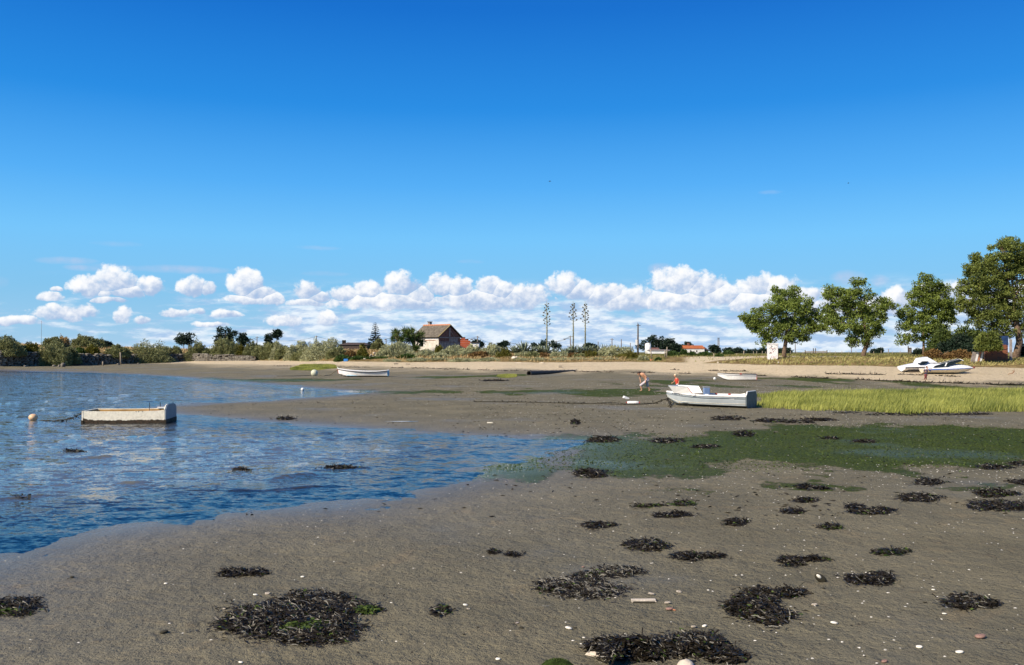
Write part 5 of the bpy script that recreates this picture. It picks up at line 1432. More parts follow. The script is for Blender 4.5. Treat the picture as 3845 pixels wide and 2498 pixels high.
def loft(sts, thick=0.04, flat=False):
    """sts: list of (x, half_beam_top, sheer_z, half_beam_chine, chine_z, keel_z) from stern to bow; returns outer and inner geometry"""
    out = G(); inn = G(); rows = []; rin = []
    for (x, b, sz, bc, cz, kz) in sts:
        half = [(0, kz), (bc, cz), (bc * 0.35 + b * 0.65, cz + (sz - cz) * 0.55), (b, sz)]
        row = [(x, -y, z) for y, z in half[::-1]] + [(x, y, z) for y, z in half[1:]]
        rows.append(row)
        t_ = thick
        half = [(0, kz + t_ * 1.5), (max(0.005, bc - t_), cz + t_ * 1.5), (max(0.005, bc * 0.35 + b * 0.65 - t_), cz + (sz - cz) * 0.55), (max(0.005, b - t_), sz)]
        rin.append([(x, -y, z) for y, z in half[::-1]] + [(x, y, z) for y, z in half[1:]])
    for i in range(len(rows) - 1): out.quadstrip(rows[i + 1], rows[i])
    rin[0] = [(q[0] + thick * 1.5, q[1], q[2]) for q in rin[0]]
    for i in range(len(rin) - 1): out.quadstrip(rin[i], rin[i + 1])
    for i in range(len(rows) - 1):
        for k in (0, 6): out.add([rows[i][k], rows[i + 1][k], rin[i + 1][k], rin[i][k]], [(0, 1, 2, 3)])
    return out, rows, rin
def rail_of(rows, k, r_, dz=0.0, dy=0.0):
    return [Vector(r[k]) + Vector((0, dy, dz)) for r in rows]
def side_band(rows, f0, f1, off):
    """strip on the outside of the hull between two heights given as fractions of each station's section height"""
    g = G()
    for sg in (0, 1):
        A_ = []; B_ = []
        for r in rows:
            pts = r[3:] if sg else r[:4][::-1]       # keel .. gunwale
            def at_(f):
                z0, z1 = pts[0][2], pts[3][2]; z = z0 + (z1 - z0) * f
                for a, b in zip(pts[:-1], pts[1:]):
                    if b[2] >= z or b is pts[3]:
                        t_ = 0 if abs(b[2] - a[2]) < 1e-6 else (z - a[2]) / (b[2] - a[2])
                        t_ = min(1, max(0, t_))
                        y = a[1] + (b[1] - a[1]) * t_
                        return (a[0], y + (off if sg else -off), z)
            A_.append(at_(f0)); B_.append(at_(f1))
        g.quadstrip(A_, B_) if sg else g.quadstrip(B_, A_)
    return g
def oars_locks(g, x, y, z): g.tube([(x, y, z), (x, y, z + 0.18)], 0.018, 5)

# long white rowing boat on the left mud
def left_boat():
    p = ground(1364, 1415)
    e = empty('rowing_boat', (p.x, p.y, p.z), rz=math.pi + R(-2), label='long white rowing boat with a black stripe, beached beside the big pale buoy', cat='boat', group='boats lying on the mud')
    L = 5.6; st = []
    for i in range(15):
        f = i / 14; x = -L / 2 + L * f
        b = 0.80 * (math.sin(math.pi * min(1, 0.30 + f * 0.62)) ** 0.8) * (1 - max(0, f - 0.55) ** 2 * 3.2)
        b = max(0.02, b) if f < 1 else 0.02
        sz = 0.62 + 0.30 * max(0, (f - 0.35) / 0.65) ** 2.2 + 0.12 * max(0, (0.25 - f) / 0.25) ** 1.5
        kz = 0.02 + 0.34 * max(0, (f - 0.86) / 0.14) ** 1.2
        xr = x - 0.0
        st.append((x, b, sz, b * 0.72, kz + 0.12 + 0.12 * max(0, f - .7), kz))
    # raked stem: pull the lower points of the last stations back
    g, rows, rin = loft(st)
    g.add([rows[0][k] for k in range(7)], [(6, 5, 4, 3, 2, 1, 0)])
    h = g.obj('hull', M['boat_white'], e, False)
    G().tube([(L / 2 - 0.02, 0, 0.88), (L / 2 + 0.09, 0, 1.06)], [0.07, 0.055], 6).obj('stem_post', M['boat_white'], e)
    gr = G()
    for k in (0, 6): gr.tube(rail_of(rows, k, 0, -0.10, 0.01 if k else -0.01), 0.035, 5)
    gr.obj('rubbing_strake', M['trim_black'], e)
    gr = G()
    for k in (0, 6): gr.tube(rail_of(rows, k, 0, 0.0), 0.04, 5)
    gr.obj('gunwale', M['boat_white'], e)
    side_band(rows, -0.02, 0.12, 0.012).obj('fouled_bottom', M['fouling_dark'], e)
    G().tube([(L / 2 - 0.03, 0, 0.36), (L / 2 + 0.05, 0, 0.86)], 0.035, 5).obj('stem_band', M['trim_red'], e)
    G().box((-L / 2 - 0.025, 0, 0.42), (0.05, 1.02, 0.62)).obj('transom', M['boat_blue'], e)
    for x in (-1.9, -0.6, 0.7): G().box((x, 0, 0.50), (0.26, 1.40 if x < 0.5 else 1.30, 0.04)).obj('thwart', M['boat_blue'], e)
    G().box((-0.3, 0, 0.14), (4.2, 1.0, 0.03)).obj('floor_boards', M['boat_blue'], e)
    g = G()
    for y in (-0.77, 0.77): oars_locks(g, -0.1, y, 0.62)
    g.obj('oarlock', M['pole'], e)
left_boat()
# small white rowing boat at right
def right_boat():
    p = ground(2766, 1428)
    e = empty('rowing_boat', (p.x, p.y, p.z), rz=math.pi + R(-12), label='small white rowing boat with black gunwale line beyond the green reeds', cat='boat', group='boats lying on the mud')
    L = 3.65; st = []
    for i in range(13):
        f = i / 12; x = -L / 2 + L * f
        b = 0.66 * (0.78 + 0.22 * math.sin(math.pi * min(1, f * 1.3 + 0.1))) * (1 - max(0, f - 0.5) ** 2.2 * 4.2)
        b = max(0.02, b)
        sz = 0.60 + 0.10 * f ** 2
        kz = 0.0 + 0.42 * max(0, (f - 0.72) / 0.28) ** 1.5
        st.append((x, b, sz, b * 0.72, kz + 0.10 * (1 - f * .5), kz))
    g, rows, rin = loft(st)
    g.add([rows[0][k] for k in range(7)], [(6, 5, 4, 3, 2, 1, 0)])
    g.obj('hull', M['boat_white'], e)
    gr = G()
    for k in (0, 6): gr.tube(rail_of(rows, k, 0, 0.0), 0.030, 5)
    gr.obj('gunwale', M['trim_black'], e)
    gr = G()
    for k in (0, 6): gr.tube(rail_of(rows, k, 0, -0.13, 0.008 if k else -0.008), 0.014, 5)
    gr.obj('stripe', M['trim_black'], e)
    side_band(rows, -0.02, 0.08, 0.012).obj('fouled_bottom', M['fouling_dark'], e)
    G().box((-L / 2 - 0.02, 0.0, 0.34), (0.045, 1.0, 0.56)).obj('transom', M['trim_red'], e)
    for x in (-1.0, 0.1, 0.9): G().box((x, 0, 0.50), (0.24, 1.15 if x < .5 else .9, 0.04)).obj('thwart', M['boat_white'], e)
    G().box((-0.35, 0.62, 0.63), (0.18, 0.10, 0.14)).obj('oarlock_block', M['trim_red'], e)
    G().box((0.35, 0.0, 0.60), (0.14, 0.9, 0.06)).obj('oarlock_block', M['trim_red'], e)
    G().tube([(-0.9, 0.25, 0.60), (1.0, 0.15, 0.66)], 0.025, 5).obj('oar', M['wood'], e)
right_boat()
# grey work boat with open wheelhouse screens
def grey_boat():
    p = ground(2662, 1527)
    a = math.pi - R(33)
    e = empty('work_boat', (p.x, p.y + 0.3, p.z), rz=a, label='pale grey open work boat with white bow screens, beside the green reeds', cat='boat', group='boats lying on the mud')
    L = 4.45; st = []
    for i in range(13):
        f = i / 12; x = -L / 2 + L * f
        b = 0.82 * (0.90 + 0.10 * math.sin(math.pi * min(1, f * 1.2 + 0.1))) * (1 - max(0, f - 0.45) ** 2.2 * 3.7)
        b = max(0.02, b)
        sz = 0.57 + 0.02 * (0.5 - f) + 0.34 * max(0, f - 0.45) ** 1.6
        kz = 0.0 + 0.45 * max(0, (f - 0.86) / 0.14) ** 1.3
        st.append((x, b, sz, b * 0.84, kz + 0.11 + 0.05 * f, kz))
    g, rows, rin = loft(st)
    g.add([rows[0][k] for k in range(7)], [(6, 5, 4, 3, 2, 1, 0)])
    g.obj('hull', M['boat_grey'], e)
    gr = G()
    for k in (0, 6): gr.tube(rail_of(rows, k, 0, 0.01), 0.042, 5)
    gr.obj('gunwale', M['boat_white'], e)
    gr = G()
    for k in (0, 6): gr.tube(rail_of(rows, k, 0, -0.09, 0.012 if k else -0.012), 0.016, 5)
    gr.obj('rubbing_strake', M['boat_grey_dark'], e)
    side_band(rows, -0.02, 0.36, 0.014).obj('fouled_bottom', M['fouling'], e)
    side_band(rows, 0.35, 0.385, 0.018).obj('waterline_strip', M['cream'], e)
    # raised transom with curved top corners
    g = G(); w_ = 0.79; yy = [-w_, -w_, -w_ * 0.8, w_ * 0.8, w_, w_, w_ * 0.72, -w_ * 0.72]; zz = [0.12, 0.62, 0.80, 0.80, 0.62, 0.12, 0.0, 0.0]
    g.add([(-L / 2 - 0.03, y, z) for y, z in zip(yy, zz)] + [(-L / 2 + 0.03, y, z) for y, z in zip(yy, zz)], [tuple(range(8))[::-1], tuple(range(8, 16))] + [(i, (i + 1) % 8, 8 + (i + 1) % 8, 8 + i) for i in range(8)])
    M['slate_shade'] = simple('slate_shade', (0.085, 0.105, 0.115), 0.6, 0.25, 4)  # shade of the stern put into the colour, darker than the grey hull
    g.obj('transom', M['slate_shade'], e)
    g = G(); g.tube([(-L / 2, y, z) for y, z in zip(yy[1:5], zz[1:5])], 0.035, 5); g.obj('transom_cap', M['boat_white'], e)
    for sg in (-1, 1): G().box((-L / 2 + 0.28, sg * 0.78, 0.64), (0.5, 0.05, 0.12), Matrix.Rotation(R(12), 3, 'Y')).obj('quarter_knee', M['boat_white'], e)
    for x in (-1.5, -0.5): G().box((x, 0, 0.45), (0.26, 1.56, 0.045)).obj('thwart', M['boat_white'], e)
    G().box((-0.5, 0, 0.20), (3.4, 1.15, 0.03)).obj('floor_boards', M['boat_grey_dark'], e)
    for x in (-1.75, -0.95, -0.25, 0.45):
        G().box((x, 0.80, 0.61), (0.16, 0.07, 0.09)).obj('oarlock_block', M['boat_white'], e)
        G().box((x + 0.1, -0.80, 0.60), (0.12, 0.07, 0.07)).obj('oarlock_block', M['trim_red'], e)
    G().tube([(-2.0, -0.2, 0.50), (0.6, 0.35, 0.54)], 0.03, 6).obj('oar', M['wood'], e)
    # fore deck and screens
    g = G(); xs = [r[0] for r in rows]
    A_ = []; B_ = []
    for r in rows[7:]:
        A_.append((r[0][0], r[0][1] * 0.96, r[0][2] + 0.012)); B_.append((r[6][0], r[6][1] * 0.96, r[6][2] + 0.012))
    g.quadstrip(A_, B_); g.obj('fore_deck', M['boat_white'], e)
    T = 0.35
    def panel(nm, q, m='boat_white'):
        q = [Vector(v) for v in q]; n = (q[1] - q[0]).cross(q[3] - q[0]).normalized() * 0.015
        G().add([v - n for v in q] + [v + n for v in q], [(3, 2, 1, 0), (4, 5, 6, 7), (0, 1, 5, 4), (1, 2, 6, 5), (2, 3, 7, 6), (3, 0, 4, 7)]).obj(nm, M[m], e)
    z0 = 0.66; fx, rx_ = 1.62, 0.55; yb = 0.50; yt = 0.62; up = 0.26
    # local +y points at the camera side after turning the boat round
    panel('front_screen', [(fx, -yb * .9, z0), (fx, yb * .9, z0), (fx + up, yt * .95, z0 + T), (fx + up, -yt * .95, z0 + T)])
    panel('side_screen', [(fx - 0.02, yb * .92, z0), (rx_, yb + .18, z0 - 0.03), (rx_ + 0.22, yt + .14, z0 + T - 0.04), (fx + up - .02, yt * .97, z0 + T)])
    panel('side_screen', [(fx - 0.02, -yb * .92, z0), (rx_, -yb - .18, z0 - 0.03), (rx_ + 0.22, -yt - .14, z0 + T - 0.04), (fx + up - .02, -yt * .97, z0 + T)])
    g = G().tube([(rx_ + 0.22, -yt - .14, z0 + T - .02), (fx + up, -yt * .96, z0 + T + .015), (fx + up, yt * .96, z0 + T + .015), (rx_ + 0.22, yt + .14, z0 + T - .02)], 0.022, 5)
    g.obj('screen_top_trim', M['boat_grey_dark'], e)
    G().tube([(rx_, yb + .18, z0 - .03), (rx_ + 0.22, yt + .14, z0 + T - .04)], 0.02, 5).obj('screen_edge', M['trim_red'], e)
    G().tube([(fx, yb * .92, z0), (fx + up, yt * .97, z0 + T)], 0.016, 5).obj('screen_edge', M['boat_grey_dark'], e)
    G().box((0.55, 0, 0.62), (0.45, 1.1, 0.03)).obj('deck_board', M['wood'], e)
    # name painted on the port bow
    fc = bpy.data.curves.new('lettering', 'FONT'); fc.body = 'RAYER S'; fc.size = 0.20; fc.extrude = 0.002; fc.align_x = 'CENTER'
    fo = bpy.data.objects.new('lettering', fc); fc.materials.append(M['trim_black']); link(fo, e)
    r1, r2 = rows[9], rows[11]
    def lerp3(a_, b_, t_): return Vector(a_).lerp(Vector(b_), t_)
    side = 4   # indices 4..6 are local +y
    pa = lerp3(rows[9][6], rows[9][5], 0.62); pb = lerp3(rows[11][6], rows[11][5], 0.62)
    pt = lerp3(rows[10][6], rows[10][5], 0.1); pm = lerp3(rows[10][6], rows[10][5], 0.80)
    xd = (pa - pb).normalized(); upv = (pt - pm).normalized(); nn = xd.cross(upv).normalized(); upv = nn.cross(xd)
    mat = Matrix((xd, upv, nn)).transposed().to_4x4(); mat.translation = (pa + pb) / 2 + nn * 0.014
    fo.matrix_local = mat
    me = bpy.data.meshes.new_from_object(fo); me.name = 'lettering'
    bpy.data.objects.remove(fo); fo = bpy.data.objects.new('lettering', me); link(fo, e); fo.matrix_local = mat
    # barnacles
    g = G(); 
    for k in range(60):
        i = random.randint(0, 9); r = rows[i]; r2_ = rows[i + 1]; t_ = random.random(); f = random.uniform(0.0, 0.8)
        q = Vector(r[3]).lerp(Vector(r[4]), 0.9).lerp(Vector(r2_[3]).lerp(Vector(r2_[4]), 0.9), t_); q2 = Vector(r[4]).lerp(Vector(r[5]), 0.25 * f)
        g.ball((q.x, q.y + 0.03 + 0.02 * f, q.z + 0.02 + 0.10 * f * random.random()), random.uniform(0.015, 0.035), 5, 3)
    g.obj('barnacles', M['pale_stone'], e, kind='stuff')
    # blue container standing in the boat
    loc = Matrix.Rotation(a, 3, 'Z') @ Vector((0.18, -0.28, 0.0)) + Vector(e.location)
    ee = empty('container', (loc.x, loc.y, loc.z + 0.215), label='blue-grey plastic container standing in the grey work boat behind its screens', cat='container')
    M['drum_blue'] = simple('drum_blue', (0.13, 0.20, 0.34), 0.5, 0.15, 5)
    G().box((0, 0, 0.36), (0.32, 0.26, 0.70)).obj('body', M['drum_blue'], ee, bevel=0.04)
    G().box((0, 0, 0.74), (0.34, 0.28, 0.05)).obj('lid', M['boat_grey_dark'], ee, bevel=0.01)
grey_boat()
# cream punt afloat
def punt():
    d = 35.2; x = (470 - CX) / F * d
    e = empty('punt', (x, d + 0.55, 0.0), rz=R(8), label='cream painted box-shaped wooden punt afloat and moored to an orange buoy', cat='boat')
    L, W, H = 3.05, 1.75, 0.50; t_ = 0.045
    def side(nm, y, m):
        n = 10
        g = G(); top = [(-L / 2 + L * i / n, y, H - 0.02 * math.sin(math.pi * i / n) + (0.02 if i == n else 0)) for i in range(n + 1)]; bot = [(p_[0], y, -0.2) for p_ in top]
        top2 = [(p_[0], y + t_, p_[2]) for p_ in top]; bot2 = [(p_[0], y + t_, p_[2]) for p_ in bot]
        g.quadstrip(bot, top); g.quadstrip(top2, bot2); g.quadstrip(top, top2)
        return g.obj(nm, M[m], e)
    side('side_board', -W / 2, 'cream'); side('side_board', W / 2 - t_, 'cream')
    G().box((0, -W / 2 + t_ + 0.012, H / 2 - .05), (L - 0.1, 0.015, H + 0.05)).obj('inner_lining', M['ochre'], e)
    G().box((0, W / 2 - t_ - 0.012, H / 2 - .06), (L - 0.1, 0.015, H + 0.03)).obj('inner_lining', M['ochre'], e)
    G().box((-L / 2 - 0.02, 0, H / 2 - 0.1), (0.05, W + 0.02, H + 0.2)).obj('bow_board', M['cream'], e)
    G().box((-L / 2 + 0.02, 0, H / 2 - 0.03), (0.02, W - 0.1, H)).obj('bow_lining', M['ochre'], e)
    g = G(); w_ = W / 2 + 0.02; yy = [-w_, -w_, -w_ * .80, -w_ * .5, w_ * .5, w_ * .80, w_, w_]; zz = [-0.2, H + 0.02, H + 0.16, H + 0.21, H + 0.21, H + 0.16, H + 0.02, -0.2]
    g.add([(L / 2 + 0.05, y, z) for y, z in zip(yy, zz)] + [(L / 2 - 0.0, y, z) for y, z in zip(yy, zz)], [tuple(range(8)), tuple(range(8, 16))[::-1]] + [(i, 8 + i, 8 + (i + 1) % 8, (i + 1) % 8) for i in range(8)])
    g.obj('transom', M['boat_grey_dark'], e)  # dark grey instead of cream: the shade on this end is painted in
    g = G().tube([(L / 2 + 0.0, y, z) for y, z in zip(yy[1:7], zz[1:7])], 0.03, 5); g.obj('transom_edge', M['cream'], e)
    # fouled band with a ragged upper edge
    g = G(); n = 60
    lo = [(-L / 2 + L * i / n, -W / 2 - 0.012, -0.2) for i in range(n + 1)]
    hi = [(p_[0], p_[1], 0.11 + 0.05 * random.random() + 0.09 * math.exp(-i / 4.0)) for i, p_ in enumerate(lo)]
    g.quadstrip(lo, hi); g.obj('fouled_band', M['fouling_dark'], e)
    g = G(); lo = [(L / 2 + 0.062, -W / 2 + W * i / 20, -0.2) for i in range(21)]; hi = [(p_[0], p_[1], 0.13 + 0.03 * random.random()) for p_ in lo]
    g.quadstrip(lo, hi); g.obj('fouled_band', M['fouling_dark'], e)
    for sx in (-1, 1): G().box((sx * (L / 2 + 0.02), 0, -0.05), (0.085, W + 0.07, 0.38)).obj('fouled_band', M['fouling_dark'], e)
    G().box((0, 0, -0.12), (L - 0.05, W - 0.05, 0.04)).obj('floor_boards', M['ochre'], e)
    G().box((0.45, 0, H - 0.16), (0.26, W - 0.1, 0.04)).obj('thwart', M['ochre'], e)
    for x_, y_ in ((0.60, W / 2 - 0.35), (0.95, W / 2 - 0.06)):
        G().tube([(x_, y_, H - 0.2), (x_, y_, H + 0.24)], 0.014, 5).obj('rowlock_pin', M['trim_black'], e)
    G().box((0.98, W / 2 - 0.05, H + 0.015), (0.28, 0.1, 0.06)).obj('rowlock_block', M['boat_white'], e)
    for i in range(3): G().box((0.45 + 0.09 * i + (0.06 if i == 2 else 0), -W / 2 - 0.004, H - 0.035), (0.022, 0.01, 0.03)).obj('screw_hole', M['trim_black'], e)
punt()

def rope(pts, r_, label, mat='rope', tufts=0, name='rope', cat='rope', on_ground=True):
    P_ = [Vector(p) for p in pts]; sm = []
    for i in range(len(P_) - 1):
        n = max(2, int((P_[i + 1] - P_[i]).length / 0.25))
        for k in range(n): sm.append(P_[i].lerp(P_[i + 1], k / n))
    sm.append(P_[-1])
    for q in sm[1:-1]: q += Vector((random.uniform(-.02, .02), random.uniform(-.03, .03), 0))
    if on_ground:
        zz = gz([q.x for q in sm], [q.y for q in sm])
        for q, z in zip(sm, zz): q.z = max(q.z, z + r_ * 0.7)
    o = sm[0].copy(); g = G().tube([q - o for q in sm], [r_ * random.uniform(.8, 1.25) for _ in sm], 5)
    e = g.obj(name, M[mat], None, True, label=label, cat=cat); e.location = o
    if tufts:
        k = rng.integers(0, len(sm), tufts * 12); P0 = np.array([sm[i] - o for i in k]) + rng.normal(0, 0.03, (len(k), 3))
        leaves('weed_tuft', P0, rng.normal(size=(len(k), 3)) + [0, 0, -.5], 0.16, 0.05, M['weed_leaf'], e, outk=1, up=-0.3)
    return e
M['weed_leaf'] = leaf_mat('weed_leaf', (0.006, 0.005, 0.004), (0.034, 0.026, 0.015), 0.0, 0.45, 0.22)
M['weed_pale'] = leaf_mat('weed_pale', (0.06, 0.055, 0.045), (0.30, 0.28, 0.23), 0.0, 0.7, 0.15)
M['weed_green'] = leaf_mat('weed_green', (0.026, 0.044, 0.008), (0.085, 0.125, 0.026), 0.1, 0.6, 0.15)
def buoy(loc, r_, mat, label, squash=1.0, ring=True, cat='buoy', sc_=1.0):
    e = empty('buoy', loc, label=label, cat=cat)
    G().ball((0, 0, r_ * 0.9), r_, 20, 14, (1, 1, squash)).obj('float', mat, e, True)
    if ring:
        G().lathe([(r_ * .16, 0), (r_ * .16, r_ * .16), (r_ * .10, r_ * .2)], 8, (-r_ * 0.92, 0, r_ * 0.9), Matrix.Rotation(R(-90), 3, 'Y')).obj('eye', M['trim_black'], e)
    return e
M['buoy_pale'] = simple('buoy_pale', (0.56, 0.56, 0.42), 0.6, 0.15, 3, dirt=((0.34, 0.33, 0.20), 0.6))
M['buoy_orange'] = simple('buoy_orange', (0.72, 0.47, 0.27), 0.5, 0.12, 4)
M['buoy_white'] = simple('buoy_white', (0.72, 0.73, 0.70), 0.5, 0.12, 4)
q = ground(1181, 1412)
bu1 = buoy((q.x, q.y, q.z - 0.02), 0.40, M['buoy_pale'], 'large round pale buoy on the mud left of the long rowing boat')
G().tube([(-0.02, 0, 0.42), (0.39, 0.05, 0.42)], 0.03, 5).obj('strap', M['trim_black'], bu1)
d_ = 36.4; buoy(((128 - CX) / F * d_, d_, -0.03), 0.175, M['buoy_orange'], 'small orange and cream mooring buoy floating left of the punt', 0.85)
d_ = 9324.0 / (1466 - HY); buoy(((1137 - CX) / F * d_, d_, -0.05), 0.13, M['buoy_white'], 'small white and dark buoy floating in the shallow far pool', 1.0)
q = ground(2683, 1427); buoy((q.x, q.y, q.z), 0.145, M['buoy_white'], 'small white buoy on the mud at the bow of the small rowing boat')
# fender on the long mooring line
q = ground(2376, 1517)
e = empty('fender', (q.x, q.y, q.z + 0.075), rz=R(-4), label='long white cylindrical fender lying on the mooring line of the grey boat', cat='fender')
G().lathe([(0.03, -0.31), (0.075, -0.27), (0.082, -0.1), (0.082, 0.1), (0.075, 0.27), (0.03, 0.31)], 12, rot=Matrix.Rotation(R(90), 3, 'Y')).obj('tube', M['boat_white'], e, True)
for s_ in (-1, 1): G().lathe([(0.04, -0.03), (0.04, 0.03)], 8, (s_ * 0.33, 0, 0), Matrix.Rotation(R(90), 3, 'Y')).obj('end_cap', M['trim_red'], e)
gp = lambda px, py, dz=0.0: ground(px, py) + Vector((0, 0, dz))
zb = (2504, 1478)
rope([gp(1785, 1510), gp(1960, 1511), gp(2100, 1515), gp(2250, 1517), gp(2345, 1520), gp(2400, 1519), gp(2450, 1516), Vector((gp(2500, 1519).x, gp(2500, 1519).y, 0.35))], 0.026, 'long dark weed-grown mooring line running left from the grey work boat', 'weed_rope', 22)
rope([gp(2250, 1514), gp(2300, 1511), gp(2340, 1517)], 0.02, 'loop of dark rope beside the mooring line left of the fender', 'weed_rope')
rope([gp(2516, 1530), Vector((gp(2508, 1512).x, gp(2508, 1512).y, 0.45))], 0.03, 'dark rusty anchor chain hanging from the bow of the grey boat', 'weed_rope', 4, name='anchor_chain', cat='chain')
rope([gp(1040, 1413), gp(1100, 1413), gp(1168, 1411)], 0.03, 'dark rope lying on the mud left of the big pale buoy', 'weed_rope')
rope([gp(1194, 1409), gp(1215, 1413), gp(1240, 1409), Vector((gp(1272, 1414).x, gp(1272, 1414).y, zat(1385, 101)))], 0.035, 'pale mooring rope from the big buoy up to the raised bow of the rowing boat', 'rope')
d_ = 36.0
rope([((158 - CX) / F * 36.4, 36.4, 0.02), ((200 - CX) / F * 36.2, 36.2, 0.0), ((240 - CX) / F * 36, 36, 0.06), ((275 - CX) / F * 35.8, 35.8, 0.16), ((312 - CX) / F * 35.6, 35.6, 0.34)], 0.018, 'dark weed-hung mooring rope between the orange buoy and the punt', 'weed_rope', 5, on_ground=False)
rope([gp(2648, 1424), gp(2666, 1425), gp(2676, 1425)], 0.015, 'thin rope on the mud left of the small white buoy', 'rope')

# ------------------------------------------------------------------ speedboats on the sand
def speedboat(name, px, py, L, rz, label, deck, hullm, stripe, cabin):
    p = ground(px, py)
    e = empty(name, (p.x, p.y, p.z), rz=rz, label=label, cat='speedboat', group='speedboats on the sand')
    n = 16; rows = []; W = L * 0.19
    def shp(f): return W * (1 - max(0, (f - 0.45) / 0.55) ** 2.3) * (0.92 + 0.08 * math.sin(math.pi * f))
    hl = G(); dk = G(); sb = G(); HR = []; DR = []; SB = []
    for i in range(n + 1):
        f = i / n; x = -L / 2 + L * f; b = max(0.015, shp(f))
        kz = 0.02 + 0.50 * max(0, (f - 0.62) / 0.38) ** 1.9; cz = kz + 0.20 * (1 - f * 0.3); gzv = 0.48 + 0.12 * f
        HR.append([(x, -b, gzv), (x, -b * 0.86, min(cz + .06, gzv - .03)), (x, 0, kz), (x, b * 0.86, min(cz + .06, gzv - .03)), (x, b, gzv)])
        SB.append([(x, -b - 0.012, gzv - 0.01), (x, -b * 1.0 - 0.012, gzv - 0.12 * (1 - f * .4))])
        SB[-1] += [(x, b + 0.012, gzv - 0.12 * (1 - f * .4)), (x, b + 0.012, gzv - 0.01)]
        dz = deck(f)
        row = []
        for k in range(9):
            s_ = -1 + 2 * k / 8
            row.append((x, b * s_, gzv + 0.012 + dz * (1 - abs(s_) ** 2.6)))
        DR.append(row)
    for i in range(n): hl.quadstrip(HR[i + 1], HR[i]); dk.quadstrip(DR[i + 1], DR[i])
    hl.add(HR[0], [(4, 3, 2, 1, 0)]); dk.add(DR[0], [tuple(range(9))[::-1]])
    hl.obj('hull', M[hullm], e, True); dk.obj('deck', M['fibre'], e, True)
    for i in range(n):
        sb.quadstrip(SB[i + 1][:2], SB[i][:2]); sb.quadstrip(SB[i + 1][2:], SB[i][2:])
    sb.obj('side_stripe', M[stripe], e)
    g = G()
    for k in (0, 4): g.tube([r[k] for r in HR], 0.03, 5)
    g.obj('rub_rail', M['fibre'], e)
    cabin(e, W, DR)
    return e
def wedge(e, nm, pts_side, y0, y1, m):
    """solid between two mirrored side profiles"""
    g = G(); k = len(pts_side)
    A_ = [(x, y0 * w_, z) for x, z, w_ in pts_side]; B_ = [(x, y1 * w_, z) for x, z, w_ in pts_side]
    g.add(A_ + B_, [tuple(range(k)), tuple(range(k, 2 * k))[::-1]] + [(i, k + i, k + (i + 1) % k, (i + 1) % k) for i in range(k)])
    return g.obj(nm, M[m], e, bevel=0.01)
def cab_front(e, W, DR):
    # long raked dark windscreen with a pale bar across it
    wedge(e, 'windscreen', [(-1.55, 0.66, .95), (-1.35, 0.80, .9), (0.95, 1.42, .62), (1.25, 1.30, .62), (-0.3, 0.72, .99)], -W, W, 'glass_dark')
    wedge(e, 'screen_frame', [(0.96, 1.44, .60), (1.02, 1.46, .60), (1.33, 1.31, .62), (1.27, 1.27, .62)], -W, W, 'fibre')
    for s_ in (-1, 1):
        G().box((-0.42, s_ * W * 0.93, 0.90), (0.10, 0.05, 0.42), Matrix.Rotation(R(25), 3, 'Y')).obj('screen_pillar', M['fibre'], e)
        G().tube([(-1.45, s_ * W * .86, 0.83), (0.98, s_ * W * 0.62, 1.45)], 0.010, 5).obj('screen_rail', M['fibre'], e)
    wedge(e, 'seat_hump', [(-1.9, 0.60, .8), (-1.7, 0.88, .6), (-0.9, 0.98, .52), (0.1, 1.0, .45), (0.3, 0.7, .8)], -W, W, 'fibre')
    G().ball((L_ / 2 + 0.02, 0, 0.62), 0.11, 8, 6).obj('bow_cap', M['cloth_maroon'], e)
    for x in (1.0, 1.5): G().ball((x, -W * 0.5, 0.93), 0.035, 6, 4).obj('deck_fitting', M['trim_black'], e)
L_ = 4.9
speedboat('speedboat', 3556, 1404, 4.75, R(-7), 'white speedboat with blue side stripe, cream hull and long dark raked windscreen', lambda f: 0.42 * max(0, math.sin(math.pi * min(1, max(0, (f - 0.1) / 0.9)))) ** 0.7, 'hull_cream', 'stripe_blue', cab_front)
def cab_rear(e, W, DR):
    wedge(e, 'cabin_top', [(-0.85, 0.90, .7), (-0.65, 1.36, .5), (0.10, 1.50, .45), (0.20, 1.42, .48), (0.75, 1.12, .6), (1.1, 0.9, .6)], -W, W, 'fibre')
    wedge(e, 'side_window', [(-1.0, 0.78, 1.0), (-0.55, 1.06, .86), (0.05, 1.06, .86), (-0.45, 0.76, 1.0)], -W * 0.99, W * 0.99, 'glass_dark')
    G().box((-0.35, 0, 0.05), (3.3, 2 * W * 0.80, 0.10)).obj('bottom_strip', M['wood_dark'], e)  # dark strip along the bottom of the hull
speedboat('speedboat', 3470, 1396, 4.8, R(4), 'all white closed speedboat standing behind the blue striped one', lambda f: 0.40 * max(0.0, math.sin(math.pi * min(1, f * 0.95 + 0.06))) ** 0.8, 'fibre', 'trim_black', cab_rear)

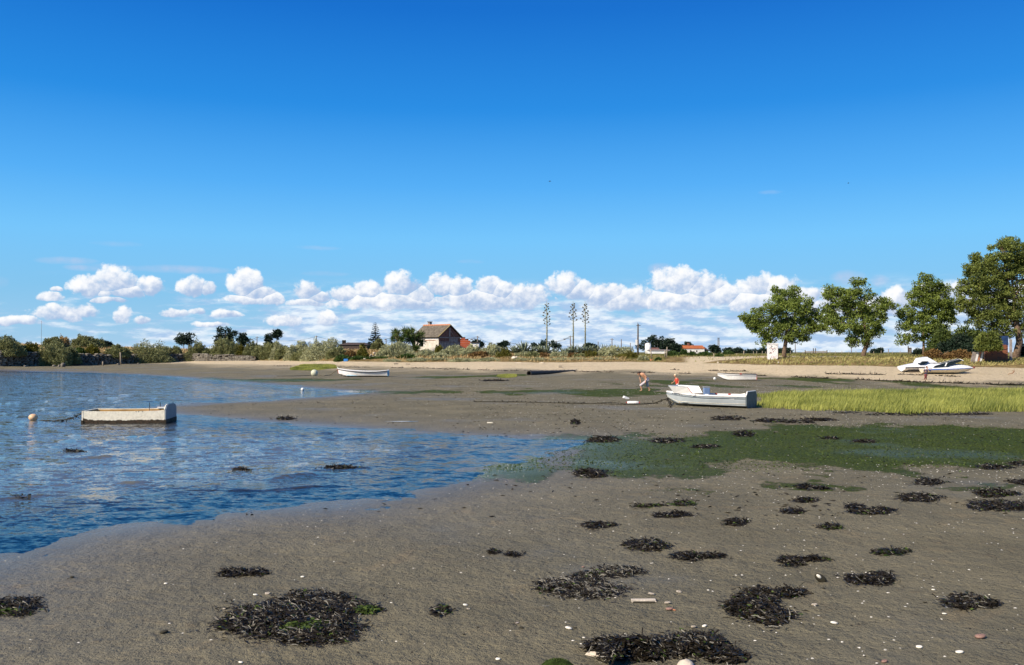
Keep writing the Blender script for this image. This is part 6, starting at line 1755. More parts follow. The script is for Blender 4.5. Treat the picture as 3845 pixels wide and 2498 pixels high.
# ------------------------------------------------------------------ people
def body_obj(name, caps, mat, parent, vox=0.014, smooth_it=4):
    """one continuous body from tapered limbs (a, b, ra, rb) fused together"""
    g = G()
    for (a, b, ra, rb) in caps:
        a, b = Vector(a), Vector(b); n = 6
        g.tube([a.lerp(b, i / n) for i in range(n + 1)], [ra + (rb - ra) * i / n for i in range(n + 1)], 12)
        g.ball(a, ra, 12, 8); g.ball(b, rb, 12, 8)
    o = g.obj(name, mat, parent, True)
    m = o.modifiers.new('fuse', 'REMESH'); m.mode = 'VOXEL'; m.voxel_size = vox; m.use_smooth_shade = True
    s_ = o.modifiers.new('smooth', 'SMOOTH'); s_.iterations = smooth_it; s_.factor = 0.5
    return o
def hand(wr, dr, side, s_=1.0):
    """palm, four unequal curled fingers and a thumb"""
    wr, dr, side = Vector(wr), Vector(dr).normalized(), Vector(side).normalized(); nn = dr.cross(side)
    c = [(wr, wr + dr * 0.075 * s_, 0.026 * s_, 0.034 * s_)]
    for k, ln in enumerate((0.070, 0.080, 0.074, 0.058)):
        o = wr + dr * 0.085 * s_ + side * (0.028 - 0.019 * k) * s_
        m1 = o + dr * ln * 0.55 * s_; m2 = m1 + (dr * 0.7 + nn * 0.6).normalized() * ln * 0.5 * s_
        c += [(o, m1, 0.0105 * s_, 0.0095 * s_), (m1, m2, 0.0095 * s_, 0.008 * s_)]
    o = wr + dr * 0.03 * s_ + side * 0.03 * s_
    c += [(o, o + (dr * .7 + side * .7) * 0.045 * s_, 0.013 * s_, 0.011 * s_), (o + (dr * .7 + side * .7) * 0.045 * s_, o + (dr * .9 + side * .5) * 0.08 * s_, 0.011 * s_, 0.009 * s_)]
    return c
def head_caps(c, fwd, upv, s_=1.0):
    c, fwd, upv = Vector(c), Vector(fwd).normalized(), Vector(upv).normalized(); sd = fwd.cross(upv)
    return [(c + upv * 0.03 * s_, c + upv * 0.045 * s_ - fwd * 0.02 * s_, 0.088 * s_, 0.09 * s_), (c + fwd * 0.02 * s_, c - upv * 0.075 * s_ + fwd * 0.045 * s_, 0.075 * s_, 0.045 * s_),
            (c + fwd * 0.085 * s_ + upv * 0.01 * s_, c + fwd * 0.108 * s_ - upv * 0.02 * s_, 0.010 * s_, 0.016 * s_),
            (c + sd * 0.088 * s_, c + sd * 0.090 * s_ - upv * 0.03 * s_, 0.018 * s_, 0.012 * s_), (c - sd * 0.088 * s_, c - sd * 0.090 * s_ - upv * 0.03 * s_, 0.018 * s_, 0.012 * s_)]
def eyes(c, fwd, upv, parent, s_=1.0):
    c, fwd, upv = Vector(c), Vector(fwd).normalized(), Vector(upv).normalized(); sd = fwd.cross(upv)
    for k in (-1, 1): G().ball(c + fwd * 0.085 * s_ + sd * 0.032 * s_ * k + upv * 0.015 * s_, 0.012 * s_, 8, 6).obj('eye', M['dark'], parent)
    G().tube([c + fwd * 0.088 * s_ - upv * 0.055 * s_ - sd * 0.022 * s_, c + fwd * 0.095 * s_ - upv * 0.057 * s_, c + fwd * 0.088 * s_ - upv * 0.055 * s_ + sd * 0.022 * s_], 0.006 * s_, 5).obj('mouth', M['trim_red'], parent)
def bent_man():
    p = ground(2420, 1468)
    e = empty('person', (p.x, p.y, p.z), label='bare-chested dark-haired person in pale shorts bending forward on the mud', cat='person', group='people on the mud')
    s_ = 0.0205   # metres per photograph pixel there
    J = lambda px, py, y=0.0: Vector(((px - 2420) * p.y / F, y, (1468 - py) * p.y / F))
    hipL, hipR = J(2431, 1428, -.09), J(2427, 1428, .10)
    kneeF, ankF, toeF = J(2404, 1446, -.08), J(2409, 1465, -.08), J(2402, 1467.5, -.08)
    kneeB, ankB, toeB = J(2431, 1449, .10), J(2441, 1464, .12), J(2436, 1467.5, .12)
    chest, neck, head = J(2415, 1409, 0), J(2407, 1405, 0), J(2398, 1404, 0)
    pel = J(2429, 1426, 0); waist = J(2423, 1418, 0)
    shF, shB = J(2414, 1405, -.19), J(2408, 1408, .18)
    elF, wrF = J(2424, 1415, -.27), J(2422, 1431, -.24)
    elB, wrB = J(2404, 1420, .22), J(2406, 1432, .16)
    fw = Vector((-0.80, -0.12, -0.55)); uv = Vector((-0.55, 0, 0.80))
    caps = [(pel, waist, .135, .125), (waist, chest, .125, .16), (chest, J(2410, 1406), .16, .13), (J(2411, 1406), neck, .09, .06), (neck, head, .058, .055),
            (shF, J(2411, 1406), .062, .10), (shB, J(2410, 1407), .062, .10),
            (shF, elF, .056, .043), (elF, wrF, .041, .029), (shB, elB, .056, .043), (elB, wrB, .041, .029),
            (hipL, kneeF, .088, .060), (kneeF, kneeF.lerp(ankF, .35), .056, .056), (kneeF.lerp(ankF, .35), ankF, .056, .035), (hipR, kneeB, .088, .060), (kneeB, kneeB.lerp(ankB, .35), .056, .056), (kneeB.lerp(ankB, .35), ankB, .056, .035),
            (ankF, toeF, .036, .026), (ankB, toeB, .036, .026)] + head_caps(head, fw, uv) + hand(wrF, Vector((-.1, 0, -1)), (-1, 0, 0)) + hand(wrB, Vector((.2, 0, -1)), (-1, 0, 0))
    body_obj('body', caps, M['skin'], e)
    body_obj('shorts', [(pel + Vector((0, 0, .03)), hipL, .150, .115), (pel, hipR, .150, .115), (hipL, kneeF.lerp(ankF, .05), .112, .088), (hipR, kneeB.lerp(ankB, .05), .112, .090)], M['cloth_grey'], e)
    body_obj('hair', [(head + uv * .045 - fw.normalized() * .01, head + uv * .055 - fw.normalized() * .045, .094, .092), (head - fw.normalized() * .06, head - uv * .04 - fw.normalized() * .07, .07, .05)], M['hair'], e)
    eyes(head, fw, uv, e)
bent_man()
def red_child():
    p = ground(2543, 1472)
    k = p.y / F
    e = empty('person', (p.x, p.y, p.z), label='fair-haired child in a red top with arms held forward, half hidden behind the grey boat', cat='person', group='people on the mud')
    J = lambda px, py, y=0.0: Vector(((px - 2543) * k, y, (1472 - py) * k))
    head, neck, chest, pel = J(2534, 1411), J(2538, 1420), J(2541, 1428), J(2543, 1444)
    fw = Vector((-0.9, -0.3, -0.25)); uv = Vector((-0.2, 0, 0.97)); s_ = 0.86
    kF, aF, tF = J(2541, 1457, -.06), J(2543, 1470, -.06), J(2538, 1471.5, -.06)
    kB, aB, tB = J(2545, 1457, .08), J(2548, 1470, .08), J(2543, 1471.5, .08)
    shF, elF, wrF = J(2542, 1423, -.13), J(2547, 1433, -.18), J(2544, 1442, -.2)
    shB, elB, wrB = J(2538, 1424, .12), J(2533, 1432, .13), J(2526, 1438, .08)
    caps = [(pel, chest, .105, .115), (chest, J(2540, 1423), .115, .085), (J(2540, 1423), neck, .06, .042), (neck, head, .042, .045), (shF, J(2540, 1424), .045, .07), (shB, J(2540, 1424), .045, .07), (shF, elF, .040, .032), (elF, wrF, .031, .023), (shB, elB, .040, .032), (elB, wrB, .031, .023),
            (pel + Vector((0, -.06, 0)), kF, .070, .048), (kF, aF, .046, .028), (pel + Vector((0, .07, 0)), kB, .070, .048), (kB, aB, .046, .028), (aF, tF, .028, .021), (aB, tB, .028, .021)] + head_caps(head, fw, uv, s_) + hand(wrF, Vector((-.4, 0, -1)), (-1, 0, 0), .75) + hand(wrB, Vector((-1, 0, -.3)), (0, 0, 1), .75)
    body_obj('body', caps, M['skin'], e, 0.012)
    body_obj('red_top', [(pel + Vector((0, 0, .04)), chest, .122, .128), (chest, J(2540, 1424), .128, .092), (shB, shB.lerp(elB, .5), .058, .052), (shF, shF.lerp(elF, .5), .058, .052)], M['cloth_red'], e, 0.012)
    body_obj('white_shorts', [(pel + Vector((0, -.05, .0)), (pel + Vector((0, -.06, 0))).lerp(kF, .75), .095, .078), (pel + Vector((0, .06, 0)), (pel + Vector((0, .07, 0))).lerp(kB, .75), .095, .078)], M['cloth_white'], e, 0.012)
    f_ = fw.normalized()
    body_obj('hair', [(head + uv * .042 * s_ - f_ * .015, head + uv * .045 * s_ - f_ * .045 * s_, .086, .084), (head - f_ * .05, head - uv * .03 - f_ * .06, .062, .045)], simple('hair_fair', (0.66, 0.56, 0.36), 0.7, 0.2, 20), e, 0.012)
    eyes(head, fw, uv, e, s_)
red_child()
def dark_child():
    p = ground(3473, 1427)
    k = p.y / F
    e = empty('person', (p.x, p.y, p.z), label='small child in dark jumper and maroon trousers standing before the speedboats', cat='person')
    J = lambda px, py, y=0.0: Vector(((px - 3473) * k, y, (1427 - py) * k))
    head, neck, chest, pel = J(3480, 1380), J(3480, 1386), J(3478, 1393), J(3475, 1406)
    fw = Vector((0.35, -0.9, -0.1)); uv = Vector((0, -0.05, 1)); s_ = 0.84
    kF, aF, tF = J(3472, 1416, -.05), J(3468, 1425, -.06), J(3466.5, 1426.5, -.14)
    kB, aB, tB = J(3477, 1416, .03), J(3477, 1425, .03), J(3478.5, 1426.5, -.05)
    shL, elL, wrL = J(3471, 1389, 0), J(3466.5, 1393, -.06), J(3471, 1396, -.14)
    shR, elR, wrR = J(3485, 1389, 0), J(3492, 1394, -.05), J(3494, 1388.5, -.08)
    caps = [(pel, chest, .095, .105), (chest, J(3478, 1389), .105, .08), (J(3479, 1389), neck, .05, .04), (neck, head, .04, .045), (shL, J(3478, 1390), .042, .06), (shR, J(3478, 1390), .042, .06), (shL, elL, .038, .030), (elL, wrL, .03, .022), (shR, elR, .038, .030), (elR, wrR, .03, .022),
            (J(3472.5, 1407, 0), kF, .062, .045), (kF, aF, .043, .027), (J(3477.5, 1407, 0), kB, .062, .045), (kB, aB, .043, .027), (aF, tF, .028, .02), (aB, tB, .028, .02)] + head_caps(head, fw, uv, s_) + hand(wrL, Vector((.5, -.3, -.3)), (0, 0, 1), .72) + hand(wrR, Vector((.1, -.2, 1)), (-1, 0, 0), .72)
    body_obj('body', caps, M['skin'], e, 0.012)
    body_obj('jumper', [(pel + Vector((0, 0, .05)), chest, .112, .122), (chest, J(3478, 1389.5), .122, .09), (shR, elR, .055, .045), (elR, elR.lerp(wrR, .7), .045, .038), (shL, elL, .055, .045), (elL, elL.lerp(wrL, .6), .045, .038)], M['cloth_navy'], e, 0.012)
    body_obj('trousers', [(pel, J(3475, 1408), .108, .10), (J(3472.5, 1408), kF, .078, .060), (kF, aF, .058, .042), (J(3477.5, 1408), kB, .078, .060), (kB, aB, .058, .042)], M['cloth_maroon'], e, 0.012)
    body_obj('hair', [(head + uv * .04 * s_ - fw.normalized() * .02, head + uv * .045 * s_ - fw.normalized() * .05 * s_, .084, .083)], M['hair'], e, 0.012)
    eyes(head, fw, uv, e, s_)
dark_child()

# ------------------------------------------------------------------ ribbed drain pipe, box, crate, anchor, litter
def pipe():
    a = ground(1986, 1409); b = ground(2165, 1390)
    e = empty('drain_pipe', (a.x, a.y, a.z), label='long black ribbed drain pipe half buried in the mud with a dark open mouth', cat='pipe')
    M['pipe'] = simple('pipe_rubber', (0.050, 0.045, 0.040), 0.7, 0.3, 4, 0.3, dirt=((0.20, 0.17, 0.13), 0.5))
    n = 11; dv = (b - a)
    for k in range(n):
        t0, t1 = k / n, (k + 0.97) / n
        r_ = 0.30 - 0.012 * k
        p0 = dv * t0 + Vector((0, 0, 0.20 - 0.030 * k)); p1 = dv * t1 + Vector((0, 0, 0.20 - 0.030 * (k + 1)))
        g = G(); m_ = 14; dn = (p1 - p0).normalized(); u = dn.cross(Vector((0, 0, 1))).normalized(); v = dn.cross(u)
        pr = [(0.88, 0.0), (0.97, 0.05), (1.0, 0.4), (1.0, 0.85), (1.10, 0.90), (1.10, 1.0)] if k else [(0.86, 0.03), (0.86, 0.0), (1.02, 0.0), (1.0, 0.2), (1.0, 0.85), (1.10, 0.9), (1.10, 1.0)]
        rings = []
        for rr, f in pr: rings.append([p0.lerp(p1, f) + (u * math.cos(q) + v * math.sin(q)) * r_ * rr for q in [2 * math.pi * i / m_ for i in range(m_ + 1)]])
        for i in range(len(rings) - 1): g.quadstrip(rings[i], rings[i + 1])
        g.obj('pipe_segment', M['pipe'], e, True)
    g = G(); p0 = Vector((0, 0, 0.2)) + dv * 0.03; dn = dv.normalized(); u = dn.cross(Vector((0, 0, 1))).normalized(); v = dn.cross(u)
    g.add([p0 + (u * math.cos(2 * math.pi * i / 14) + v * math.sin(2 * math.pi * i / 14)) * 0.25 for i in range(14)], [tuple(range(14))]); g.obj('mouth_shade', M['dark'], e)  # dark disc painted as the shade inside the pipe
pipe()
def crate(px, py, w_, d_, h_, mat, label, name, cat, rz=0.1, rim=True):
    p = ground(px, py)
    e = empty(name, (p.x, p.y, p.z - 0.02), rz=rz, label=label, cat=cat)
    t_ = 0.03
    G().box((0, 0, 0.03), (w_, d_, 0.05)).obj('base', M[mat], e)
    for c, s_ in (((0, -d_ / 2, h_ / 2), (w_, t_, h_)), ((0, d_ / 2, h_ / 2), (w_, t_, h_)), ((-w_ / 2, 0, h_ / 2), (t_, d_ - t_, h_)), ((w_ / 2, 0, h_ / 2), (t_, d_ - t_, h_))):
        G().box(c, s_).obj('side', M[mat], e)
    return e
M['crate_blue'] = simple('crate_blue', (0.04, 0.22, 0.60), 0.5, 0.1, 4)
crate(1299, 1357, 0.66, 0.4, 0.42, 'crate_blue', 'small bright blue plastic crate at the foot of the bank', 'crate', 'crate')
M['concrete'] = simple('concrete', (0.34, 0.29, 0.22), 0.9, 0.25, 4)
crate(2104, 1382, 0.42, 0.42, 0.36, 'concrete', 'small square concrete box with a dark opening on the sand beyond the pipe', 'drain_box', 'drain box')
def plank(px, py, L, W, H, mat, label, rz=0.0, tilt=0.0, name='plank', cat='driftwood', group=None, dz=0.0):
    p = ground(px, py)
    g = G().box((0, 0, 0), (L, W, H), None, 0.04)
    o = g.obj(name, M[mat], None, bevel=min(H, W) * 0.12, label=label, cat=cat, group=group); o.location = (p.x, p.y, p.z + H * 0.4 + dz); o.rotation_euler = (random.uniform(-.05, .05), tilt, rz); return o
plank(1487, 1368, 0.65, 0.25, 0.12, 'wood_dark', 'dark curved piece of driftwood on the sand below the large silver shrub', 0.05)
plank(1532, 1369, 0.60, 0.3, 0.16, 'wood', 'short block of driftwood with a dark end on the sand', -0.1)
plank(2034, 1363, 0.75, 0.15, 0.10, 'pale_stone', 'bleached stick lying slanted on the sand edge below the agaves', -0.5)
plank(1945, 1364, 0.9, 0.35, 0.12, 'pale_stone', 'low white slab on the sand edge below the big agave', 0.0)
plank(2445, 1354, 0.32, 0.3, 0.22, 'ridge_tile', 'orange tile scrap lying in the dune grass', 0.3, name='tile_scrap', cat='tile')
plank(2350, 1498, 0.35, 0.2, 0.14, 'boat_white', 'white cloth-like scrap standing on the mud left of the grey boat', 0.3, 0.4, name='scrap', cat='scrap')
plank(1840, 1588, 0.22, 0.1, 0.03, 'cream', 'small cream fragment on the grey mud bar', 0.1, name='fragment', cat='fragment')
def anchor():
    p = ground(3800, 1408)
    e = empty('anchor', (p.x, p.y, p.z), rz=0.2, label='rusty grapnel anchor stuck in the sand at the far right', cat='anchor')
    M['rust'] = simple('rust', (0.30, 0.14, 0.06), 0.9, 0.3, 8)
    G().tube([(-0.5, 0, 0.05), (0.12, 0, 0.22)], 0.03, 6).obj('shank', M['rust'], e)
    for a in (0.6, 1.5, 2.4, 3.6):
        G().tube([(0.12, 0, 0.22), (0.20 + 0.1 * math.cos(a), 0.15 * math.sin(a * 2), 0.22 + 0.2 * math.sin(a)), (0.0, 0.25 * math.cos(a * 2), 0.22 + 0.3 * math.sin(a))], [0.025, 0.02, 0.008], 5).obj('fluke', M['rust'], e)
anchor()
# puddle on the mud bar
g = G(); p = ground(1512, 1584); n = 20
pts = [(0.62 * math.cos(2 * math.pi * i / n) * (1 + 0.25 * math.sin(3 * i)), 0.16 * math.sin(2 * math.pi * i / n) * (1 + 0.3 * math.cos(5 * i)), 0) for i in range(n)]
g.add(pts, [tuple(range(n))]); m_, t, pp, oo = newmat('puddle'); pp.inputs['Base Color'].default_value = (0.12, 0.11, 0.09, 1); pp.inputs['Roughness'].default_value = 0.05
o = g.obj('puddle', m_, None, kind='structure'); o.location = (p.x, p.y, p.z + 0.02)

# ------------------------------------------------------------------ seaweed
def weed_clump(lobes, n, label, green=0.06, pale=0.08, h=0.045, name='seaweed_clump', L=0.085, green_lobes=None, z_add=0.0, cat='seaweed'):
    """lobes: (x, y, half width, half height) in the photograph"""
    c = ground(lobes[0][0], lobes[0][1]); c.z = max(c.z, 0.0)
    e = empty(name, (c.x, c.y, c.z), label=label, cat=cat, group='clumps of dark seaweed on the mud')
    tot = sum(q[2] * q[3] for q in lobes); P = []
    dk_ = CAMZ * F / (lobes[0][1] - HY); n = int(n * 3.2); h *= 0.55; L = L * max(1.0, (dk_ / 14.0) ** 0.7)
    for (lx, ly, rx, ry) in lobes:
        m = max(8, int(n * rx * ry / tot))
        a = rng.uniform(0, 2 * np.pi, m); r_ = rng.uniform(0, 1, m) ** 0.55
        r_ = np.where(rng.uniform(size=m) < 0.06, r_ * rng.uniform(1.1, 1.7, m), r_)
        rr = r_ * (1 + 0.30 * vnoise(np.cos(a) * 2.2 + lx, np.sin(a) * 2.2 + ly, 7) + 0.12 * rng.normal(size=m))
        qx = lx + rx * rr * np.cos(a); qy = ly + ry * rr * np.sin(a)
        dd = CAMZ * F / (qy - HY); xx = (qx - CX) / F * dd
        P.append(np.stack([xx, dd, rr], 1))
    P = np.concatenate(P); z = np.maximum(gz(P[:, 0], P[:, 1]), -0.006); hh = h * np.clip(1.1 - P[:, 2] ** 2, 0.1, 1)
    P3 = np.stack([P[:, 0], P[:, 1], z + hh * rng.uniform(0.1, 1.0, len(P)) + z_add], 1) - np.array(c)
    nn = len(P3)
    # narrow curved ribbons that lie down, mostly swept one way
    def ribbons(nm, idx, mat, lift=0.0, l_=L, wd=0.0052):
        wd = wd * max(1.0, (dk_ / 12.0) ** 0.8)
        if len(idx) < 3: return
        p = P3[idx]; k = len(idx); a = rng.normal(2.9, 0.9, k); l = l_ * rng.uniform(0.5, 1.4, k)
        d0 = np.stack([np.cos(a), np.sin(a) * 0.8, rng.normal(0.12, 0.28, k)], 1); a2 = a + rng.normal(0, 0.9, k)
        d1 = np.stack([np.cos(a2), np.sin(a2) * 0.8, rng.normal(-0.10, 0.3, k)], 1)
        sd = np.stack([-np.sin(a), np.cos(a), rng.normal(0, .7, k)], 1); sd = unit(sd) * wd * rng.uniform(0.7, 1.5, k)[:, None]
        p1 = p + d0 * l[:, None] * .5; p2 = p1 + d1 * l[:, None] * .5
        p[:, 2] += lift; p1[:, 2] += lift
        V3 = np.stack([p - sd, p + sd, p1 + sd * 1.1, p1 - sd * 1.1, p2 + sd * 1.5, p2 - sd * 1.5], 1).reshape(-1, 3)
        b = np.arange(k)[:, None] * 6
        q = np.concatenate([b + [0, 1, 2, 3], b + [3, 2, 4, 5]], 1).reshape(-1, 4)
        gzz = np.maximum(gz(V3[:, 0] + c.x, V3[:, 1] + c.y), -0.02) - c.z + 0.004
        V3[:, 2] = np.maximum(V3[:, 2], gzz)
        o = mobj(nm, V3, q, mat, e, False); attr_f(o.data, 'tint', np.repeat(rng.uniform(0, 1, k), 6))
    r0 = rng.uniform(size=nn)
    gl = np.zeros(nn, bool)
    if green_lobes:
        for (lx, ly, rx, ry) in green_lobes:
            dd = CAMZ * F / (ly - HY); gx = (lx - CX) / F * dd; d0 = CAMZ * F / (ly + ry - HY); d1 = CAMZ * F / (ly - ry - HY)
            gl |= (((P[:, 0] - gx) / (rx / F * dd)) ** 2 + ((P[:, 1] - dd) / ((d1 - d0) / 2)) ** 2 < 1) & (rng.uniform(size=nn) < 0.75)
    gsel = gl | (r0 < green * 0.5)
    ribbons('fronds', np.where(~gsel & (r0 < 1 - pale))[0], M['weed_leaf'])
    ribbons('dry_fronds', np.where(~gsel & (r0 >= 1 - pale))[0], M['weed_pale'], 0.0, L * 1.2, 0.003)
    ribbons('green_fronds', np.where(gsel)[0], M['weed_green'], 0.004, L * 0.7, 0.007)
    return e
W_ = [
 ([(1080, 2330, 190, 62), (1180, 2260, 110, 28), (1230, 2300, 130, 50), (960, 2350, 110, 40), (1250, 2370, 110, 50), (1370, 2300, 70, 18), (1160, 2400, 110, 30)], 5200, 'largest seaweed mass with a green algae patch, lower left of the mud', dict(green_lobes=[(1160, 2375, 90, 18), (1400, 2308, 50, 12)], h=0.09, pale=.14)),
 ([(50, 2280, 120, 26), (110, 2268, 60, 18)], 900, 'dark seaweed clump cut by the left picture edge', dict(green_lobes=[(30, 2298, 60, 8)])),
 ([(900, 2158, 56, 15), (985, 2160, 36, 10)], 520, 'lone flat seaweed strip above the largest seaweed mass', {}),
 ([(2190, 2215, 120, 36), (2110, 2210, 80, 24), (2250, 2235, 90, 26)], 2400, 'wide seaweed mat with pale bleached stems at the centre of the mud', dict(pale=.3)),
 ([(2320, 2160, 90, 18), (2210, 2178, 60, 14), (2370, 2158, 40, 16)], 1000, 'smaller mat touching the top of the wide seaweed mat', dict(pale=.35)),
 ([(2430, 2058, 66, 20), (2475, 2062, 38, 14)], 760, 'oval seaweed clump above the smaller mat', {}),
 ([(2590, 2104, 56, 15), (2660, 2100, 56, 10)], 620, 'seaweed clump right of the oval one, with a tail pointing right', {}),
 ([(2840, 2290, 90, 46), (2900, 2330, 70, 30), (2790, 2300, 60, 24), (2860, 2250, 60, 24)], 2600, 'big ragged seaweed mound right of centre', dict(h=0.10)),
 ([(2960, 2242, 50, 14), (2990, 2240, 34, 10)], 420, 'small seaweed tuft off the upper right of the ragged mound', {}),
 ([(2980, 2118, 52, 16), (3060, 2114, 50, 7)], 520, 'seaweed clump with a thin tail halfway up the right side', {}),
 ([(3250, 2192, 70, 16), (3310, 2186, 44, 20)], 760, 'seaweed clump right of the upright dark shell', {}),
 ([(3330, 2088, 50, 12), (3390, 2082, 22, 8)], 360, 'crescent seaweed clump with green tips', dict(green=.5)),
 ([(3640, 2278, 76, 24), (3700, 2286, 50, 14)], 900, 'seaweed clump with pale stems near the right edge', dict(pale=.2)),
 ([(3720, 1912, 80, 18), (3800, 1916, 70, 14)], 900, 'long seaweed clump at the right edge, upper row', {}),
 ([(3730, 1862, 60, 14), (3790, 1866, 40, 8)], 520, 'seaweed clump just above the long one at the right edge', {}),
 ([(3450, 1880, 80, 13)], 620, 'flat seaweed clump left of the right edge pair', {}),
 ([(3490, 1822, 50, 12)], 340, 'small seaweed clump below the green algae bed at right', {}),
 ([(3270, 1935, 70, 10), (3210, 1915, 36, 9), (3310, 1928, 44, 8)], 620, 'three-lobed seaweed clump in the middle right', {}),
 ([(2980, 1934, 40, 8)], 240, 'thin seaweed strip left of the three-lobed clump', {}),
 ([(3035, 1890, 40, 8)], 240, 'small dark seaweed clump above the thin strip', {}),
 ([(3030, 1838, 36, 10), (3080, 1842, 36, 6)], 300, 'rounded seaweed clump near the edge of the green algae bed', {}),
 ([(3120, 1993, 40, 8)], 260, 'small seaweed clump with green left end', dict(green=.4)),
 ([(2768, 1974, 40, 12)], 340, 'compact seaweed clump at mid distance right of centre', {}),
 ([(2245, 1982, 44, 11), (2290, 1980, 30, 6)], 360, 'small flat seaweed clump above the centre mats', {}),
 ([(2530, 1942, 66, 9)], 380, 'long thin seaweed strip upper of centre', {}),
 ([(2570, 1900, 44, 9), (2440, 1908, 66, 4)], 300, 'thin seaweed strip trailing green to the left', dict(green=.5)),
 ([(1936, 2092, 24, 8)], 120, 'tiny seaweed tuft left of centre, right one of two', {}),
 ([(1862, 2082, 14, 8)], 70, 'tiny seaweed tuft left of centre, left one of two', {}),
 ([(1668, 2308, 24, 18)], 160, 'small upright tuft of green-brown weed in the near mud', dict(green=.4)),
 ([(2560, 2450, 120, 36), (2640, 2440, 90, 36), (2470, 2465, 80, 24), (2420, 2478, 90, 18)], 3000, 'seaweed heap around the white stones at the bottom edge', dict(h=0.12)),
 ([(2720, 2480, 60, 20), (2770, 2492, 40, 12)], 600, 'low seaweed clump at the bottom edge right of the heap', {}),
 ([(2265, 2452, 34, 14), (2230, 2446, 24, 8)], 260, 'little seaweed tuft with a pale stone, left of the bottom heap', {}),
 ([(2215, 1780, 56, 12), (2240, 1790, 44, 8)], 460, 'mound of seaweed on the front edge of the green algae bed', dict(h=.14)),
 ([(2270, 1652, 50, 9)], 260, 'seaweed clump at the back left edge of the green algae bed', dict(h=.12)),
 ([(2510, 1659, 56, 7)], 260, 'flat seaweed strip at the back of the green algae bed', {}),
 ([(2650, 1682, 50, 6)], 200, 'flat seaweed strip inside the green algae bed', {}),
 ([(2795, 1637, 40, 7)], 200, 'dark seaweed on the back rim of the green algae bed', dict(h=.12)),
 ([(3120, 1652, 30, 4), (3250, 1665, 46, 5)], 200, 'greyish seaweed scraps inside the right half of the green bed', {}),
 ([(3730, 1765, 60, 7)], 240, 'seaweed along the lower rim of the green bed near the right edge', {}),
 ([(3835, 1750, 40, 7), (3835, 1822, 30, 8)], 260, 'seaweed scraps on the green bed at the right picture edge', {}),
 ([(1290, 1754, 60, 6)], 220, 'black seaweed floating in the shallow water', dict(h=.03)),
 ([(290, 1694, 30, 4)], 110, 'small floating weed in the water below the punt', dict(h=.03)),
 ([(100, 1867, 26, 4)], 100, 'small dark weed floating near the left edge', dict(h=.03)),
 ([(915, 1762, 30, 3)], 80, 'faint thin weed floating in the middle of the water', dict(h=.03)),
 ([(1078, 1575, 30, 4)], 120, 'small dark weed strip at the edge of the grey mud bar', dict(h=.12)),
 ([(2165, 1592, 16, 6)], 90, 'small black lump of weed on the grey mud bar', dict(h=.16)),
 ([(2740, 1578, 60, 6), (2900, 1588, 70, 5), (3000, 1592, 60, 4), (3080, 1584, 60, 4)], 700, 'long dark line of wrack below the green reeds', dict(h=.12)),
 ([(3400, 1563, 170, 5), (3620, 1562, 140, 4), (3180, 1556, 60, 3)], 260, 'dark wrack along the foot of the green reeds', dict(h=.06)),
 ([(1860, 1433, 50, 2)], 110, 'reddish brown wrack line on the far mud right of the rowing boat', dict(h=.12)),
]
for lobes, n, lb, kw in W_: weed_clump(lobes, n, lb, **kw)

# ------------------------------------------------------------------ green sea lettuce, shells, stones
def in_view_scatter(n, py0, py1, px0=-500, px1=4400, pw=1.0):
    t_ = rng.uniform(0, 1, n); py = 1 / (1 / (py0 - HY) + (1 / (py1 - HY) - 1 / (py0 - HY)) * t_) + HY
    px = rng.uniform(px0, px1, n); d = CAMZ * F / (py - HY); return (px - CX) / F * d, d
x, y = in_view_scatter(260000, 1420, 1810, 1000)
al = np.zeros(len(x))
for i, p_ in enumerate(ALGAE): al = np.maximum(al, ss(0.6, -0.6, sdist(p_, x, y) + fbm2(x * 0.9, y * 0.5, 4, 50 + i) * 1.6))
al = np.maximum(al, 0.10 * ss(0.1, 0.5, fbm2(x * .6, y * .6, 3, 98)) * (y < 24) * (x > 0))
keep = rng.uniform(size=len(x)) < al * ss(75, 30, y) ; x, y = x[keep], y[keep]; z = gz(x, y)
kk = z > 0.0; x, y, z = x[kk], y[kk], z[kk]
dd = unit(np.stack([rng.normal(size=len(x)), rng.normal(size=len(x)), rng.uniform(0, .25, len(x))], 1))
leaves('sea_lettuce', np.stack([x, y, z - 0.004], 1), dd, 0.055, 0.028, M['weed_green'], None, outk=6, up=0.0, label='bed of bright and dark green sea lettuce across the mud', cat='sea lettuce', kind='stuff')
M['shell'] = simple('shell', (0.78, 0.73, 0.62), 0.6, 0.25, 25)
